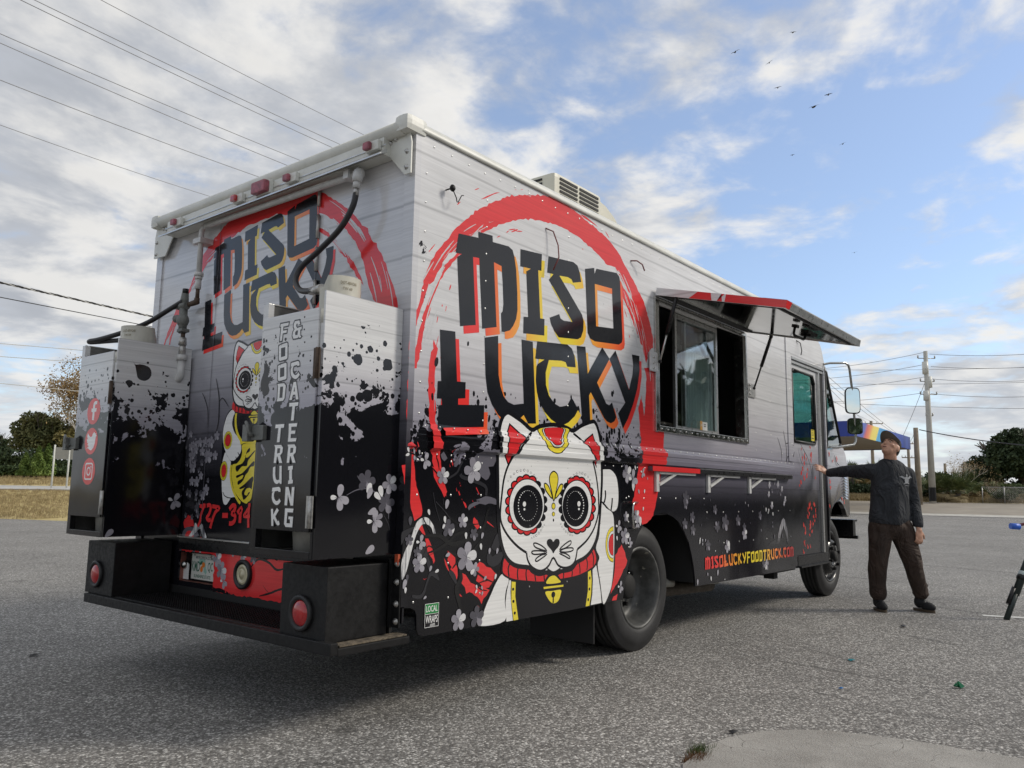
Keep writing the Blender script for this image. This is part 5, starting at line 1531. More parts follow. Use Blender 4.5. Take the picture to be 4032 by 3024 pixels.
# ---- fold-up counter shelf under the hatch
sh = empty('counter_shelf', parent=truck)
mb = MB(); mb.box(2.35, 5.14, -.040, -.002, 1.255, 1.288, .002); mb.build('shelf_board', M_wrap_side, sh)
mb = MB(); mb.box(2.346, 3.10, -.043, -.0405, 1.2535, 1.2895); mb.build('shelf_edge', M_red, sh)
mb = MB(); mb.box(3.102, 5.14, -.0435, -.0405, 1.2535, 1.284); mb.build('shelf_edge', M_black_paint, sh)
mb = MB(); mb.box(3.102, 5.14, -.0445, -.002, 1.2885, 1.2925); mb.build('shelf_edge', M_alu, sh)
for x in (2.44, 3.29, 4.125):
    mb = MB(); mb.box(x, x+.042, -.020, -.001, 1.108, 1.252, .002)
    mb.prism([(x+.035, 1.165), (x+.05, 1.150), (x+.30, 1.232), (x+.30, 1.250)], 1, -.024, -.006)
    mb.box(x+.043, x+.62, -.026, -.004, 1.236, 1.2525)
    mb.build('shelf_bracket', M_pipe, sh)
# ---- cab: door, window, jamb, quarter glass, windscreen, bonnet
cabd = empty('cab_door', parent=truck)
dw = [(5.40, 1.645), (6.0, 1.645), (6.05, 1.69), (6.055, 2.30), (6.0, 2.384), (5.40, 2.384), (5.365, 2.35), (5.365, 1.68)]
panel('door_skin', [(5.335, .50), (6.185, .50), (6.185, 2.44), (5.335, 2.44)], [dw], lambda u, z, h: (u, .020-h, z), M_wrap_side, cabd)
mb = MB()
for i in range(len(dw)):
    a, b_ = dw[i], dw[(i+1) % len(dw)]
    mb.tube([(a[0], .014, a[1]), (b_[0], .014, b_[1])], .014, 8)
mb.build('window_seal', M_seal, cabd)
mb = MB(); mb.prism(dw, 1, .022, .026); mb.build('window_pane', glass('cab_glass', (.52, .80, .76), 1.5), cabd)
art = Art(); art.poly('st_y', 0, [(5.92, 1.68), (6.02, 1.68), (6.02, 1.80), (5.92, 1.80)])
ARTM['st_y'] = principled('sticker_yellow', (.72, .60, .06), .5)
for z, h_ in ((1.785, .008), (1.765, .006), (1.75, .006), (1.735, .006), (1.70, .012)): art.poly('st_k', 1, [(5.935, z), (6.0, z), (6.0, z+h_), (5.935, z+h_)])
art.build('sticker', lambda u, z, h: (u, .019-h, z), cabd)
mb = MB(); mb.box(6.145, 6.185, -.004, .019, .50, 2.44); mb.build('door_edge', M_alu, cabd)
mb = MB(); mb.box(5.335, 6.33, .0, .05, 2.445, 2.468); mb.box(5.335, 6.36, -.004, .03, 2.485, 2.511); mb.build('door_header', M_alu, truck)
mb = MB(); mb.box(5.335, 6.33, .004, .06, 2.4685, 2.4845); mb.box(6.19, 6.335, .012, .10, .46, 2.445); mb.build('door_gasket', M_seal, truck)
mb = MB(); mb.box(6.335, 6.362, -.006, .05, .60, 2.49); mb.build('door_post', M_wrap_side, truck)
mb = MB(); mb.box(5.335, 6.28, -.004, .12, .40, .498, .004); mb.box(5.36, 6.26, -.03, .10, .385, .402, .004); mb.build('entry_step', M_black_paint, truck)
cowl_side = [(6.364, 1.60), (6.91, 1.67), (7.02, 1.655), (7.12, 1.58), (7.195, 1.48), (7.235, 1.32), (7.25, 1.2), (7.25, .86), (7.10, .86), (7.06, .88), (6.985, .955), (6.90, 1.0), (6.80, 1.035), (6.735, 1.042), (6.64, 1.032), (6.56, 1.012), (6.47, .955), (6.42, .90), (6.38, .82), (6.364, .70)]
def cowl_curve(u): return 0.035*max(0, (u-6.6)/.65)**2
panel('cowl_side', cowl_side, [], lambda u, z, h: (u, cowl_curve(u)-h, z), M_wrap_side, truck, thick=.05)
panel('cowl_side', cowl_side, [], lambda u, z, h: (u, W-cowl_curve(u)+h, z), M_wrap_side, truck, thick=.05)
prof = [(6.90, 1.67), (7.02, 1.655), (7.12, 1.58), (7.195, 1.48), (7.235, 1.32), (7.25, 1.2), (7.25, .86)]
vs, fs = [], []
for y in (.036, .3, W-.3, W-.036):
    ex = .06 if .1 < y < W-.1 else 0
    for (x, z) in prof: vs.append((x+ex, y, z))
n_ = len(prof)
for i in range(3):
    for k in range(n_-1): fs.append((i*n_+k, i*n_+k+1, (i+1)*n_+k+1, (i+1)*n_+k))
mb = MB(); mb.add(vs, fs, True); mb.build('bonnet', M_wrap_side, truck)
qg = [(6.385, 1.635), (6.405, 2.48), (6.455, 2.49), (6.885, 1.70), (6.84, 1.665)]
mb = MB()
for i in range(len(qg)):
    a, b_ = qg[i], qg[(i+1) % len(qg)]
    mb.tube([(a[0], .002, a[1]), (b_[0], .002, b_[1])], .013, 8)
mb.build('quarter_seal', M_seal, truck)
mb = MB(); mb.prism(qg, 1, .004, .008); mb.build('quarter_glass', glass('quarter_pane', (.50, .68, .66), 1.3), truck)
mb = MB()
for sx in (0, 1):
    y0 = .012 if sx == 0 else W-.05
    mb.prism([(6.455, 2.52), (6.50, 2.51), (6.945, 1.68), (6.90, 1.675)], 1, y0, y0+.038)
mb.build('windscreen_post', M_black_paint, truck)
mb = MB(); mb.prism([(6.48, 2.505), (6.486, 2.505), (6.926, 1.69), (6.92, 1.69)], 1, .05, W-.05); mb.build('windscreen', glass('screen_glass', (.62, .78, .76), 1.0), truck)
mb = MB(); mb.prism([(6.03, 2.93), (6.29, 2.752), (6.40, 2.57), (6.47, 2.512), (6.43, 2.50), (6.26, 2.73), (6.02, 2.90)], 1, .003, W-.003); mb.build('front_cap', M_wrap_side, truck)
mb = MB(); mb.box(5.9, 6.3, .25, .75, .75, 1.15, .03); mb.prism([(5.78, 1.1), (5.93, 1.1), (5.86, 1.62), (5.74, 1.62)], 1, .25, .75); mb.box(5.74, 5.84, .34, .62, 1.66, 2.0, .03); mb.tube([(5.79, .42, 1.6), (5.79, .42, 1.7)], .012, 6); mb.tube([(5.79, .55, 1.6), (5.79, .55, 1.7)], .012, 6)
mb.build('driver_seat', principled('seat_vinyl', (.05, .055, .06), .5), truck)
mb = MB(); mb.box(6.35, 6.9, .1, W-.1, 1.2, 1.62); mb.box(5.33, 6.9, .13, W-.02, .50, .54); mb.build('dashboard', M_dark_in, truck)
# louvres on the cowl
for k in range(8):
    z = 1.305-.0325*k
    mb = MB(); mb.prism([(-.001, z), (-.022, z-.018), (-.022, z-.012), (-.001, z+.012)], 0, 6.99, 7.075)
    for i_, v in enumerate(mb.v): mb.v[i_] = (v[0], v[1]+cowl_curve(7.03), v[2])
    mb.build('louvre', M_steel, truck)
# door grab handle by the wheel arch
mb = MB(); mb.tube([(2.062, -.001, 1.030), (2.062, -.045, 1.030)], .007, 8)
hp = [(2.20, -.002, 1.030), (2.10, -.035, 1.032), (2.066, -.045, 1.022), (2.060, -.047, 1.0), (2.060, -.047, .89), (2.066, -.045, .866), (2.10, -.035, .858), (2.20, -.002, .858)]
mb = MB(); mb.tube(hp, .008, 8); mb.build('grab_handle', M_steel, truck)
# flying wires and a broken side lamp left on the wall
mb = MB(); mb.tube([(1.10, -.001, 2.70), (1.14, -.03, 2.685), (1.165, -.05, 2.60), (1.16, -.06, 2.52), (1.115, -.05, 2.43)], .0045, 6); mb.build('loose_wire', principled('dark_red_wire', (.16, .03, .03), .5), truck)
mb = MB(); mb.tube([(2.12, -.001, 2.74), (2.16, -.03, 2.745), (2.22, -.04, 2.73), (2.25, -.04, 2.69)], .005, 6); mb.build('loose_wire', principled('dark_red_wire', (.16, .03, .03), .5), truck)
mb = MB(); mb.tube([(5.50, -.001, 2.70), (5.56, -.02, 2.68), (5.57, -.03, 2.60), (5.54, -.03, 2.55)], .005, 6); mb.build('loose_wire', M_hose, truck)
mb = MB(); mb.tube([(.215, -.001, 2.665), (.215, -.03, 2.665)], .004, 6); mb.sphere((.225, -.04, 2.67), .018, 8, 6, (1, .8, 1.1)); mb.tube([(.225, -.045, 2.655), (.245, -.05, 2.62), (.25, -.05, 2.60), (.27, -.04, 2.605), (.285, -.05, 2.645), (.30, -.05, 2.65)], .003, 5); mb.build('broken_side_lamp', M_black_metal, truck)
# ---- mirrors
mi = empty('wing_mirror', parent=truck)
mp = [(6.36, -.002, 2.565), (6.38, -.06, 2.575), (6.52, -.19, 2.585), (6.58, -.205, 2.565), (6.60, -.21, 2.52), (6.66, -.21, 2.32), (6.70, -.21, 2.05), (6.735, -.21, 1.76), (6.73, -.21, 1.71), (6.69, -.20, 1.675), (6.45, -.08, 1.635), (6.38, -.002, 1.632)]
mb = MB(); mb.tube(mp, .013, 10); mb.build('mirror_arm', M_steel, mi)
def mirror(x, z, w_, h_, curve):
    mb = MB()
    # rounded rectangular shell turned to face the cab
    ang = math.radians(-62); ax = Vector((math.cos(ang), math.sin(ang), 0)); nx = Vector((-math.sin(ang)*1, math.cos(ang), 0))
    back = Vector((-nx.x, -nx.y, 0))
    bd = Vector((-.80, -.60, 0)).normalized(); ax = Vector((-bd.y, bd.x, 0))
    def rr(s_, d): 
        o = []
        for k in range(20):
            a = 2*PI*k/20
            cx_ = math.copysign(abs(math.cos(a))**.45, math.cos(a)); cz_ = math.copysign(abs(math.sin(a))**.35, math.sin(a))
            o.append(Vector((x, -.21, z))+ax*cx_*w_*.5*s_+Vector((0, 0, cz_*h_*.5*s_))+bd*d)
        return o
    rings = [rr(.70, -.045), rr(.95, -.03), rr(1.0, 0.0), rr(1.0, .012), rr(.92, .014)]
    vs = [p for r_ in rings for p in r_]; fs = []
    for i in range(4):
        for k in range(20): fs.append((i*20+k, i*20+(k+1) % 20, (i+1)*20+(k+1) % 20, (i+1)*20+k))
    fs.append(tuple(range(20)))
    mb.add(vs, fs, True); hd = mb.build('mirror_shell', M_black_metal, mi)
    return rr(.92, .0125), bd
for x, z, w_, h_ in ((6.665, 2.17, .165, .30), (6.72, 1.885, .165, .185)):
    rim, bd = mirror(x, z, w_, h_, 0)
    mb = MB(); mb.add(rim, [tuple(range(20))]); mb.build('mirror_glass', principled('mirror_silver', (.75, .80, .78), .02, 1.0), mi)
# ---- front bumper
mb = MB(); mb.box(7.30, 7.40, .02, W-.02, .63, .80, .006); mb.box(7.24, 7.41, .0, W, .80, .825, .004); mb.box(7.38, 7.43, .0, W, .595, .635, .004); mb.build('front_bumper', M_black_paint, truck)
mb = MB(); mb.box(7.16, 7.26, .03, .5, .855, .88); mb.build('bumper_trim', M_alu, truck)
# ---- chassis
mb = MB()
mb.box(.12, 1.95, .10, W-.10, .50, .60); mb.box(1.95, 3.1, .48, W-.48, .50, .60); mb.box(3.1, 5.25, .10, W-.10, .50, .60); mb.box(.2, 7.1, .75, .87, .36, .56); mb.box(.2, 7.1, 1.75, 1.87, .36, .56)
mb.box(2.0, 3.05, .012, .40, .94, .98); mb.box(2.0, 3.05, .40, .44, .42, .98); mb.box(3.06, 3.09, .014, .40, .42, .98); mb.box(1.97, 2.0, .014, .40, .42, .98)
mb.box(6.3, 7.1, .35, .40, .45, 1.2); mb.box(6.3, 7.2, .06, W-.06, 1.06, 1.09); mb.box(3.3, 5.2, .35, .70, .36, .50); mb.box(4.6, 5.3, .12, .5, .36, .50)
mb.tube([(2.37, .2, .435), (2.37, W-.2, .435)], .07, 10); mb.tube([(6.57, .25, .42), (6.57, W-.25, .42)], .05, 10); mb.sphere((2.37, 1.31, .435), .2, 12, 8)
mb.box(4.95, 5.05, .10, .2, .30, .40); mb.box(5.2, 6.1, .30, .42, .30, .42)
mb.build('chassis', M_under, truck)
mb = MB(); mb.tube([(2.95, .35, .33), (3.3, .25, .34), (3.75, .20, .335)], .052, 14, False); mb.tube([(3.75, .20, .335), (3.2, .27, .34)], .046, 14, False); mb.build('exhaust_pipe', principled('exhaust_steel', (.09, .075, .06), .6, .4, var=.4, vscale=20.0), truck)
mb = MB(); mb.tube([(2.95, .30, .40), (3.12, .22, .40)], .035, 10); mb.build('drain_pipe', M_tankring, truck); mb = MB(); mb.tube([(3.55, .12, .385), (3.72, .12, .375)], .024, 10); mb.build('drain_pipe', M_tankring, truck)
mb = MB(); mb.box(1.80, 1.815, .10, .62, .12, .52, .005); mb.build('mud_flap', principled('mudflap_rubber', (.014, .014, .015), .5), truck)
# ---- wheels
def tyre(mb, o, sgn, r=.435, wd=.235):
    """tyre standing with its outer wall at o.y, inner wall towards +sgn"""
    p = [(.275, .028), (.285, .010), (.31, .002), (.355, 0.0), (.39, .010), (.412, .030)]
    tread = []
    n_g = 5
    t0, t1 = .034, wd-.034
    for k in range(n_g):
        a = t0+(t1-t0)*k/(n_g-1)
        tread += [(r-.002, a-.004), (r-.014, a-.003), (r-.014, a+.003), (r-.002, a+.004)] if 0 < k < n_g-1 else [(r-.008, a-.002), (r, a+.004)] if k == 0 else [(r, a-.004), (r-.008, a+.002)]
    q = p+tread+[(x, wd-t) for x, t in reversed(p)]
    mb.lathe([(x, t*sgn) for x, t in q], o, 'Y', 56)
def wheel_rear(y, sgn, name='rear_wheel'):
    e = empty(name, parent=truck)
    mb = MB(); tyre(mb, (2.37, y, .435), sgn); tyre(mb, (2.37, y+sgn*.27, .435), sgn); mb.build('tyre', M_rubber, e)
    pr = [(.288, .018), (.280, .006), (.268, .006), (.262, .018), (.252, .035), (.246, .09), (.232, .13), (.225, .165), (.19, .175), (.12, .176), (.11, .17), (.0, .17)]
    mb = MB(); mb.lathe([(a, b_*sgn) for a, b_ in pr], (2.37, y, .435), 'Y', 48); mb.build('rim', M_rimgrey, e)
    for k in range(10):
        a = 2*PI*k/10
        mb = MB(); mb.lathe([(.0, .138*sgn), (.015, .138*sgn), (.017, .168*sgn), (.026, .172*sgn)], (2.37+.135*math.cos(a), y, .435+.135*math.sin(a)), 'Y', 6, False); mb.build('lug_nut', M_black_metal, e)
    mb = MB(); mb.lathe([(0, .09*sgn), (.075, .09*sgn), (.088, .105*sgn), (.09, .17*sgn)], (2.37, y, .435), 'Y', 20); mb.build('hub', M_under, e)
def rim_mat():
    m = principled('chipped_rim_paint', (.05, .05, .05), .5, .1)
    n = NT(m.node_tree); b = m.node_tree.nodes['Principled BSDF']
    c = n.coord(); X_, Y_, Z_ = n.xyz(c)
    f = n.noise(c, 9.0, 8.0, 0.7); f2 = n.noise(c, 3.0, 2.0)
    k = n.m('MULTIPLY', n.sstep(f, .585, .60), n.sstep(f2, .50, .58))
    k = n.m('MULTIPLY', k, n.m('GREATER_THAN', X_, 2.42))
    k = n.m('MULTIPLY', k, n.m('LESS_THAN', Y_, .22))
    dirt = n.ramp(n.noise(c, 14.0, 5.0), [(.35, (.055, .056, .054)), (.7, (.12, .12, .115))])
    n.put(b.inputs['Base Color'], n.mix(k, dirt, (.50, .47, .38)))
    return m
M_rimgrey = rim_mat()
wheel_rear(.070, 1); wheel_rear(W-.070, -1)
def wheel_front(y, sgn):
    e = empty('front_wheel', parent=truck)
    mb = MB(); tyre(mb, (6.57, y, .435), sgn); mb.build('tyre', M_rubber, e)
    pr = [(.288, .020), (.280, .006), (.268, .006), (.260, .03), (.250, .075), (.235, .085), (.215, .06), (.19, .0), (.165, -.025), (.13, -.030), (.105, -.03), (.10, -.02), (.0, -.02)]
    mb = MB(); mb.lathe([(a, b_*sgn) for a, b_ in pr], (6.57, y, .435), 'Y', 48); mb.build('rim', principled('glossy_black_rim', (.018, .018, .019), .22, .0, rvar=.06), e)
    for k in range(6):
        a = 2*PI*k/6+.3
        mb = MB(); mb.lathe([(.0, -.062*sgn), (.016, -.062*sgn), (.018, -.034*sgn), (.024, -.029*sgn)], (6.57+.135*math.cos(a), y, .435+.135*math.sin(a)), 'Y', 8, False); mb.build('lug_nut', M_black_metal, e)
    mb = MB(); mb.lathe([(0, -.065*sgn), (.05, -.065*sgn), (.06, -.05*sgn), (.062, -.02*sgn)], (6.57, y, .435), 'Y', 18); mb.build('hub', M_under, e)
wheel_front(.065, 1); wheel_front(W-.065, -1)
# ---- rear bumper step
bu = empty('rear_bumper', parent=truck)
mb = MB(); mb.box(-.412, -.372, .0, 2.40, .378, .432, .005); mb.build('bumper_beam', M_black_metal, bu)
mb = MB(); mb.box(-.372, .055, .0, .085, .372, .408, .006); mb.build('bumper_end', M_black_metal, bu)
mb = MB(); mb.box(-.355, .045, .008, .082, .4095, .4165); mb.build('step_pad', principled('worn_step_pad', (.13, .105, .075), .9, var=.7, vscale=40.0, bump=.5, bscale=200.0), bu)
mb = MB(); mb.box(-.37, -.0, .09, 2.40, .37, .40); mb.box(-.004, .012, .08, W-.05, .34, .476); mb.build('bumper_tray', M_under, bu)
mb = MB()
for x in np.arange(-.345, -.02, .027): mb.box(x, x+.004, .43, 2.08, .402, .432)
for y in np.arange(.43, 2.08, .024):
    mb.box(y*0-.345, -.02, y, y+.004, .404, .4335)
for x in np.arange(-.335, -.03, .027):
    for y in np.arange(.44, 2.07, .024): mb.box(x, x+.008, y, y+.006, .430, .4385)
mb.build('step_grating', M_black_metal, bu)
mb = MB(); mb.box(-.371, -.348, .41, 2.10, .40, .4345, .003); mb.build('grating_edge', M_black_metal, bu)
for y0, y1, yc, zc_ in ((.072, .405, .243, .535), (2.09, 2.45, 2.30, .552)):
    lb = empty('lamp_box', parent=truck)
    mb = MB(); mb.box(-.388, -.03, y0, y1, .418 if y0 < 1 else .432, .748, .005); mb.build('housing', M_black_metal, lb)
    mb = MB(); mb.lathe([(.080, -.3885), (.082, -.402), (.074, -.408), (.060, -.404), (.056, -.392)], (0, yc, zc_), 'X', 32); mb.build('rubber_ring', M_seal, lb)
    mb = MB(); mb.lathe([(.058, -.396), (.050, -.405), (.030, -.412), (.0, -.414)], (0, yc, zc_), 'X', 28); mb.build('tail_light', M_redlens, lb)
mb = MB(); mb.box(-.02, -.012, .0, .07, .45, .77, .002); mb.box(-.035, -.02, .045, .062, .45, .77); mb.build('hinge_flange', M_black_metal, truck)
mb = MB(); mb.lathe([(0, -.034), (.008, -.033), (.011, -.026), (.016, -.021)], (0, .02, .48), 'X', 8)
repeat(mb.build('bolt', M_galv, truck), [(0, 0, .08), (0, 0, .18), (0, 0, .265)])
mb = MB(); mb.lathe([(.082, -.001), (.084, -.022), (.074, -.028), (.060, -.022), (.058, -.010)], (0, 1.312, .597), 'X', 32); bl = mb.build('backup_light_ring', M_seal, truck)
mb = MB(); mb.lathe([(.060, -.012), (.056, -.018), (.04, -.021), (.038, -.0185), (.022, -.020), (.02, -.024), (0, -.025)], (0, 1.312, .597), 'X', 28); mb.build('backup_light', M_clearlens, truck)
mb = MB(); mb.box(-.022, -.002, 1.255, 2.056, .772, .782, .002); mb.build('door_sill', M_alu, truck)
mb = MB(); mb.box(-.012, -.002, .55, 2.05, .70, .77, .002); mb.build('sill_panel', M_black_paint, truck)
# number plate
npm = empty('number_plate', parent=truck)
mb = MB(); mb.box(.040, .043, 1.700, 1.965, .520, .678); mb.build('plate_blank', principled('plate_white', (.66, .67, .62), .4), npm)
ARTM['np_g'] = principled('plate_green', (.02, .12, .07), .45); ARTM['np_o'] = principled('plate_orange', (.80, .22, .03), .45); ARTM['np_p'] = principled('plate_pale_green', (.30, .52, .44), .45); ARTM['np_k'] = principled('plate_ink', (.03, .05, .05), .45)
art = Art()
put_text(art, 'np_g', 2, 'KMD', -1.895, .568, .092, .062); put_text(art, 'np_g', 2, 'QC', -1.712, .568, .058, .062)
put_text(art, 'np_k', 2, 'MYFLORIDA.COM', -1.852, .645, .19, .018); put_text(art, 'np_g', 2, 'SUNSHINE STATE', -1.865, .530, .19, .020)
art.poly('np_p', 0, [(-1.815, .648), (-1.745, .645), (-1.735, .60), (-1.72, .57), (-1.735, .552), (-1.765, .60), (-1.815, .625)])
art.poly('np_o', 3, ellipse_pts((-1.782, .585), .016, .019)); art.poly('np_o', 3, ellipse_pts((-1.762, .612), .018, .017)); art.poly('np_g', 4, ellipse_pts((-1.79, .622), .020, .009, rot=.6))
art.poly('np_p', 4, ellipse_pts((-1.748, .575), .008, .010))
art.build('plate_print', lambda u, z, h: (.0405-h, -u+.064, z), npm)
mb = MB(); mb.sphere((.035, 2.035, .60), .026, 14, 10); mb.tube([(.05, 2.035, .60), (.02, 2.035, .60)], .012, 8); mb.build('plate_lamp', M_steel, npm)
mb = MB(); mb.prism([(2.06, .512), (1.99, .512), (1.99, .60), (2.01, .615), (2.05, .60)], 0, .036, .0395); mb.build('peeling_film', M_white, npm)
for y in (1.93, 1.74):
    mb = MB(); mb.sphere((.040, y, .668), .007, 8, 6); mb.build('screw', M_galv, npm)

# ---- gas pipework on the rear wall
pw = empty('gas_pipework', parent=truck)
mb = MB(); mb.tube([(-.062, .36, 2.757), (-.062, 1.90, 2.777)], .019, 12); mb.tube([(-.062, 1.90, 2.777), (-.064, 1.925, 2.772), (-.066, 1.938, 2.75), (-.068, 1.93, 2.46)], .017, 12)
mb.build('pipe', M_pipe, pw)
mb = MB(); mb.tube([(-.062, .40, 2.757), (-.066, .365, 2.757), (-.085, .347, 2.745), (-.095, .345, 2.72), (-.098, .345, 2.69)], [.026, .03, .03, .028, .026], 12); mb.tube([(-.098, .345, 2.70), (-.10, .346, 2.655)], .02, 10); mb.box(-.10, -.03, .42, .46, 2.735, 2.78); mb.build('elbow', M_pipe, pw)
mb = MB(); mb.tube([(-.10, .346, 2.66), (-.10, .346, 2.615)], .016, 10); mb.build('fitting', M_galv, pw)
for z in (2.70,):
    mb = MB(); mb.box(-.095, -.001, 1.895, 1.99, 2.665, 2.70, .004); mb.build('pipe_strap', M_pipe, pw)
mb = MB(); mb.tube([(-.068, 1.93, 2.47), (-.068, 1.93, 2.445)], .029, 10); mb.tube([(-.068, 1.93, 2.445), (-.068, 1.93, 2.425)], .023, 10); mb.tube([(-.068, 1.93, 2.425), (-.068, 1.93, 2.36)], .019, 10); mb.build('union', M_pipe, pw)
mb = MB(); mb.tube([(-.068, 1.93, 2.37), (-.068, 1.932, 2.29)], .013, 8); mb.tube([(-.068, 1.932, 2.30), (-.068, 1.932, 2.275), (-.07, 1.97, 2.272), (-.075, 2.03, 2.268)], [.018, .02, .018, .014], 8); mb.build('nipple', M_rust, pw)
mb = MB(); mb.sphere((-.085, 2.06, 2.26), .036, 12, 8, (1, 1.2, .8)); mb.tube([(-.085, 2.02, 2.26), (-.085, 2.14, 2.272)], .025, 12); mb.tube([(-.085, 2.06, 2.27), (-.085, 2.052, 2.345)], [.030, .022], 10); mb.cur = 1; mb.tube([(-.085, 2.052, 2.345), (-.085, 2.052, 2.375)], .020, 10); mb.tube([(-.085, 2.14, 2.272), (-.085, 2.20, 2.268)], [.022, .010], 8); mb.build('regulator', [M_cast, M_black_paint], pw)
mb = MB(); mb.sphere((-.088, 2.055, 2.165), .047, 14, 10, (.8, 1, 1)); mb.tube([(-.09, 2.06, 2.18), (-.09, 2.14, 2.185)], [.022, .026], 10); mb.tube([(-.088, 2.055, 2.26), (-.088, 2.05, 2.08)], .026, 10); mb.box(-.115, -.06, 2.01, 2.075, 2.085, 2.105, .004); mb.build('regulator', M_cast, pw)
mb = MB(); mb.tube([(-.085, 2.045, 2.09), (-.085, 2.043, 2.045)], .014, 8); mb.build('nipple', M_rust, pw)
mb = MB(); mb.tube([(-.085, 2.043, 2.05), (-.085, 2.042, 2.0)], [.022, .026], 10); mb.tube([(-.085, 2.042, 2.0), (-.085, 2.040, 1.93)], .022, 8); mb.build('valve', M_galv, pw)
mb = MB(); mb.box(-.13, -.07, 2.06, 2.11, 1.955, 1.985, .006); mb.box(-.115, -.095, 2.10, 2.14, 1.963, 1.977, .003); mb.build('valve_handle', M_blue, pw)
mb = MB(); mb.tube([(-.085, 2.04, 1.935), (-.085, 2.04, 1.90)], .034, 10); mb.tube([(-.085, 2.04, 1.90), (-.085, 2.042, 1.80), (-.09, 2.055, 1.78), (-.10, 2.09, 1.775), (-.12, 2.28, 1.79)], [.024, .026, .028, .022, .020], 12); mb.build('pipe', M_pipe, pw)
def smooth3(p, k=6):
    p = [Vector(q) for q in p]; o = []
    for i in range(len(p)-1):
        a, b_, c, d = p[max(i-1, 0)], p[i], p[i+1], p[min(i+2, len(p)-1)]
        for j in range(k):
            t = j/k; o.append(.5*((2*b_)+(c-a)*t+(2*a-5*b_+4*c-d)*t*t+(3*b_-a-3*c+d)*t**3))
    o.append(p[-1]); return o
mb = MB(); mb.tube(smooth3([(-.10, .346, 2.63), (-.11, .36, 2.55), (-.12, .44, 2.45), (-.13, .59, 2.36), (-.15, .72, 2.28), (-.18, .72, 2.20), (-.22, .62, 2.125), (-.26, .48, 2.09), (-.27, .40, 2.085)]), .016, 10); mb.build('gas_hose', M_hose, truck)
mb = MB(); mb.tube([(-.255, .48, 2.09), (-.275, .36, 2.08)], [.020, .026], 10); mb.build('hose_coupling', M_galv, truck)
mb = MB(); mb.tube(smooth3([(-.10, 2.05, 2.29), (-.14, 2.16, 2.235), (-.20, 2.30, 2.16), (-.28, 2.46, 2.10), (-.34, 2.66, 2.065), (-.36, 2.76, 2.06), (-.345, 2.765, 2.055), (-.30, 2.62, 2.055), (-.26, 2.42, 2.05)]), .016, 10); mb.build('gas_hose', M_hose, truck)

# ---- propane cabinets bolted to the rear wall
def cabinet(y0, y1, mirror_):
    c = empty('propane_cabinet', parent=truck)
    X0, Z0, Z1 = -.485, .788, 1.985
    mb = MB()
    mb.box(X0, -.012, y0, y0+.012, Z0, Z1); mb.build('side_wall', M_wrap_cab, c)
    mb = MB(); mb.box(X0, -.012, y1-.012, y1, Z0, Z1); mb.build('side_wall', M_wrap_cab, c)
    mb = MB(); mb.box(X0+.02, -.02, y0+.0125, y0+.016, Z0+.02, Z1-.002); mb.box(X0+.02, -.02, y1-.016, y1-.0125, Z0+.02, Z1-.002); mb.box(-.018, -.012, y0+.02, y1-.02, Z0+.02, Z1-.05); mb.build('lining', M_galv_dark, c)
    mb = MB(); mb.box(X0+.03, -.013, y0+.017, y1-.017, Z0+.002, Z0+.018); mb.build('floor_plate', M_galv, c)
    mb = MB(); mb.box(X0-.002, X0+.03, y1-.045, y1-.0125, Z0, Z1-.002, .002); mb.box(X0-.002, X0+.03, y0+.0125, y0+.03, Z0, Z1-.15, .002); mb.box(X0-.003, X0+.03, y0+.031, y1-.046, Z0-.002, Z0+.030, .002); mb.build('door_frame', M_wrap_cab, c)
    mb = MB(); mb.box(X0+.005, X0+.02, y1-.03, y1-.01, Z1, Z1+.004); mb.box(X0+.03, -.02, y1-.022, y1-.004, Z1+.0005, Z1+.006); mb.build('top_lip', M_alu, c)
    # door leaf, its lower edge well above the floor
    mb = MB(); mb.box(X0-.014, X0-.004, y0+.028, y1-.030, Z0+.115, 1.905, .003); mb.build('cabinet_door', M_wrap_cab, c)
    for z0_, m in ((1.58, 0), (.92, 1)):
        mb = MB(); mb.tube([(X0-.016, y0+.022, z0_), (X0-.016, y0+.022, z0_+.14)], .010, 8); mb.box(X0-.016, X0-.012, y0+.005, y0+.05, z0_, z0_+.14)
        mb.build('hinge', (M_rust, M_galv)[m], c)
    ly = y1-.03
    mb = MB(); mb.box(X0-.036, X0-.012, ly-.075, ly+.02, 1.315, 1.385, .004); mb.box(X0-.055, X0-.016, ly+.022, ly+.065, 1.31, 1.39, .004); mb.tube([(X0-.05, ly+.04, 1.385), (X0-.06, ly+.028, 1.40), (X0-.066, ly+.010, 1.39), (X0-.066, ly, 1.36), (X0-.056, ly-.006, 1.34), (X0-.036, ly, 1.335)], .008, 8); mb.build('latch', M_cast, c)
    return c
M_galv_dark = principled('dull_zinc_sheet', (.16, .16, .155), .4, .6, var=.25, vscale=8.0)
cabR = cabinet(.05, .535, False)
cabL = cabinet(2.05, 2.555, True)
mb = MB(); mb.box(-.03, -.014, .008, .03, .74, .79); mb.build('cabinet_bracket', principled('orange_primer', (.42, .07, .025), .6), truck)

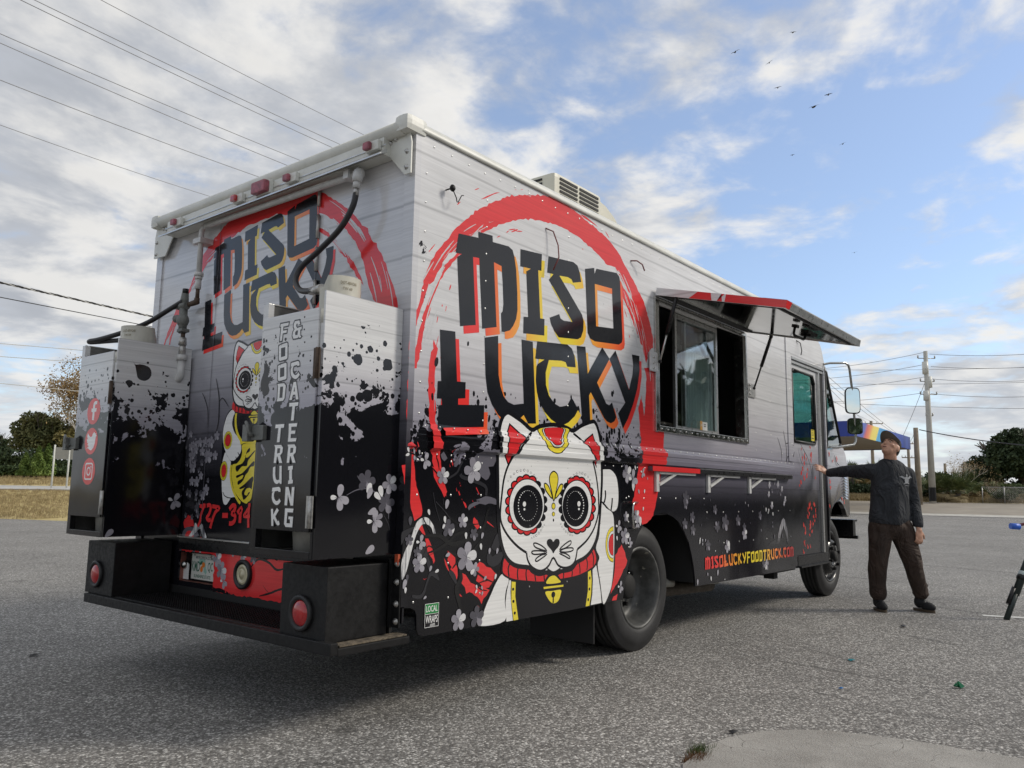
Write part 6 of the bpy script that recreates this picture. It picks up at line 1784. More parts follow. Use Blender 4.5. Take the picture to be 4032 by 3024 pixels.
# ---- roof air conditioner
ac = empty('rooftop_air_conditioner', parent=truck)
mb = MB(); mb.box(1.66, 2.27, .34, 1.15, 2.99, 3.345, .035)
mb.build('shroud', M_cream, ac)
bm = bmesh.new()
prof = [(2.272, 3.335), (2.40, 3.31), (2.53, 3.25), (2.62, 3.16), (2.665, 3.05), (2.67, 2.99), (2.272, 2.99)]
mb = MB(); mb.prism(prof, 1, .38, 1.13); mb.build('shroud_nose', M_cream, ac)
for (a0, a1, ax) in (((1.72, 1.94), None, 0), ((1.97, 2.22), None, 0)):
    for k in range(8):
        z = 3.300-.031*k
        mb = MB(); mb.box(a0[0], a0[1], .3335, .3385, z, z+.016); mb.build('vent_slot', M_slot, ac)
for k in range(8):
    z = 3.300-.031*k
    for y0, y1 in ((.45, .74), (.80, 1.08)):
        mb = MB(); mb.box(1.6535, 1.6585, y0, y1, z, z+.016); mb.build('vent_slot', M_slot, ac)

# ------------------------------------------------------------------ wrap graphics
# brush circle
art = Art()
for e in SIDE:
    if e[0] in ('red', 'panel_light') and e[2] != 'line': art.draw(e, rnd)
rs = random.Random(3)
for k in range(46):   # dry-brush flecks along the rim of the circle
    a = rs.uniform(-.4, PI+.5); rr_ = rs.choice((1.06, 1.1, .86, .88, 1.13))+rs.uniform(-.02, .02)
    x, z = 1.22+1.19*rr_*math.cos(a), 1.72+1.12*rr_*math.sin(a)
    if z > 2.88 or x < .03 or (2.42 < x < 4.2 and 1.5 < z < 2.6): continue
    L = rs.uniform(.015, .07); t = a+PI/2+rs.uniform(-.15, .15)
    art.poly('red', 1, ribbon([(x, z), (x+.5*L*math.cos(t), z+.5*L*math.sin(t)), (x+L*math.cos(t), z+L*math.sin(t))], rs.uniform(.004, .010)))
def streaks(art, cx_, cz_, rx_, rz_, a0, a1, f0, f1, cnt, mat, layer, keep):
    for _ in range(cnt):
        a = math.radians(rs.uniform(a0, a1)); f_ = rs.uniform(f0, f1); da = rs.uniform(.05, .22)
        p = []
        for k in range(7):
            t = a+da*k/6; q = f_+.012*k/6
            p.append((cx_+rx_*q*math.cos(t), cz_+rz_*q*math.sin(t)))
        if all(keep(*q) for q in p): art.poly(mat, layer, ribbon(p, rs.uniform(.003, .011)))
streaks(art, 1.22, 1.72, 1.24, 1.17, 8, 48, .86, .995, 34, 'panel_light', 2, lambda x, z: x < 2.43 and z < 2.9)
streaks(art, 1.22, 1.72, 1.24, 1.17, 120, 175, .86, .99, 22, 'panel_light', 2, lambda x, z: x > .04 and z < 2.9)
art.build('ring_print', side_surf, side, cuts=CUTS, base=.0003, th=.0004)
# big letters
def logo(parent, surf, tf, cuts, pre, shadow):
    nb = [0]
    ARTM['shadow'+pre] = shadow
    for ch in 'MISOLUCKY':
        l = pairs(LET[ch]); holes = [pairs(LET['Oh'])] if ch == 'O' else []
        a = Art()
        k = tf((1, 0))[0]-tf((0, 0))[0]
        sh = (.030*k, -.036*k)
        o = [tf(p) for p in l]; hs = [[tf(p) for p in h] for h in holes]
        a.poly('shadow'+pre, 2, [(p[0]+sh[0], p[1]+sh[1]) for p in o], [[(p[0]+sh[0], p[1]+sh[1]) for p in h] for h in hs])
        art_letter = 'letter'
        ARTM['letter'] = M_letter
        a.poly('letter', 3, o, hs)
        a.build('letter', surf, parent, cuts=cuts, base=.0010+.00001*nb[0]); nb[0] += 6
logo(side, side_surf, lambda p: p, CUTS, 'side', vinyl('letter_shadow_side', grad_col(.25, 2.3)))
# cat with forehead mark
art = Art()
for e in CAT: art.draw(e, rnd, 3)
art.build('cat_print', side_surf, side, cuts=CUTS, base=.0021, th=.0013)
# greys, branches, brush arch
art = Art()
for e in SIDE:
    if e[0] not in ('red', 'panel_light'): art.draw(e, rnd, 2 if e[2] == 'line' else 1)
art.build('branch_print', side_surf, side, cuts=CUTS, base=.0017, th=.0003)
art = Art()
for cx_, cz_, r_, rot, kind in FL: art.flower(cx_*.001, cz_*.001, r_*.001, rot, kind, 10, rnd)
for cx_, cz_, L, rot, shd in PT:
    art.poly('p%d' % {1: 1, 2: 0, 3: 3, 0: 2}[shd], 10, petal_pts((cx_*.001, cz_*.001), L*.0019, math.radians(rot), .36))
for k in range(60):  # small far blossoms of the print in front of the wheel
    x, z = rs.uniform(3.1, 5.2), rs.uniform(.62, 1.08)
    if rs.random() < .35: art.poly(rs.choice(('p2', 'p3', 'p3')), 9, petal_pts((x, z), rs.uniform(.012, .03), rs.uniform(-.6, .6), .36))
art.build('flower_print', side_surf, side, cuts=CUTS, base=.0035, th=.0005)
# door and cowl blossoms
def blossoms(filt, surf, parent):
    a = Art()
    for x, z, r_ in BL:
        x, z, r_ = x*.001, z*.001, r_*.001
        if not filt(x): continue
        for k in range(7):
            aa = rs.uniform(0, 2*PI); d = rs.uniform(0, .8)*r_
            a.poly('blossom', 2+k % 2, ellipse_pts((x+math.cos(aa)*d*.8, z+math.sin(aa)*d), rs.uniform(.20, .34)*r_, rs.uniform(.3, .5)*r_, 8, rs.uniform(-.4, .4)))
    a.build('blossom_print', surf, parent)
blossoms(lambda x: 5.33 < x < 6.15, lambda u, z, h: (u, .0195-h, z), cabd)
blossoms(lambda x: x > 6.37, lambda u, z, h: (u, cowl_curve(u)-h, z), [o for o in truck.children if o.name.startswith('cowl_side')][0])
# web address, gradient red - orange - yellow and back
art = Art()
ARTM['web'] = vinyl('web_gradient', grad_col(3.22, 5.30))
txt = 'MISOLUCKYFOODTRUCK.COM'
wd = {'I': .62, '.': .38, 'M': 1.12}
tot = sum(wd.get(c_, 1.0) for c_ in txt)
u0 = 3.245; un = (5.228-u0)/tot
for c_ in txt:
    wch = un*wd.get(c_, 1.0)
    art = Art(); put_glyph(art, 'web', 8, c_, u0, .507, wch*.88, .098); art.build('letter', side_surf, side, base=.0041)
    u0 += wch
# installer's sticker
art = Art()
ARTM['lw_g'] = vinyl('sticker_green', (.03, .24, .07)); ARTM['lw_k'] = M_black; ARTM['lw_w'] = M_white
U0, U1, V0, V1 = .148, .245, .432, .545
art.poly('lw_w', 12, [(U0, V0), (U1, V0), (U1, V1), (U0, V1)])
e_ = .0022
art.poly('lw_k', 13, [(U0+e_, V0+e_), (U1-e_, V0+e_), (U1-e_, V0+.062), (U0+e_, V0+.062)]); art.poly('lw_g', 13, [(U0+e_, V0+.064), (U1-e_, V0+.064), (U1-e_, V1-e_), (U0+e_, V1-e_)])
put_text(art, 'lw_w', 14, 'LOCAL', U0+.009, V0+.073, .078, .030); put_text(art, 'lw_w', 14, 'WRAPS', U0+.006, V0+.020, .084, .036); put_text(art, 'lw_w', 14, '.com', U0+.035, V0+.004, .036, .012)
art.build('installer_sticker', side_surf, side, base=.0043)
# black splash shapes around the letters of LUCKY
art = Art()
for k in range(70):
    x, z = rs.uniform(.12, 1.9), 1.43+abs(rs.gauss(0, .17))
    if z > 2.0: continue
    r_ = rs.choice((.004, .006, .009, .013, .018))
    art.poly('black', 1, ellipse_pts((x, z), r_*rs.uniform(.6, 1.0), r_*rs.uniform(1.0, 1.7), 8, rs.uniform(-.3, .3)))
art.build('ink_splash', side_surf, side, cuts=CUTS, base=.0008, th=.00015)

art = Art()
for u in (-1.81, -.79): art.poly('grey_mid', 0, [(u-.002, .79), (u+.002, .79), (u+.002, 2.78), (u-.002, 2.78)])
art.build('door_seam', rear_surf, rear, base=.0048)
# rear: ring, small logo, cat, phone number
art = Art()
for e in REAR:
    if e[0] == 'red' and e[1] == 1: art.draw(e, rnd)
streaks(art, -1.27, 1.75, 1.20, 1.10, 5, 62, .80, .985, 30, 'panel_light', 2, lambda u, z: z < 2.76)
streaks(art, -1.27, 1.75, 1.20, 1.10, 118, 165, .84, .985, 10, 'panel_light', 2, lambda u, z: z < 2.76)
art.build('ring_print', rear_surf, rear)
KR = .642
def tf_rear(p): return (-1.883+(p[0]-.302)*KR, 2.675+(p[1]-2.509)*KR+.018*(p[0]-.302))
logo(rear, rear_surf, tf_rear, (), 'rear', vinyl('letter_shadow_rear', grad_col(-1.92, -.60)))
art = Art()
for e in REAR:
    if e[0] not in ('red', 'red3', 'branch', 'grey_mid', 'white_brush'): art.draw(e, rnd)
def tf_cat(p): return (-1.432+(p[0]-.956)*.488, 1.734+(p[1]-1.009)*.478)
for e in CAT:
    if e[1] >= 12: art.draw(e, rnd, 4, tf_cat)
art.build('cat_print', rear_surf, rear, base=.0021, th=.0012)
art = Art()
for e in REAR:
    if e[0] == 'red3': art.draw(e, rnd)
its = art.items; kk = 0
for cnt in (2, 1, 1, 1, 1, 1, 2):
    a = Art(); a.items = its[kk:kk+cnt]; kk += cnt; a.build('figure', rear_surf, rear, base=.0034+.00005*kk)
art = Art()
for e in REAR:
    if (e[0] == 'red' and e[1] > 1) or e[0] in ('branch', 'grey_mid', 'white_brush'): art.draw(e, rnd, 1)
for cx_, cz_, r_, rot, kind in FR: art.flower(cx_*.001, cz_*.001, r_*.0011, rot, 0, 6, rnd, (2, 2, 1, 2, 2))
for k in range(26):
    u, z = rs.uniform(-2.1, -1.75), rs.uniform(.9, 1.42)
    art.flower(u, z, rs.uniform(.015, .028), rs.uniform(0, 70), 0, 5, rnd, (3, 3, 2, 3, 3))
art.build('flower_print', rear_surf, rear, base=.0039)
# red brushwork below the sill
art = Art()
art.poly('red', 1, rough_poly([(-1.63, .475), (-1.63, .69), (-1.40, .715), (-1.30, .70), (-1.12, .695), (-.98, .705), (-.60, .72), (-.45, .70), (-.45, .475)], rnd))
art.poly('red', 1, rough_poly([(-2.05, .69), (-2.05, .775), (-1.78, .775), (-1.62, .72), (-1.60, .69)], rnd))
art.poly('black', 2, rough_poly([(-1.63, .47), (-1.63, .50), (-1.50, .49), (-1.45, .475)], rnd)); art.poly('black', 2, rough_poly([(-1.84, .775), (-1.66, .72), (-1.63, .70), (-1.70, .725), (-1.86, .77)], rnd)); art.poly('grey_mid', 2, [(-2.04, .77), (-1.99, .77), (-2.02, .69), (-2.05, .69)]); art.poly('grey_mid', 2, [(-1.88, .775), (-1.83, .775), (-1.86, .69), (-1.89, .69)]); art.poly('white_brush', 2, [(-1.80, .775), (-1.77, .775), (-1.79, .69), (-1.81, .69)])
art.poly('branch', 3, ribbon(catmull([(-1.25, .64), (-1.18, .69), (-1.08, .68), (-1.0, .645), (-.92, .66)], 5, False), .014)); art.poly('branch', 3, ribbon(catmull([(-1.15, .49), (-1.05, .515), (-.95, .545), (-.80, .56)], 5, False), .012)); art.poly('branch', 3, ribbon([(-1.12, .55), (-1.09, .53), (-1.06, .515)], .004))
for u, z, r_, kind in ((-1.60, .665, .045, 1), (-1.55, .60, .05, 0), (-1.52, .54, .04, 2), (-1.33, .70, .03, 0), (-1.23, .69, .03, 3), (-1.44, .72, .03, 2), (-1.49, .735, .028, 0)): art.flower(u, z, r_, 15, kind, 4, rnd)
art.build('brush_print', rear_surf, rear, base=.0044)
art = Art()
for k in range(18): art.poly('red', 1, ellipse_pts((-.47-.06*k, .482), .006, .006, 8))
art.build('rivet_row', lambda u, z, h: (-h-.004, -u, z), rear)
# cabinet graphics
ARTM['outline'] = M_grey_dark
def col_text(parent, surf, txt, uc, ztop, step, w_, h_, du):
    for i, c_ in enumerate(txt):
        if c_ == ' ': continue
        z = ztop-step*i
        uu = uc-du*i
        ww = w_*(.55 if c_ == 'I' else 1.0)
        art = Art(); put_glyph(art, 'outline', 4, c_, uu-ww/2, z-h_, ww, h_, grow=.0065)
        put_glyph(art, 'white', 5, c_, uu-ww/2, z-h_, ww, h_); art.build('letter', surf, parent, base=.0008+.00002*i)
XF = -.485-.014
def cab_front(u, z, h): return (XF-h, -u, z)
def cab_side(y): return lambda u, z, h: (u, y-h, z)
col_text(cabR, cab_front, 'FOOD TRUCK', -.335, 1.862, .0955, .072, .082, -.0012)
col_text(cabR, cab_front, '& CATERING', -.235, 1.862, .0955, .072, .082, -.0012)
# social badges on the left cabinet
art = Art()
def badge(zc_): art.poly('red', 4, ellipse_pts((-2.28, zc_), .088, .082, 36))
for zc_ in (1.545, 1.36, 1.175): badge(zc_)
f_ = [(-.012, -.055), (.014, -.055), (.014, -.004), (.036, -.004), (.040, .018), (.014, .018), (.014, .034), (.020, .042), (.040, .042), (.040, .062), (.010, .062), (-.006, .052), (-.012, .036), (-.012, .018), (-.030, .018), (-.030, -.004), (-.012, -.004)]
art.poly('white', 5, [(-2.282+p[0], 1.545+p[1]) for p in f_])
bird_ = [(-.062, -.045), (-.035, -.042), (-.022, -.050), (.010, -.058), (.040, -.040), (.055, -.010), (.060, .022), (.072, .036), (.056, .034), (.066, .048), (.050, .044), (.036, .054), (.016, .046), (.008, .028), (-.018, .026), (-.040, .038), (-.058, .052), (-.062, .030), (-.052, .014), (-.064, .012), (-.056, -.008), (-.040, -.014), (-.050, -.022), (-.030, -.032)]
art.poly('white', 5, [(-2.28+p[0]*.95, 1.36+p[1]) for p in bird_])
def rrect(c, a, b, r, n=5):
    o = []
    for (sx, sy, st) in ((1, 1, 0), (-1, 1, 90), (-1, -1, 180), (1, -1, 270)):
        for k in range(n+1):
            t = math.radians(st+90*k/n); o.append((c[0]+sx*(a-r)+r*math.cos(t), c[1]+sy*(b-r)+r*math.sin(t)))
    return o
ic = (-2.28, 1.175)
art.poly('white', 5, rrect(ic, .052, .052, .018), [rrect(ic, .043, .043, .012)])
art.poly('white', 5, ellipse_pts(ic, .027, .027, 24), [ellipse_pts(ic, .018, .018, 24)])
art.poly('white', 5, ellipse_pts((ic[0]+.028, ic[1]+.028), .006, .006, 8))
its = art.items
for zc_ in (1.545, 1.36, 1.175):
    a = Art(); a.items = [i for i in its if abs(sum(p[1] for p in i[2][0])/len(i[2][0])-zc_) < .06]; a.build('badge', cab_front, cabL)
# flowers on the outer wall of each cabinet
art = Art()
U = lambda px, py: None
for (u, z, r_, kind) in ((-.362, 1.055, .055, 2), (-.205, 1.13, .050, 3), (-.06, 1.12, .045, 1), (-.08, 1.03, .05, 3), (-.15, .945, .05, 2)): art.flower(u, z, r_, 10, kind, 3, rnd)
for (u, z, L, a_, q) in ((-.19, 1.10, .05, .5, 'p0'), (-.185, 1.075, .055, .4, 'p1'), (-.135, 1.062, .05, -.9, 'p0'), (-.115, 1.085, .055, -.3, 'p0'), (-.165, .99, .055, 1.2, 'p1'), (-.12, .965, .045, 1.1, 'p2'), (-.17, .815, .06, 1.0, 'p1')): art.poly(q, 5, petal_pts((u, z), L, a_, .36))
art.poly('grey_mid', 2, ribbon(catmull([(-.32, 1.065), (-.26, 1.09), (-.19, 1.095), (-.12, 1.06), (-.07, 1.01), (-.06, .955)], 5, False), .006)); art.poly('grey_mid', 2, ribbon(catmull([(-.262, 1.155), (-.24, 1.13), (-.19, 1.10)], 5, False), .005)); art.poly('grey_dark', 2, ribbon(catmull([(-.10, .985), (-.06, .93), (-.05, .90)], 5, False), .005))
art.build('flower_print', cab_side(.05), cabR)
art = Art(); art.flower(-.06, 1.00, .05, 30, 2, 3, rnd); art.poly('p1', 3, petal_pts((-.45, .81), .06, .8, .36)); art.poly('grey_mid', 2, ribbon(catmull([(-.04, 1.01), (-.02, 1.03), (-.012, 1.035)], 4, False), .005))
art.poly('black', 2, offset_poly(catmull([(-.395, 1.86), (-.375, 1.835), (-.34, 1.84), (-.29, 1.83), (-.27, 1.795), (-.28, 1.76), (-.31, 1.74), (-.35, 1.75), (-.365, 1.79), (-.375, 1.825)]), 0.0))
art.build('flower_print', cab_side(2.05), cabL)

# ------------------------------------------------------------------ propane tanks standing in the cabinets
def propane_tank(cx_, cy_, label, yrot):
    t = tag(empty('propane_tank', (cx_, cy_, .807)), label, 'propane tank', 'propane tanks in the rear cabinets')
    mb = MB(); mb.lathe([(0.0, .135), (.10, .12), (.175, .14), (.19, .19), (.19, 1.0), (.175, 1.08), (.13, 1.135), (.06, 1.16), (0, 1.165)], (0, 0, 0), 'Z', 28); mb.build('tank_body', M_tank, t)
    mb = MB(); mb.lathe([(.150, .001), (.155, .001), (.165, .12), (.155, .13), (.145, .12), (.145, .001)], (0, 0, 0), 'Z', 28)
    mb.build('foot_ring', M_tankring, t)
    # valve guard, open at the front
    vs, fs = [], []
    for k in range(19):
        a = math.radians(-125+yrot+250*k/18)
        for r_ in (.108, .104):
            for z in (1.10, 1.305 if 1 < k < 17 else 1.25): vs.append((r_*math.cos(a), r_*math.sin(a), z))
    for k in range(18):
        b_ = 4*k; fs += [(b_, b_+4, b_+5, b_+1), (b_+2, b_+3, b_+7, b_+6), (b_+1, b_+5, b_+7, b_+3)]
    mb = MB(); mb.add(vs, fs, True); gd_ = mb.build('valve_guard', M_tank, t)
    mb = MB(); mb.tube([(0, 0, 1.15), (0, 0, 1.25)], .022, 10); mb.tube([(0, 0, 1.22), (0, -.05, 1.22)], .016, 8); mb.build('valve', M_galv, t)
    mb = MB(); mb.lathe([(0, 1.262), (.028, 1.262), (.03, 1.25), (.0, 1.248)], (0, 0, 0), 'Z', 12); mb.build('valve_wheel', principled('yellow_cap', (.62, .36, .03), .5), t)
    # stamped letters on the guard
    a = Art(); ARTM['stamp'] = principled('stamped_ink', (.30, .26, .18), .6)
    put_text(a, 'stamp', 0, 'DOT-4BW240', -.05, 1.262, .085, .016); put_text(a, 'stamp', 0, 'TW 69', -.04, 1.235, .05, .014)
    ca = math.radians(215 if cy_ > 1 else 262)
    a.build('stamp', lambda u, z, h: ((.1085+h)*math.cos(ca+u/.108), (.1085+h)*math.sin(ca+u/.108), z), t)
    return t
propane_tank(-.25, .26, 'beige propane tank in the right rear cabinet, hose screwed to its top', -60)
propane_tank(-.25, 2.30, 'beige propane tank in the left rear cabinet under the blue valve handle', 205)
# ------------------------------------------------------------------ vegetation
rng = np.random.default_rng(11)
def foliage_mat(name, dark, mid_, light, warm=None, scale=0.8):
    m = bpy.data.materials.new(name); m.use_nodes = True
    n = NT(m.node_tree); b = m.node_tree.nodes['Principled BSDF']
    c = n.coord()
    f = n.m('ADD', n.m('MULTIPLY', n.noise(c, scale, 3.0, 0.6), 0.6), n.m('MULTIPLY', n.noise(c, scale*6, 2.0), 0.4))
    n.put(b.inputs['Base Color'], n.ramp(f, [(0.32, dark), (0.5, mid_), (0.68, light)]))
    b.inputs['Roughness'].default_value = 0.7; b.inputs['Specular IOR Level'].default_value = 0.25
    return m
F_oak = foliage_mat('oak_leaves', (.055, .068, .028), (.12, .13, .052), (.21, .195, .085))
F_oakd = foliage_mat('dark_oak_leaves', (.016, .028, .013), (.036, .056, .024), (.070, .092, .038))
F_tan = foliage_mat('autumn_leaves', (.20, .125, .06), (.36, .25, .12), (.50, .38, .20))
F_olive = foliage_mat('olive_leaves', (.12, .11, .04), (.25, .215, .08), (.37, .31, .13))
F_con = foliage_mat('conifer_leaves', (.055, .105, .022), (.13, .19, .045), (.21, .27, .075))
F_palm = foliage_mat('palm_leaves', (.030, .048, .014), (.085, .11, .034), (.19, .20, .075), scale=1.5)
F_dead = foliage_mat('dead_fronds', (.16, .12, .06), (.32, .25, .13), (.46, .37, .22), scale=1.5)
F_shrub = foliage_mat('shrub_leaves', (.035, .055, .018), (.07, .10, .032), (.12, .15, .055))
F_hedge = foliage_mat('hedge_leaves', (.018, .030, .012), (.040, .065, .022), (.075, .10, .04))
M_bark = principled('bark', (.10, .085, .068), .9, var=.3, vscale=4.0)
M_twig = principled('pale_bark', (.52, .48, .41), .85, var=.25, vscale=4.0)
M_twigd = principled('brown_twig', (.20, .155, .11), .9, var=.25, vscale=4.0)

def leaf_quads(cent, size, seed=0, flat=0.0, asp=1.0):
    """one randomly turned leaf-clump quad per centre"""
    r = np.random.default_rng(seed); n_ = len(cent)
    a = r.normal(size=(n_, 3)); a /= np.linalg.norm(a, axis=1)[:, None]
    t = r.normal(size=(n_, 3)); t[:, 2] *= (1-flat)
    b_ = np.cross(a, t); b_ /= np.linalg.norm(b_, axis=1)[:, None]+1e-9
    s = size*r.uniform(.55, 1.25, size=(n_, 1))
    u, v = a*s*asp, b_*s*.6
    V = np.stack([cent-u, cent-v*.9, cent+u, cent+v*.9], 1).reshape(-1, 3)
    F = np.arange(n_*4).reshape(-1, 4)
    return V, F
def crown_points(center, radii, n_clump, n_leaf, seed, clump=.28, shell=.75):
    """leaf positions gathered into uneven clumps through an ellipsoid"""
    r = np.random.default_rng(seed)
    d = r.normal(size=(n_clump, 3)); d /= np.linalg.norm(d, axis=1)[:, None]
    rad = r.uniform(.35, 1.0, size=(n_clump, 1))**.5
    d[:, 2] = np.where(d[:, 2] < -.45, d[:, 2]*.5, d[:, 2])
    cc = d*rad*shell
    which = r.integers(0, n_clump, n_leaf)
    cr_ = clump*r.uniform(.6, 1.5, size=n_clump)
    off = r.normal(size=(n_leaf, 3)); off /= np.linalg.norm(off, axis=1)[:, None]
    off *= (r.uniform(.3, 1, size=(n_leaf, 1))**.4)*cr_[which][:, None]
    off[:, 2] *= .75
    p = (cc[which]+off)*np.array(radii)+np.array(center)
    return p
def branches(mb, p, d, L, r, depth, rnd_, spread=.55, up_=.12, tips=None, nseg=2, kids=(2, 3)):
    pts = [Vector(p)]; dd = Vector(d).normalized()
    for i in range(nseg):
        dd = (dd+Vector((rnd_.uniform(-.16, .16), rnd_.uniform(-.16, .16), rnd_.uniform(-.08, .12)))).normalized()
        pts.append(pts[-1]+dd*L/nseg)
    rs_ = [r*(1-.35*i/nseg) for i in range(nseg+1)]
    mb.tube(pts, rs_, 5 if depth > 2 else 3, False)
    if depth <= 0:
        if tips is not None: tips.append(pts[-1])
        return
    for k in range(rnd_.randint(*kids)):
        nd = (dd+Vector((rnd_.uniform(-1, 1), rnd_.uniform(-1, 1), rnd_.uniform(-.5, .9)+up_))*spread).normalized()
        branches(mb, pts[-1] if k or rnd_.random() < .6 else pts[-2], nd, L*rnd_.uniform(.62, .82), r*.60, depth-1, rnd_, spread, up_, tips, nseg, kids)
def tree(name, label, group, base, trunk_h, center, radii, leafm, seed, n_leaf=9000, n_clump=60, size=.16, barkm=None, clump=.28):
    t = tag(empty(name, base), label, 'tree', group)
    rnd_ = random.Random(seed); mb = MB()
    c = Vector(center)
    mb.tube([(0, 0, -.1), (rnd_.uniform(-.1, .1), rnd_.uniform(-.1, .1), trunk_h*.6), (c.x*.3, c.y*.3, trunk_h)], [radii[0]*.075, radii[0]*.06, radii[0]*.05], 8)
    for k in range(6):
        a = 2*PI*k/6+rnd_.uniform(-.3, .3)
        branches(mb, (c.x*.3, c.y*.3, trunk_h*rnd_.uniform(.8, 1)), (math.cos(a)*.9, math.sin(a)*.9, .9), radii[2]*.7, radii[0]*.035, 2, rnd_)
    mb.build('trunk', barkm or M_bark, t)
    P = crown_points(center, radii, n_clump, n_leaf, seed, clump)
    V, F = leaf_quads(P, size, seed+1)
    np_mesh('crown', V, F, leafm, t)
    return t
# left: oak mass, paler oak, leafless tree, small conifers, hedge
tree('oak_tree', 'broad green oak behind the two white sign posts', 'trees at the left edge', spot(69.6, 76, 1.95), 1.6, (0, 0, 2.9), (2.55, 2.5, 2.45), F_oak, 3, 15000, 70, .15)
tree('oak_tree', 'lower grey green oak cut off by the left picture edge', 'trees at the left edge', spot(72.6, 84, 2.0), 1.2, (0, 0, 2.0), (2.2, 2.2, 1.9), F_oakd, 4, 8000, 45, .16)
tree('oak_tree', 'yellowish leafy tree close behind the left propane cabinet', 'trees at the left edge', spot(67.2, 74, 1.95), 1.4, (0, 0, 2.7), (2.3, 2.0, 2.3), F_olive, 8, 12000, 60, .14)
def bare_tree(name, label, base, h, seed, leafm, n_leaf, lean=(0, 0, 1), bark=None, depth=5, L=None, size=.11, grp=None, jit=.35):
    t = tag(empty(name, base), label, 'tree', grp)
    rnd_ = random.Random(seed); mb = MB(); tips = []
    for k in range(4):
        branches(mb, (0, 0, 0), (lean[0]+rnd_.uniform(-.4, .4), lean[1]+rnd_.uniform(-.4, .4), lean[2]), L or h*.30, h*.015, depth, rnd_, .62, .10, tips, 2, (2, 3))
    mb.build('branches', bark or M_twig, t, recalc=False)
    if n_leaf:
        r = np.random.default_rng(seed); T = np.array([tuple(q) for q in tips])
        P = T[r.integers(0, len(T), n_leaf)]+r.normal(size=(n_leaf, 3))*jit
        V, F = leaf_quads(P, size, seed); np_mesh('crown', V, F, leafm, t)
    return t
bare_tree('bare_tree', 'tall thin tree with pale branches and sparse brown leaves left of the truck', spot(66.6, 73, 1.9), 10.0, 5, F_tan, 10000, (-.14, .36, 1), M_twig, 5, 2.75, .10)
for b_, d, h, w_, lab in ((70.4, 58, 1.35, .42, 'short bright green conifer nearest the left picture edge'), (69.75, 57, 1.75, .48, 'middle one of the bright green conifers by the hedge'), (69.25, 57.5, 1.95, .52, 'tallest bright green conifer, left of the white sign posts'), (70.05, 59, 1.1, .45, 'smallest dark conifer half hidden between two brighter ones')):
    t = tag(empty('conifer', spot(b_, d, 1.58)), lab, 'tree', 'young conifers by the hedge')
    r = np.random.default_rng(int(b_*100)); k = 2600
    zz = r.uniform(0, 1, k)**1.1; a = r.uniform(0, 2*PI, k); rr_ = w_*(1-zz)**.75*r.uniform(.35, 1.05, k)*(1+.25*np.sin(a*3+zz*9))
    P = np.stack([rr_*np.cos(a), rr_*np.sin(a), .05+zz*h], 1)
    V, F = leaf_quads(P, .085, 3); np_mesh('crown', V, F, F_con, t)
    mb = MB(); mb.tube([(0, 0, -.1), (0, 0, h*.8)], [.04, .01], 6); mb.build('trunk', M_bark, t)
def hedge(name, label, cat, b0, b1, d, z, h, thick, leafm, n_leaf, seed, size=.12, kind=None, wob=.25):
    r = np.random.default_rng(seed)
    t = r.uniform(0, 1, n_leaf); p0, p1 = spot(b0, d, z), spot(b1, d, z)
    prof = h*(1-wob+wob*np.sin(t*17+seed)*np.cos(t*7.3+seed*2)+.12*np.sin(t*41))
    zz = r.uniform(0, 1, n_leaf)**.7*prof
    P = np.stack([p0.x+(p1.x-p0.x)*t, p0.y+(p1.y-p0.y)*t, np.full(n_leaf, z)+zz], 1)+r.normal(size=(n_leaf, 3))*np.array([thick, thick, .03])
    c0 = spot((b0+b1)/2, d, z)
    V, F = leaf_quads(P-np.array(tuple(c0)), size, seed)
    o = np_mesh(name, V, F, leafm); o.location = c0
    return tag(o, label, cat, None, kind)
hedge('hedge', 'long dark clipped hedge behind the young conifers', 'hedge', 74, 62, 62, 1.55, .85, .3, F_hedge, 16000, 2)
hedge('scrub', 'dark undergrowth along the far edge of the left lawn', 'undergrowth', 75, 60, 71, 1.6, 2.3, .6, F_oakd, 14000, 6, .16, 'stuff')
# sign board on two white posts, seen from behind
sg = tag(empty('roadside_sign', spot(68.5, 46, .95)), 'grey back of a road sign on two white posts beside the left cabinet', 'sign')
dirv = (spot(68.1, 46)-spot(68.9, 46)).normalized(); sl = .33
for k in (-1, 1):
    p = dirv*k*sl; mb = MB(); mb.tube([(p.x, p.y, -.1), (p.x, p.y, 2.1)], .045, 8); mb.build('post', M_paint_white, sg)
nv_ = Vector((-dirv.y, dirv.x, 0))*.03
mb = MB(); a, b_ = dirv*(-.30), dirv*.62
v = [(a-nv_)+Vector((0, 0, 1.38)), (b_-nv_)+Vector((0, 0, 1.38)), (b_-nv_)+Vector((0, 0, 1.98)), (a-nv_)+Vector((0, 0, 1.98))]
mb.add([tuple(q) for q in v]+[tuple(q+nv_*.5) for q in v], [(0, 1, 2, 3), (7, 6, 5, 4), (0, 4, 5, 1), (1, 5, 6, 2), (2, 6, 7, 3), (3, 7, 4, 0)]); mb.build('board', principled('sign_back', (.26, .26, .24), .5, .3, var=.1), sg)
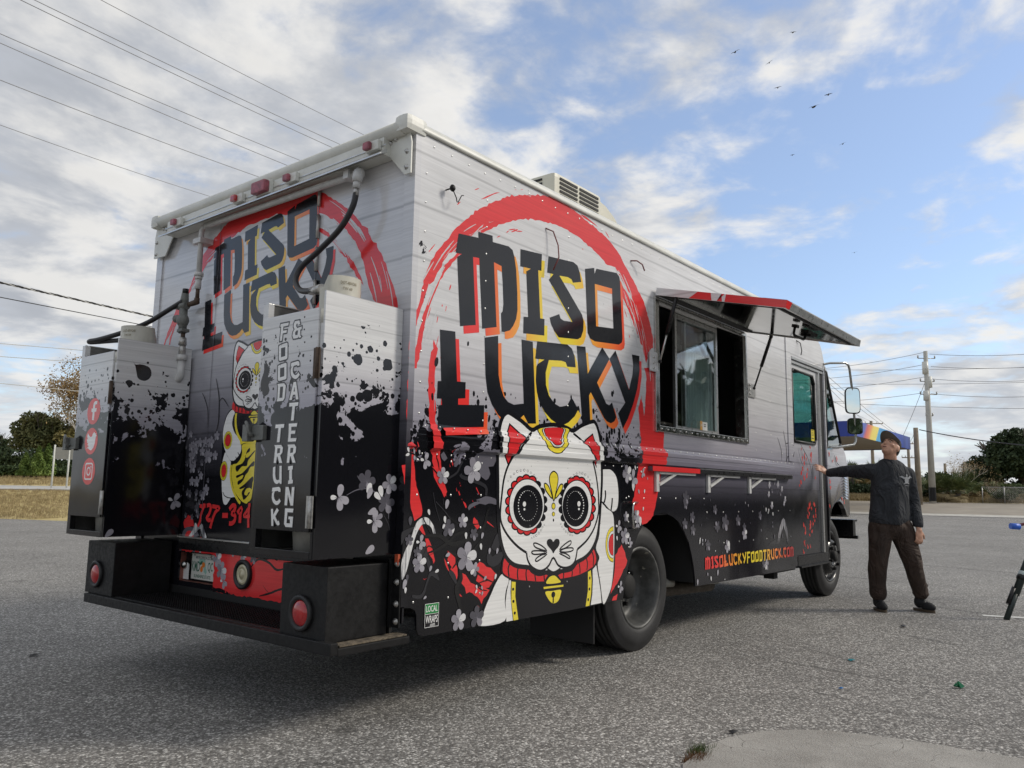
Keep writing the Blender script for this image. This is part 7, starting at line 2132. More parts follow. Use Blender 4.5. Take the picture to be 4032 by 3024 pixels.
# grass tufts on lawns and verge
def tufts(name, pts, h, mat, seed, blades=7):
    r = np.random.default_rng(seed); n_ = len(pts)
    P = np.repeat(pts, blades, 0); k = len(P)
    base_ = P+np.concatenate([r.normal(size=(k, 2))*h*.45, np.zeros((k, 1))], 1)
    a = r.uniform(0, 2*PI, k); lean = r.normal(size=(k, 2))*h*.35; hh = h*r.uniform(.5, 1.3, k)
    wv = np.stack([np.cos(a), np.sin(a), np.zeros(k)], 1)*(h*.05)[:, None] if hasattr(h, 'shape') else np.stack([np.cos(a), np.sin(a), np.zeros(k)], 1)*h*.06
    tip = base_+np.stack([lean[:, 0], lean[:, 1], hh], 1)
    V = np.stack([base_-wv, base_+wv, tip], 1).reshape(-1, 3); F = np.arange(k*3).reshape(-1, 3)
    o = np_mesh(name, V, F, mat); return o
def field(b0, b1, d0, d1, zf, n_, seed):
    r = np.random.default_rng(seed); b_ = np.radians(r.uniform(b0, b1, n_)); d = r.uniform(d0, d1, n_)
    return np.stack([-2.66+d*np.cos(b_), -2.8+d*np.sin(b_), zf(d)], 1)
tag(tufts('dry_grass', field(64, 74, 28.5, 44, lambda d: (d-28)/16*.787, 5200, 1), .10, F_dead, 2), 'short straw coloured grass on the left lawn', 'grass', kind='stuff')
tag(tufts('dry_grass', field(64, 74, 47.6, 70, lambda d: .99+(d-47.5)/27.5*1.0, 3000, 2), .16, F_dead, 3), 'dry grass on the bank below the hedge', 'grass', kind='stuff')
tag(tufts('dry_grass', field(3, 17, 70, 77, lambda d: .77+(d-70)/8*.4, 5200, 3), .36, F_dead, 4), 'tall straw coloured grass along the far road verge', 'grass', kind='stuff')
# right: palmetto clumps, oak, shrubs, leafless brush
def palmetto(label, bearing, d, z, n_fan, spread, h, seed, trunk=0.0, dead=.3):
    t = tag(empty('palmetto' if not trunk else 'palm_tree', spot(bearing, d, z)), label, 'palm', 'palms along the far verge')
    r = random.Random(seed)
    for mat, cnt, nm in ((F_palm, int(n_fan*(1-dead)), 'fronds'), (F_dead, int(n_fan*dead), 'dead_fronds')):
        vs, fs = [], []
        for k in range(cnt):
            a = r.uniform(0, 2*PI); el = r.uniform(.05, 1.4) if nm == 'fronds' else r.uniform(-1.0, .1)
            st = Vector((r.uniform(-1, 1)*spread*.45, r.uniform(-1, 1)*spread*.45, trunk+(r.uniform(.05, .45)*h if not trunk else 0)))
            d_ = Vector((math.cos(a)*math.cos(el), math.sin(a)*math.cos(el), math.sin(el)))
            c = st+d_*r.uniform(.35, .7)*h*.75
            sx = d_.cross(Vector((0, 0, 1))); sx = sx.normalized() if sx.length > .05 else Vector((1, 0, 0))
            L = h*r.uniform(.28, .42)
            for j in range(13):
                an = math.radians(-95+190*j/12)
                tipd = d_*math.cos(an)+sx*math.sin(an)
                tip = c+tipd*L*(.75+.25*math.cos(an))+Vector((0, 0, -.22*L*abs(math.sin(an))))
                wv = tipd.cross(d_.cross(sx)).normalized()*L*.045
                b0_ = len(vs); m_ = c.lerp(tip, .5)
                vs += [tuple(c), tuple(m_+wv), tuple(tip), tuple(m_-wv)]; fs.append((b0_, b0_+1, b0_+2, b0_+3))
        if vs: np_mesh(nm, vs, fs, mat, t)
    mb = MB()
    if trunk: mb.tube([(0, 0, -.2), (.05, 0, trunk*.5), (0, 0, trunk+.1)], [.17, .14, .15], 8)
    else:
        for k in range(5): mb.tube([(r.uniform(-.4, .4)*spread, r.uniform(-.4, .4)*spread, -.1), (r.uniform(-.3, .3)*spread, r.uniform(-.3, .3)*spread, h*.3)], .05, 5)
    mb.build('stem', M_bark, t)
palmetto('large spiky palmetto clump right of the tall concrete pole', 9.95, 71, 1.0, 170, 2.5, 2.1, 1)
palmetto('lower palmetto with dry skirts at the foot of the concrete pole', 10.9, 71.5, 1.0, 80, 1.2, 1.5, 2, dead=.45)
palmetto('palm rising behind the front of the truck', 15.75, 78, 1.0, 60, .8, 1.7, 3, trunk=2.0)
palmetto("palm showing just left of the man's shoulder", 14.3, 80, 1.1, 60, .8, 1.7, 4, trunk=2.1)
palmetto('palm hidden behind the man, only its top showing', 13.6, 82, 1.1, 50, .8, 1.6, 6, trunk=2.3)
tree('oak_tree', 'big dark oak standing at the right picture edge', 'trees at the right edge', spot(6.15, 97, 1.4), 1.6, (0, 0, 3.6), (4.6, 4.2, 3.9), F_oakd, 21, 22000, 110, .22, clump=.24)
tree('oak_tree', 'smaller dark oak at the left foot of the big right hand oak', 'trees at the right edge', spot(8.3, 96, 1.4), 1.0, (0, 0, 2.2), (2.3, 2.2, 2.0), F_oakd, 22, 9000, 50, .2)
bare_tree('bare_tree', 'pale leafless tree between the palmetto and the dark oak', spot(9.25, 88, 1.3), 4.2, 31, F_tan, 700, (0, .1, 1), M_twig, 5, 1.15, .06)
bare_tree('dry_bush', 'brown leafless bush in front of the dark oak', spot(7.8, 80, 1.2), 1.8, 33, F_dead, 260, (0, 0, 1), M_twigd, 4, .62, .05)
hedge('scrub', 'dark undergrowth behind the man on the far verge', 'undergrowth', 17.5, 11, 77, 1.05, 1.35, .5, F_oakd, 9000, 12, .15, 'stuff')
hedge('scrub', 'green undergrowth below the dark oak on the right', 'undergrowth', 9.0, 3.0, 84, 1.25, 1.35, .6, F_shrub, 9000, 13, .14, 'stuff')
for b_, d, s_, lab, m_ in ((7.2, 70.5, .95, 'green shrub growing through the wire fence', F_shrub), (11.5, 72, .9, 'dark bush at the foot of the wooden pole', F_oakd), (8.6, 73.5, .8, 'dry brown brush right of the palmetto', F_dead), (5.9, 71, .7, 'small yellowish bush by the right fence post', F_olive)):
    t = tag(empty('shrub', spot(b_, d, .85)), lab, 'shrub')
    P = crown_points((0, 0, s_*.5), (s_, s_, s_*.65), 26, 2600, int(b_*10)); V, F = leaf_quads(P, .085, 5); np_mesh('crown', V, F, m_, t)
    mb = MB()
    for k in range(5): mb.tube([(0, 0, -.1), (random.Random(k).uniform(-.3, .3), random.Random(k+9).uniform(-.3, .3), s_*.6)], [.03, .01], 5)
    mb.build('stem', M_bark, t)
hedge('scrub', 'dark tree line low on the horizon behind the far verge', 'undergrowth', 20.0, 2.0, 100, 1.2, 2.6, .8, F_oakd, 12000, 15, .24, 'stuff')
# chain-link fence
fn = tag(empty('wire_fence', spot(6.2, 69.5, .75)), 'low chain link fence with grey posts at the right edge', 'fence')
o0 = spot(6.2, 69.5, .75)
fa, fb = spot(8.35, 69.8, .75)-o0, spot(2.5, 69.2, .75)-o0
for k in range(6):
    p = fa.lerp(fb, k/5)
    mb = MB(); mb.tube([(p.x, p.y, -.1), (p.x, p.y, 1.25 if k != 2 else 1.5)], .04 if k != 2 else .06, 8); mb.build('post', M_galv, fn)
mb = MB(); mb.tube([tuple(fa+Vector((0, 0, 1.2))), tuple(fb+Vector((0, 0, 1.2)))], .028, 6); mb.build('top_rail', M_galv, fn)
mb = MB(); Lf = (fb-fa).length; df = (fb-fa)/Lf
for k in range(int(Lf/.14)):
    for s_ in (1, -1):
        x0 = k*.14; x1 = x0+s_*1.15
        if 0 <= x1 <= Lf: mb.tube([tuple(fa+df*x0), tuple(fa+df*x1+Vector((0, 0, 1.18)))], .005, 3, False)
tag(mb.build('wire_mesh', M_galv, fn, recalc=False), kind='stuff')

# ------------------------------------------------------------------ petrol station canopy
cp = tag(empty('petrol_station_canopy', spot(15.35, 52, 0)), 'blue petrol station canopy with a red, yellow and cyan flash behind the man', 'canopy')
oc = spot(15.35, 52, 0)
e1 = (spot(13.05, 62.5)-spot(15.35, 52)); e1 = Vector((e1.x, e1.y, 0)); Lr = 16.0; e1.normalize()
e2 = Vector((-e1.y, e1.x, 0)); Ll = 11.0
ZB, ZT = 4.72, 5.66
M_cblue = principled('canopy_blue', (.018, .045, .30), .35)
M_soff = principled('canopy_soffit', (.30, .26, .21), .7, var=.12, vscale=1.0)
def quad(mb, a, b, c, d): mb.add([tuple(q) for q in (a, b, c, d)], [(0, 1, 2, 3)])
Z_ = lambda v, z: Vector((v.x, v.y, z))
O_ = Vector((0, 0, 0)); A_, B_, C_ = e1*Lr, e2*Ll, e1*Lr+e2*Ll
def flash(n):
    c = n.coord(); X_, Y_, Zz = n.xyz(c)
    t = n.m('ADD', n.m('MULTIPLY', X_, e1.x), n.m('MULTIPLY', Y_, e1.y))
    t = n.m('ADD', t, n.m('MULTIPLY', n.m('SUBTRACT', Zz, 5.2), -1.2))
    base = n.ramp(n.rng(t, 0.0, 10.0, 0.0, 1.0), [(0.0, (.03, .07, .42)), (.19, (.04, .09, .46)), (.25, (.62, .07, .04)), (.33, (.82, .24, .05)), (.40, (.86, .66, .08)), (.535, (.86, .72, .12)), (.545, (.03, .33, .66)), (.66, (.03, .25, .60)), (.78, (.03, .12, .48)), (1.0, (.03, .08, .42))])
    blk = n.voro(n.vec(n.m('MULTIPLY', t, 2.6), n.m('MULTIPLY', Zz, 1.4), 0.0), 1.0, rand=.3)
    k = n.m('MULTIPLY', n.sstep(t, 5.4, 5.5), n.sstep(t, 8.2, 7.2))
    return n.mix(n.m('MULTIPLY', k, n.m('MULTIPLY', n.xyz(blk.outputs['Color'])[0], .6)), base, (.05, .48, .80))
m_ = bpy.data.materials.new('canopy_flash'); m_.use_nodes = True
n = NT(m_.node_tree); n.put(m_.node_tree.nodes['Principled BSDF'].inputs['Base Color'], flash(n)); m_.node_tree.nodes['Principled BSDF'].inputs['Roughness'].default_value = .35
def fascia(name, p, q, mat, out):
    mb = MB(); o = out*.06
    v = [Z_(p, ZB), Z_(q, ZB), Z_(q, ZT), Z_(p, ZT)]
    w_ = [x-out*.08 for x in v]
    mb.add([tuple(x) for x in v+w_], [(0, 1, 2, 3), (7, 6, 5, 4), (0, 4, 5, 1), (1, 5, 6, 2), (2, 6, 7, 3), (3, 7, 4, 0)]); mb.build(name, mat, cp)
fascia('fascia', O_, A_, m_, -e2); fascia('fascia', O_, B_, M_cblue, -e1); fascia('fascia', A_, C_, M_cblue, e1); fascia('fascia', B_, C_, M_cblue, e2)
mb = MB(); i_ = .10
v = [O_+e1*i_+e2*i_, A_-e1*i_+e2*i_, C_-e1*i_-e2*i_, B_+e1*i_-e2*i_]
mb.add([tuple(Z_(x, ZB+.04)) for x in v]+[tuple(Z_(x, ZT-.1)) for x in v], [(0, 1, 2, 3), (7, 6, 5, 4), (0, 4, 5, 1), (1, 5, 6, 2), (2, 6, 7, 3), (3, 7, 4, 0)]); mb.build('soffit', M_soff, cp)
for a, b_ in ((.25, .75), (.75, .75)):
    p = e1*Lr*a+e2*Ll*b_
    mb = MB(); mb.box(p.x-.25, p.x+.25, p.y-.25, p.y+.25, 0, ZB+.03); mb.build('column', M_paint_white, cp)

# ------------------------------------------------------------------ poles and power lines
M_cpole = principled('concrete_pole_grey', (.46, .45, .41), .8, var=.14, vscale=1.5)
M_wpole = principled('weathered_wood_pole', (.26, .215, .16), .9, var=.25, vscale=2.0)
M_wire = principled('wire_grey', (.24, .24, .245), .6)
M_wired = principled('wire_dark', (.030, .030, .032), .6)
M_wirel = principled('wire_bright', (.50, .50, .48), .5)
pole = tag(empty('utility_pole', spot(11.08, 68, .95)), 'tall grey concrete utility pole with a black foot and white canisters', 'utility pole')
pb = spot(11.08, 68, .95); pt_ = spot(11.04, 68, 12.3)
rel = lambda v: tuple(Vector(v)-pb)
mb = MB(); mb.tube([(0, 0, -.2), rel(pt_)], [.25, .15], 14); mb.build('shaft', M_cpole, pole)
mb = MB(); mb.tube([(0, 0, -.1), (0, 0, .92)], [.256, .252], 14, False); mb.build('black_band', M_black_paint, pole)
lat = Vector((math.sin(YAW), -math.cos(YAW), 0))
for z, s_, h in ((11.0, -.02, .95), (9.9, .20, .85), (8.85, -.05, .75)):
    p = Vector((0, 0, z-.95))+lat*s_+Vector(rel(pt_))*0
    mb = MB(); mb.tube([p+Vector((0, 0, -h*.5)), p+Vector((0, 0, h*.5))], .22, 12); mb.build('canister', M_paint_white, pole)
for z, l0, l1 in ((11.75, -.55, .75), (9.95, -.45, .6), (8.95, -.5, .75), (7.3, -.15, .35)):
    mb = MB(); p = Vector((0, 0, z-.95)); mb.tube([p+lat*l0, p+lat*l1], .035, 6)
    for q in (l0, l1): mb.tube([p+lat*q, p+lat*q+Vector((0, 0, .22))], .05, 6)
    mb.build('insulator_arm', M_galv, pole)
def wood_pole(label, b_, d, z0, z1, r_, arm=None):
    t = tag(empty('utility_pole', spot(b_, d, z0)), label, 'utility pole')
    mb = MB(); mb.tube([(0, 0, -.2), (0, 0, z1-z0)], [r_*1.15, r_*.85], 10); mb.build('shaft', M_wpole, t)
    for za, la in (arm or ()):
        mb = MB(); p = Vector((0, 0, za-z0)); mb.tube([p-lat*la, p+lat*la], .06, 6)
        for q in (-la, -la*.5, la*.5, la): mb.tube([p+lat*q, p+lat*q+Vector((0, 0, .25))], .04, 5)
        mb.build('cross_arm', M_wpole, t)
wood_pole('brown wooden pole just left of the concrete pole', 11.84, 66, .7, 6.25, .20)
wood_pole("thin wooden pole rising beside the man's cap", 12.33, 108, 1.2, 7.9, .18, ((7.6, 1.1), (5.9, .8)))
wood_pole('wooden pole with a cross arm sticking up behind the canopy', 14.45, 118, 1.2, 11.35, .22, ((11.0, 1.6),))
wood_pole('small far pole between the concrete pole and the bare tree', 10.3, 190, 2.0, 8.3, .3)
def cable(label, a, b_, r_, mat, sag=.0, ext=(0, 0), grp='overhead power lines'):
    a, b_ = Vector(a), Vector(b_); d = b_-a
    a2, b2 = a-d*ext[0], b_+d*ext[1]
    k = 24; c = (a2+b2)/2
    pts = [a2.lerp(b2, i/k)-Vector((0, 0, sag*4*(i/k)*(1-i/k)))-c for i in range(k+1)]
    mb = MB(); mb.tube(pts, r_, 5); o = mb.build('power_line', mat, None, loc=c)
    return tag(o, label, 'cable', grp)
def bt(b_, t, d): return spot(b_, d, 1.095+t*d)
lw = [((72.79, .5436), (53.15, .441), 'upper left power line, lower one of the close pair at top', .011), ((72.04, .5486), (52.83, .448), 'upper left power line, upper one of the close pair at top', .011), ((68.28, .5721), (50.84, .463), 'highest power line crossing above the truck roof', .010), ((74.09, .4986), (55.23, .4174), 'third power line down at upper left, upper of its pair', .011), ((74.04, .4879), (56.18, .4089), 'fourth power line down at upper left, lower of its pair', .011), ((73.83, .4453), (58.1, .3886), 'single power line meeting the roof by the centre lamp', .011), ((73.57, .3942), (61.48, .3553), 'lowest thin power line above the left roof corner', .009)]
for a, b_, lab, r_ in lw: cable(lab, bt(*a, 24), bt(*b_, 30), r_, M_wire, .12, (.5, .25))
# twisted service cable: strands round a core
a, b_ = bt(72.68, .2148, 24), bt(64.08, .1961, 28)
a2, b2 = a-(b_-a)*1.2, b_+(b_-a)*.8; c = (a2+b2)/2
t = tag(empty('service_cable', c), 'thick twisted service cable ending at the left edge of the truck', 'cable', 'overhead power lines')
ax_ = (b2-a2).normalized(); s1 = ax_.orthogonal().normalized(); s2 = ax_.cross(s1)
for k, mt in enumerate((M_wired, M_wirel, M_wired)):
    pts = []
    for i in range(160):
        q = a2.lerp(b2, i/159); ph_ = 2*PI*(k/3+i/6.0)
        pts.append(q-c+(s1*math.cos(ph_)+s2*math.sin(ph_))*.018)
    mb = MB(); mb.tube(pts, .016, 5); mb.build('strand', mt, t)
cable('plain dark cable just under the thick twisted one', bt(72.6, .1986, 24), bt(64.79, .1854, 28), .013, M_wired, 0, (1.2, .8))
for a, b_, lab in (((72.35, .1484), (67.83, .1492), 'upper of three pale lines left of the autumn tree'), ((72.28, .1344), (67.77, .1356), 'middle of three pale lines left of the autumn tree'), ((72.14, .1056), (68.41, .1033), 'lowest of three pale lines left of the autumn tree')):
    cable(lab, bt(*a, 62), bt(*b_, 64), .022, M_wirel, 0, (1.5, 1.5))
rw = [((16.32, .1546), (11.09, .1637), 'line from the top of the concrete pole towards the truck', 75, 68, (.6, 0)), ((10.81, .1613), (5.66, .1576), 'line leaving the top of the concrete pole to the right', 68, 66, (0, .5)), ((16.99, .1414), (11.13, .1497), 'second line from the concrete pole towards the truck', 75, 68, (.5, 0)), ((10.77, .147), (5.71, .1436), 'second line leaving the concrete pole to the right', 68, 66, (0, .5)), ((16.85, .1289), (11.17, .1355), 'third line from the concrete pole towards the truck', 75, 68, (.5, 0)), ((10.77, .1328), (5.76, .129), 'third line leaving the concrete pole to the right', 68, 66, (0, .5)), ((16.65, .1134), (11.15, .1178), 'lowest line from the concrete pole towards the truck', 75, 68, (.5, 0)), ((10.86, .1162), (5.82, .1118), 'lowest straight line leaving the concrete pole to the right', 68, 66, (0, .5)),
      ((17.13, .1507), (5.71, .1419), 'long line passing behind the concrete pole near its top', 84, 80, (.3, .3)), ((17.0, .1339), (5.77, .1258), 'long line passing behind the middle of the concrete pole', 84, 80, (.3, .3)), ((16.65, .111), (5.87, .0977), 'long dark line passing below the canisters of the pole', 84, 80, (.3, .3)), ((11.63, .0758), (5.99, .0604), 'thick cable from the wooden pole sloping down to the right', 66, 60, (0, .5)),
      ((17.03, .1445), (12.39, .0637), "steep line running down to the pole beside the man's cap", 60, 108, (.3, 0)), ((16.93, .1293), (14.75, .0857), 'steep line running down to the pole behind the canopy', 66, 117, (.3, 0)), ((16.72, .114), (14.29, .0855), 'lower steep line running down to the pole behind the canopy', 66, 119, (.3, 0)), ((15.47, .1103), (12.32, .0622), "lower steep line running down to the pole by the cap", 72, 108, (.3, 0)), ((11.19, .128), (12.7, .0681), 'thin stay wire slanting down from the concrete pole', 68, 72, (0, .5)), ((11.84, .0764), (12.33, .0608), 'thin wire from the wooden pole to the pole behind it', 66, 108, (0, 0))]
for a, b_, lab, d0, d1, ex in rw: cable(lab, bt(*a, d0), bt(*b_, d1), .017 if 'thick' not in lab else .036, M_wire if 'thick' not in lab and 'dark' not in lab else M_wired, .25, ex)
# ------------------------------------------------------------------ birds
M_bird = principled('dark_plumage', (.05, .05, .055), .8)
for i, (b_, t, s_) in enumerate(((22.54, .57, 1.0), (18.45, .5846, .75), (20.16, .5487, .75), (19.62, .5132, .75), (16.24, .4935, .8), (17.23, .4805, 1.25), (15.44, .4269, .7), (18.77, .4213, .5), (15.0, .2888, .45))):
    d = 150.0; p = bt(b_, t, d)
    r = random.Random(i); tl = math.radians(r.uniform(10, 32))
    mb = MB(); s_ *= 1.6; sp_ = .62*s_
    mb.tube([(-.05, -.34*s_, 0), (0, -.1*s_, 0), (0, .16*s_, 0), (0, .28*s_, .02)], [.03*s_, .085*s_, .08*s_, .03*s_], 6)
    for sgn in (-1, 1):
        w1, w2, w3 = Vector((0, .08*s_, .02)), Vector((sgn*sp_*.5, .16*s_, .10*s_)), Vector((sgn*sp_*1.05, -.02*s_, .04*s_))
        v = [w1, w2, w3, Vector((sgn*sp_*.5, -.06*s_, .08*s_)), Vector((0, -.12*s_, .02))]
        mb.add([tuple(q) for q in v]+[tuple(q+Vector((0, 0, .015))) for q in v], [(0, 1, 3, 4), (1, 2, 3), (5, 9, 8, 6), (6, 8, 7), (0, 5, 6, 1), (1, 6, 7, 2), (2, 7, 8, 3), (3, 8, 9, 4)])
    o = mb.build('bird', M_bird, None, loc=p)
    o.rotation_euler = (r.uniform(-.2, .2), tl*-1, YAW-PI/2+r.uniform(-.4, .4))
    tag(o, ('dark bird farthest to the left of the flock', 'highest dark bird of the flock, alone near the top', 'small dark bird between the leftmost and the highest one', 'dark bird gliding low of the three on the left', 'upper one of the two close dark birds on the right', 'largest dark bird, lower one of the close pair', 'dark bird lowest at the right of the main flock', 'tiny dark bird below the rest of the flock', 'faint tiny bird far down before the white cumulus')[i], 'bird', 'soaring birds')
# unseen tree rows, added to darken what the glossy wrap mirrors
hedge('added_treeline', 'added row of dark oaks outside the right picture edge, seen only in reflections', 'trees', -12, -80, 42, -.1, 7.6, 1.4, F_oakd, 12000, 44, .8, 'stuff', .18)
hedge('added_treeline', 'added row of dark trees behind the camera, seen only in reflections', 'trees', -150, -20, 75, -.1, 6.0, 1.6, F_oakd, 9000, 40, .9, 'stuff', .22)
# ------------------------------------------------------------------ the man leaning on the truck
M0 = Vector((5.888, -.808, 0.0))
RH = Vector((math.sin(YAW), -math.cos(YAW), 0)); FH = Vector((math.cos(YAW), math.sin(YAW), 0))
def pm(x, d, z): return RH*x+FH*d+Vector((0, 0, z))
man = tag(empty('person', M0), 'man in charcoal shirt, brown trousers and cap with one hand on the truck', 'person')
def capsule(mb, a, b_, ra, rb, n_=14):
    a, b_ = Vector(a), Vector(b_)
    k = 5
    pts = [a.lerp(b_, i/k) for i in range(k+1)]; rs_ = [ra+(rb-ra)*i/k for i in range(k+1)]
    mb.tube(pts, rs_, n_, True); mb.sphere(a, ra, n_, 8); mb.sphere(b_, rb, n_, 8)
def ellipsoid(mb, c, axes, rad):
    vs, fs = [], []; seg, rings = 18, 12
    for i in range(rings+1):
        th = PI*i/rings
        for k in range(seg):
            a = 2*PI*k/seg
            vs.append(Vector(c)+axes[0]*rad[0]*math.sin(th)*math.cos(a)+axes[1]*rad[1]*math.sin(th)*math.sin(a)+axes[2]*rad[2]*math.cos(th))
    for i in range(rings):
        for k in range(seg):
            k2 = (k+1) % seg; fs.append((i*seg+k, (i+1)*seg+k, (i+1)*seg+k2, i*seg+k2))
    mb.add(vs, fs, True)
def blend_solid(mb, name, mat, parent, voxel, smooth_it=6, wrinkle=0.0, wscale=12.0, stretch=(1, 1, 1)):
    """fuse the collected solids into one continuous skin"""
    tmp = mb.build('shape_tmp', mat)
    md = tmp.modifiers.new('r', 'REMESH'); md.mode = 'VOXEL'; md.voxel_size = voxel; md.use_smooth_shade = True
    ms = tmp.modifiers.new('s', 'SMOOTH'); ms.factor = .5; ms.iterations = smooth_it
    dg = bpy.context.evaluated_depsgraph_get(); dg.update()
    me = bpy.data.meshes.new_from_object(tmp.evaluated_get(dg))
    bpy.data.objects.remove(tmp)
    me.materials.clear()
    if wrinkle:
        for v in me.vertices:
            q = Vector((v.co.x*stretch[0], v.co.y*stretch[1], v.co.z*stretch[2]))*wscale
            v.co += v.normal*wrinkle*(noise.noise(q)+.5*noise.noise(q*2.1))
    return link(name, me, mat, parent, True)
M_skin = principled('sunned_skin', (.54, .30, .205), .5, var=.12, vscale=30.0)
M_shirt = principled('charcoal_cotton', (.024, .027, .033), .85, var=.22, vscale=6.0, bump=.15, bscale=300.0)
M_trous = principled('brown_work_trousers', (.040, .0245, .0175), .85, var=.3, vscale=7.0, bump=.12, bscale=200.0)
M_shoe = principled('black_canvas', (.012, .012, .014), .8)
M_sole = principled('gum_sole', (.085, .062, .040), .7)
M_cap = principled('camouflage_cap', (.045, .045, .038), .85, var=.5, vscale=40.0)
M_brim = principled('tan_brim', (.135, .115, .09), .85, var=.12)
M_hair = principled('dark_brown_hair', (.022, .015, .011), .7)
def folds(m, sc_, dist_, st_):
    n = NT(m.node_tree); b = m.node_tree.nodes['Principled BSDF']; c = n.coord()
    X_, Y_, Z_ = n.xyz(c)
    q = n.vec(X_, Y_, n.m('MULTIPLY', Z_, .55))
    a = n.noise(q, sc_, 3.0, .55, 1.2)
    r_ = n.m('SUBTRACT', 1.0, n.m('MULTIPLY', n.m('ABSOLUTE', n.m('SUBTRACT', a, .5)), 2.4))
    h = n.m('ADD', r_, n.m('MULTIPLY', n.noise(c, 300.0, 2.0), .03))
    n.put(b.inputs['Normal'], n.bump(h, st_, dist_))
folds(M_shirt, 7.0, .05, .75); folds(M_trous, 6.0, .06, .8)
HC = pm(-.045, -.01, 1.585)
fdir = pm(-.66, -.52, .56).normalized()
hup = (Vector((0, 0, 1))-fdir*fdir.z).normalized()
hrt = fdir.cross(hup).normalized()
hx = (hrt, fdir, hup)
def hp_(r_, f_, u_): return HC+hrt*r_+fdir*f_+hup*u_
sR, sL = pm(.118, .01, 1.318), pm(-.205, .02, 1.345)
eR, wR = pm(.182, .03, 1.05), pm(.150, -.09, .815)
eL, wL = pm(-.355, .29, 1.352), pm(-.455, .53, 1.340)
pel, chest, neck = pm(-.085, .0, .86), pm(-.055, .0, 1.25), pm(-.04, .02, 1.43)
hipL, hipR = pm(-.185, 0, .84), pm(.02, 0, .84)
kL, kR = pm(-.225, -.02, .47), pm(.095, -.04, .49)
aL, aR = pm(-.225, .02, .13), pm(.195, .03, .12)
# body
mb = MB()
ellipsoid(mb, HC, hx, (.076, .096, .112))
ellipsoid(mb, hp_(0, .035, -.055), hx, (.056, .060, .060))
ellipsoid(mb, hp_(0, .072, -.088), hx, (.026, .024, .022))
ellipsoid(mb, hp_(0, .098, -.012), hx, (.014, .016, .034)); ellipsoid(mb, hp_(0, .108, -.030), hx, (.017, .016, .013))
ellipsoid(mb, hp_(0, .078, .030), hx, (.050, .022, .014))
for s_ in (-1, 1):
    ellipsoid(mb, hp_(s_*.046, .062, -.022), hx, (.024, .026, .022))
    ellipsoid(mb, hp_(s_*.078, -.008, -.012), hx, (.010, .020, .034))
ellipsoid(mb, hp_(0, .094, -.055), hx, (.026, .014, .009)); ellipsoid(mb, hp_(0, .090, -.070), hx, (.023, .014, .009))
capsule(mb, neck, hp_(0, -.02, -.07), .064, .060)
ellipsoid(mb, chest, (RH, FH, Vector((0, 0, 1))), (.165, .105, .23)); ellipsoid(mb, pel, (RH, FH, Vector((0, 0, 1))), (.15, .10, .14))
capsule(mb, pm(-.17, .01, 1.34), pm(.09, .01, 1.32), .055, .055)
for a, b_, c in ((sR, eR, wR), (sL, eL, wL)): capsule(mb, a, b_, .050, .040); capsule(mb, b_, c, .040, .029)
for a, b_, c in ((hipL, kL, aL), (hipR, kR, aR)): capsule(mb, a, b_, .085, .052); capsule(mb, b_, c, .050, .034)
def hand(mb, wrist, palm_dir, nrm, side, curl, L=.185):
    """palm with four bent fingers and a thumb leaving its side; side is +1 or -1 for the thumb"""
    pd = palm_dir.normalized(); nn = (nrm-pd*nrm.dot(pd)).normalized(); sd_ = pd.cross(nn).normalized()*side
    pc = wrist+pd*.050
    ellipsoid(mb, pc, (sd_, pd, nn), (.042, .054, .017))
    ellipsoid(mb, wrist+pd*.012, (sd_, pd, nn), (.030, .035, .023))
    for k, (o_, l_) in enumerate(((.031, .073), (.010, .083), (-.011, .077), (-.031, .060))):
        p0 = pc+pd*.030+sd_*o_; d_ = (pd+sd_*o_*3.4).normalized()
        p1 = p0+d_*l_*.45
        d2 = (d_*math.cos(curl)-nn*math.sin(curl)); p2 = p1+d2*l_*.33
        d3 = (d_*math.cos(curl*1.8)-nn*math.sin(curl*1.8)); p3 = p2+d3*l_*.27
        capsule(mb, p0, p1, .0098, .0090, 8); capsule(mb, p1, p2, .0090, .0082, 8); capsule(mb, p2, p3, .0082, .0070, 8)
    t0 = wrist+pd*.030+sd_*.030; t1 = t0+(sd_*.75+pd*.65-nn*.2).normalized()*.040; t2 = t1+(sd_*.35+pd*.9-nn*.3).normalized()*.032
    capsule(mb, t0, t1, .0130, .0105, 8); capsule(mb, t1, t2, .0105, .0085, 8)
# left hand pressed against the door: fingers up and forward along the panel
hl_dir = Vector((-.62, .10, .40)).normalized()
hand(mb, wL+(wL-eL).normalized()*.02, Vector((-.50, .42, .34)), Vector((.1, -1.0, .15)), 1, .28)
hand(mb, wR+pm(.0, -.012, -.025), pm(-.10, -.12, -1.0), pm(.25, -.95, .1), -1, .75)
body = blend_solid(mb, 'body', M_skin, man, .0062, 3)
# facial details
for s_ in (-1, 1):
    mb = MB(); ellipsoid(mb, hp_(s_*.031, .0835, .005), hx, (.012, .006, .0055)); mb.build('eye', principled('eye_white', (.35, .32, .30), .3), man)
    mb = MB(); ellipsoid(mb, hp_(s_*.031, .0885, .007), hx, (.0055, .003, .005)); mb.build('iris', principled('dark_iris', (.02, .015, .012), .2), man)
    mb = MB(); mb.tube([hp_(s_*.012, .098, .022), hp_(s_*.034, .092, .028), hp_(s_*.055, .074, .020)], [.004, .005, .003], 6); mb.build('eyebrow', M_hair, man)
mb = MB(); ellipsoid(mb, hp_(0, .1035, -.0625), hx, (.020, .006, .0045)); mb.build('mouth', principled('parted_lips', (.13, .04, .035), .5), man)
# hair at the sides and back, below the cap
mb = MB(); ellipsoid(mb, hp_(0, -.022, -.008), hx, (.079, .080, .085))
hair = blend_solid(mb, 'hair', M_hair, man, .007, 2, .002, 60.0)
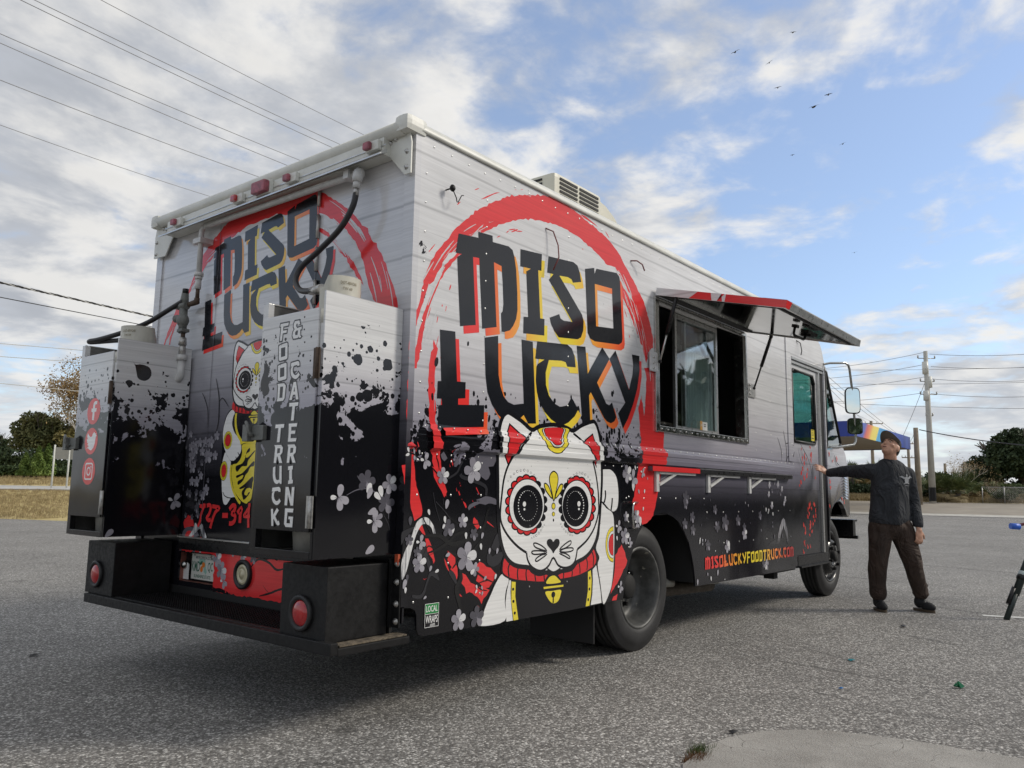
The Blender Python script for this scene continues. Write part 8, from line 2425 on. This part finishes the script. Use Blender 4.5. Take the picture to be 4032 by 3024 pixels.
# cap: crown and curved brim
mb = MB(); ellipsoid(mb, hp_(0, -.010, .046), hx, (.084, .102, .082)); cp_ = blend_solid(mb, 'cap_tmp', M_cap, man, .007, 2)
bm = bmesh.new(); bm.from_mesh(cp_.data)
pl_n = (hup*.95+fdir*-.18).normalized()
bmesh.ops.bisect_plane(bm, geom=list(bm.verts)+list(bm.edges)+list(bm.faces), plane_co=hp_(0, 0, .030), plane_no=pl_n, clear_inner=True)
bm.to_mesh(cp_.data); bm.free(); cp_.name = 'cap'
vs, fs = [], []
nA = 15
for i in range(nA+1):
    a = math.radians(-78+156*i/nA)
    for j, rr_ in enumerate((.086, .110, .135, .158)):
        f_ = -.010+math.cos(a)*(.098+(rr_-.086)*1.18)+.0
        r__ = math.sin(a)*(.084+(rr_-.086)*.18)
        u_ = .047-.10*(r__**2)*9*(.3+j*.25)*.5+.012*j*math.cos(a)
        vs.append(hp_(r__, f_, u_)); 
for i in range(nA):
    for j in range(3): fs.append((i*4+j, i*4+j+1, (i+1)*4+j+1, (i+1)*4+j))
b0_ = len(vs); vs += [v-hup*.004 for v in vs]; fs += [tuple(q+b0_ for q in reversed(f)) for f in fs]
mb = MB(); mb.add(vs, fs, True); mb.build('cap_brim', M_brim, man, recalc=False)
mb = MB(); ellipsoid(mb, hp_(-.012, .074, .088), hx, (.024, .006, .014)); mb.build('cap_patch', principled('pale_patch', (.30, .29, .26), .7), man)
# shirt
mb = MB()
AX = (RH, FH, Vector((0, 0, 1)))
ellipsoid(mb, pm(-.055, .0, 1.27), AX, (.190, .126, .22)); capsule(mb, pm(-.13, 0, 1.22), pm(-.16, 0, .88), .115, .128); capsule(mb, pm(.005, 0, 1.22), pm(-.015, 0, .88), .105, .122); capsule(mb, pm(-.06, -.01, 1.22), pm(-.08, -.01, .88), .128, .138)
capsule(mb, pm(-.185, .01, 1.335), pm(.10, .01, 1.31), .078, .078); capsule(mb, pm(-.085, .015, 1.40), pm(-.19, .015, 1.345), .058, .070); capsule(mb, pm(.005, .015, 1.395), pm(.105, .01, 1.318), .058, .072)
capsule(mb, sR, eR, .074, .058); capsule(mb, eR, wR+(eR-wR)*.06, .058, .044); capsule(mb, sL, eL, .080, .062); capsule(mb, eL, wL+(eL-wL)*.06, .061, .042)
shirt = blend_solid(mb, 'shirt', M_shirt, man, .011, 6, .010, 7.0, (1, 1, .5))
bm = bmesh.new(); bm.from_mesh(shirt.data)
bmesh.ops.bisect_plane(bm, geom=list(bm.verts)+list(bm.edges)+list(bm.faces), plane_co=(0, 0, .822), plane_no=(pm(.08, 0, 1)).normalized(), clear_inner=True)
bm.to_mesh(shirt.data); bm.free()
mb = MB(); rg = []
for k in range(25):
    a = 2*PI*k/24; rg.append(neck+pm(-.002, -.008, .012)+RH*.070*math.cos(a)+FH*.068*math.sin(a)+Vector((0, 0, .014*math.sin(a))))
mb.tube(rg, .0085, 6); mb.build('collar', M_shirt, man)
# emblem printed on the chest
bv = BVHTree.FromPolygons([tuple(v.co) for v in shirt.data.vertices], [tuple(p.vertices) for p in shirt.data.polygons])
def chest_pt(u, v, h):
    o = pm(.055+u, -1.0, 1.275+v); hit = bv.ray_cast(o, FH)
    return tuple((hit[0] if hit[0] else o+FH*.88)-FH*(.003+h))
art = Art(); ARTM['emb'] = principled('pale_shirt_print', (.30, .31, .33), .8)
art.poly('emb', 0, ellipse_pts((0, -.012), .026, .034, 18)); art.poly('emb', 0, ellipse_pts((.004, .034), .010, .012, 10))
for p in ([(-.018, .012), (-.05, .030), (-.082, .020), (-.060, .014), (-.030, -.004)], [(.018, .012), (.05, .034), (.075, .010), (.055, .012), (.028, -.002)], [(-.018, -.03), (-.045, -.052), (-.025, -.05), (-.010, -.044)], [(.018, -.03), (.042, -.048), (.024, -.048), (.010, -.044)], [(-.02, -.066), (.03, -.070), (.03, -.066), (-.02, -.062)]): art.poly('emb', 0, p)
art.build('shirt_emblem', chest_pt, man, flat=True)
# trousers
mb = MB()
ellipsoid(mb, pm(-.085, .0, .875), AX, (.192, .125, .10)); ellipsoid(mb, pm(-.085, .0, .80), AX, (.200, .128, .12))
capsule(mb, pm(-.178, 0, .80), kL, .118, .092); capsule(mb, kL, aL+Vector((0, 0, .03)), .092, .074)
capsule(mb, pm(.020, 0, .80), kR, .116, .090); capsule(mb, kR, aR+Vector((0, 0, .05)), .090, .070)
for k, a in ((0, aL), (1, aR)):
    for z, r_ in ((.045, .078), (.085, .074), (.13, .076)): ellipsoid(mb, a+Vector((0, 0, z)), AX, (r_, r_, .026))
blend_solid(mb, 'trousers', M_trous, man, .012, 4, .013, 8.0, (1, 1, .55))
# shoes
for a, toe in ((aL, pm(-.235, -.17, .045)), (aR, pm(.262, -.155, .045))):
    d_ = Vector((toe.x-a.x, toe.y-a.y, 0)).normalized(); s_ = Vector((-d_.y, d_.x, 0)); ax3 = (s_, d_, Vector((0, 0, 1)))
    heel = Vector((a.x, a.y, .05))-d_*.035
    mb = MB(); ellipsoid(mb, heel+d_*.02+Vector((0, 0, .035)), ax3, (.042, .058, .060)); ellipsoid(mb, heel+d_*.12, ax3, (.046, .084, .042)); capsule(mb, heel+d_*.02+Vector((0, 0, .06)), heel+d_*.03+Vector((0, 0, .11)), .043, .045)
    blend_solid(mb, 'shoe', M_shoe, man, .008, 3)
    mb = MB()
    o = []
    for k in range(28):
        t = 2*PI*k/28; y = math.cos(t); x = math.sin(t)
        o.append(heel+d_*(.070+.126*y)+s_*x*(.040+.006*max(0, y)))
    mb.add([tuple(Vector((q.x, q.y, .001))) for q in o]+[tuple(Vector((q.x, q.y, .024))) for q in o], [tuple(range(28)), tuple(range(28, 56))]+[(k, (k+1) % 28, (k+1) % 28+28, k+28) for k in range(28)])
    mb.build('sole', M_sole, man)
    mb = MB()
    for k in range(4):
        c_ = heel+d_*(.075+.022*k)+Vector((0, 0, .060-.007*k)); mb.tube([c_-s_*.022, c_+s_*.022+d_*.006], .0035, 5)
    mb.build('laces', principled('dark_lace', (.035, .035, .038), .8), man)

# ------------------------------------------------------------------ small things on the lot
def frame_pt(px_lat, depth, z): 
    return Vector((CAM_POS.x, CAM_POS.y, 0))+FH*depth+RH*px_lat+Vector((0, 0, z))
# folded stand reaching into the picture at the right edge
st = tag(empty('folding_stand', frame_pt(4.56, 7.45, 0)), 'dark green folding stand leg entering at the right picture edge', 'stand')
p0 = Vector((0, 0, .0)); up1 = RH*.34+FH*.10+Vector((0, 0, .62))
mb = MB(); mb.tube([p0, up1*.45], .026, 10); mb.tube([up1*.36, up1*1.3], .034, 10); mb.build('leg', principled('dark_green_tube', (.016, .028, .026), .45), st)
mb = MB(); mb.tube([RH*.0+up1*.22-RH*.035, up1*.46-RH*.035], .022, 8); mb.sphere(up1*.60, .045, 10, 8); mb.build('clamp', M_black_paint, st)
mb = MB(); mb.tube([up1*.60, up1*.68], .040, 10); mb.build('collar', principled('pale_clamp', (.36, .42, .42), .4), st)
st2 = tag(empty('tube_rack', frame_pt(5.70, 9.0, 0)), 'dark red tube frame with bright blue end caps at the right picture edge', 'rack')
mb = MB(); mb.tube([(RH*.0+Vector((0, 0, .80))), RH*.10+Vector((0, 0, .825)), RH*.5+Vector((0, 0, .84))], .016, 8); mb.tube([RH*.14+Vector((0, 0, .68)), RH*.17+Vector((0, 0, .80)), RH*.19+Vector((0, 0, .84))], .016, 8); mb.tube([RH*.35+Vector((0, 0, 0)), RH*.35+Vector((0, 0, .84))], .016, 8); mb.build('tube', principled('dark_red_tube', (.16, .035, .035), .45), st2)
mb = MB(); mb.tube([RH*-.075+Vector((0, 0, .795)), RH*.025+Vector((0, 0, .788))], .034, 12); mb.tube([RH*.10+Vector((0, 0, .655)), RH*.20+Vector((0, 0, .645))], .030, 12); mb.build('end_cap', principled('bright_blue_cap', (.03, .13, .60), .4), st2)
# litter
def scrap(name, label, x, y, r_, mat, n_=7, seed=0, h=.008, asp=1.0):
    rr = random.Random(seed); mb = MB()
    vs = [(r_*rr.uniform(.5, 1.1)*math.cos(2*PI*k/n_)*asp, r_*rr.uniform(.5, 1.1)*math.sin(2*PI*k/n_), rr.uniform(0, h)) for k in range(n_)]+[(0, 0, h*1.3), (0, 0, .0005)]
    mb.add(vs, [(k, (k+1) % n_, n_) for k in range(n_)]+[((k+1) % n_, k, n_+1) for k in range(n_)])
    return tag(mb.build(name, mat, None, loc=(x, y, .003)), label, 'litter')
M_lg, M_lb = principled('green_plastic_film', (.005, .16, .07), .3), principled('blue_plastic_film', (.02, .16, .42), .3)
scrap('plastic_scrap', 'crumpled green plastic scrap on the asphalt at lower right', 2.71, -1.83, .030, M_lg, 9, 1, .03)
scrap('plastic_scrap', 'small teal plastic scrap on the dark oil streak', 3.07, -1.13, .028, principled('teal_film', (.01, .22, .26), .3), 6, 2, .01)
scrap('plastic_scrap', 'small blue plastic scrap in front of the pavement slab', 2.20, -1.32, .018, M_lb, 6, 3, .01)
scrap('stick', 'short black piece of bark beside the pavement edge', .98, -1.20, .022, M_black_paint, 6, 4, .012, 1.5)
scrap('stick', 'tiny dark twig on the asphalt left of the bumper', -.49, 2.86, .03, M_black_paint, 5, 5, .012, 1.6)
scrap('leaf', "dark dead leaf on the asphalt before the man's feet", 4.85, -1.05, .035, M_hose, 6, 6, .015, 1.2)
scrap('pebble', 'small white pebble beside the grass tuft', .575, -1.205, .010, M_paint_white, 8, 7, .012)
g_pts = np.array([(.60+random.Random(k).uniform(-.05, .07), -1.215+random.Random(k+50).uniform(-.03, .03), .0) for k in range(26)])
tag(tufts('grass_tuft', g_pts, .035, F_shrub, 77, 9), 'small green weed tuft at the edge of the pavement slab', 'weed', kind='stuff')
g_pts = np.array([(.53+random.Random(k).uniform(-.07, .05), -1.235+random.Random(k+50).uniform(-.03, .03), .0) for k in range(40)])
tag(tufts('dead_grass', g_pts, .030, principled('rusty_dead_grass', (.15, .075, .035), .9), 78, 8), 'reddish brown dead grass at the edge of the pavement slab', 'weed', kind='stuff')
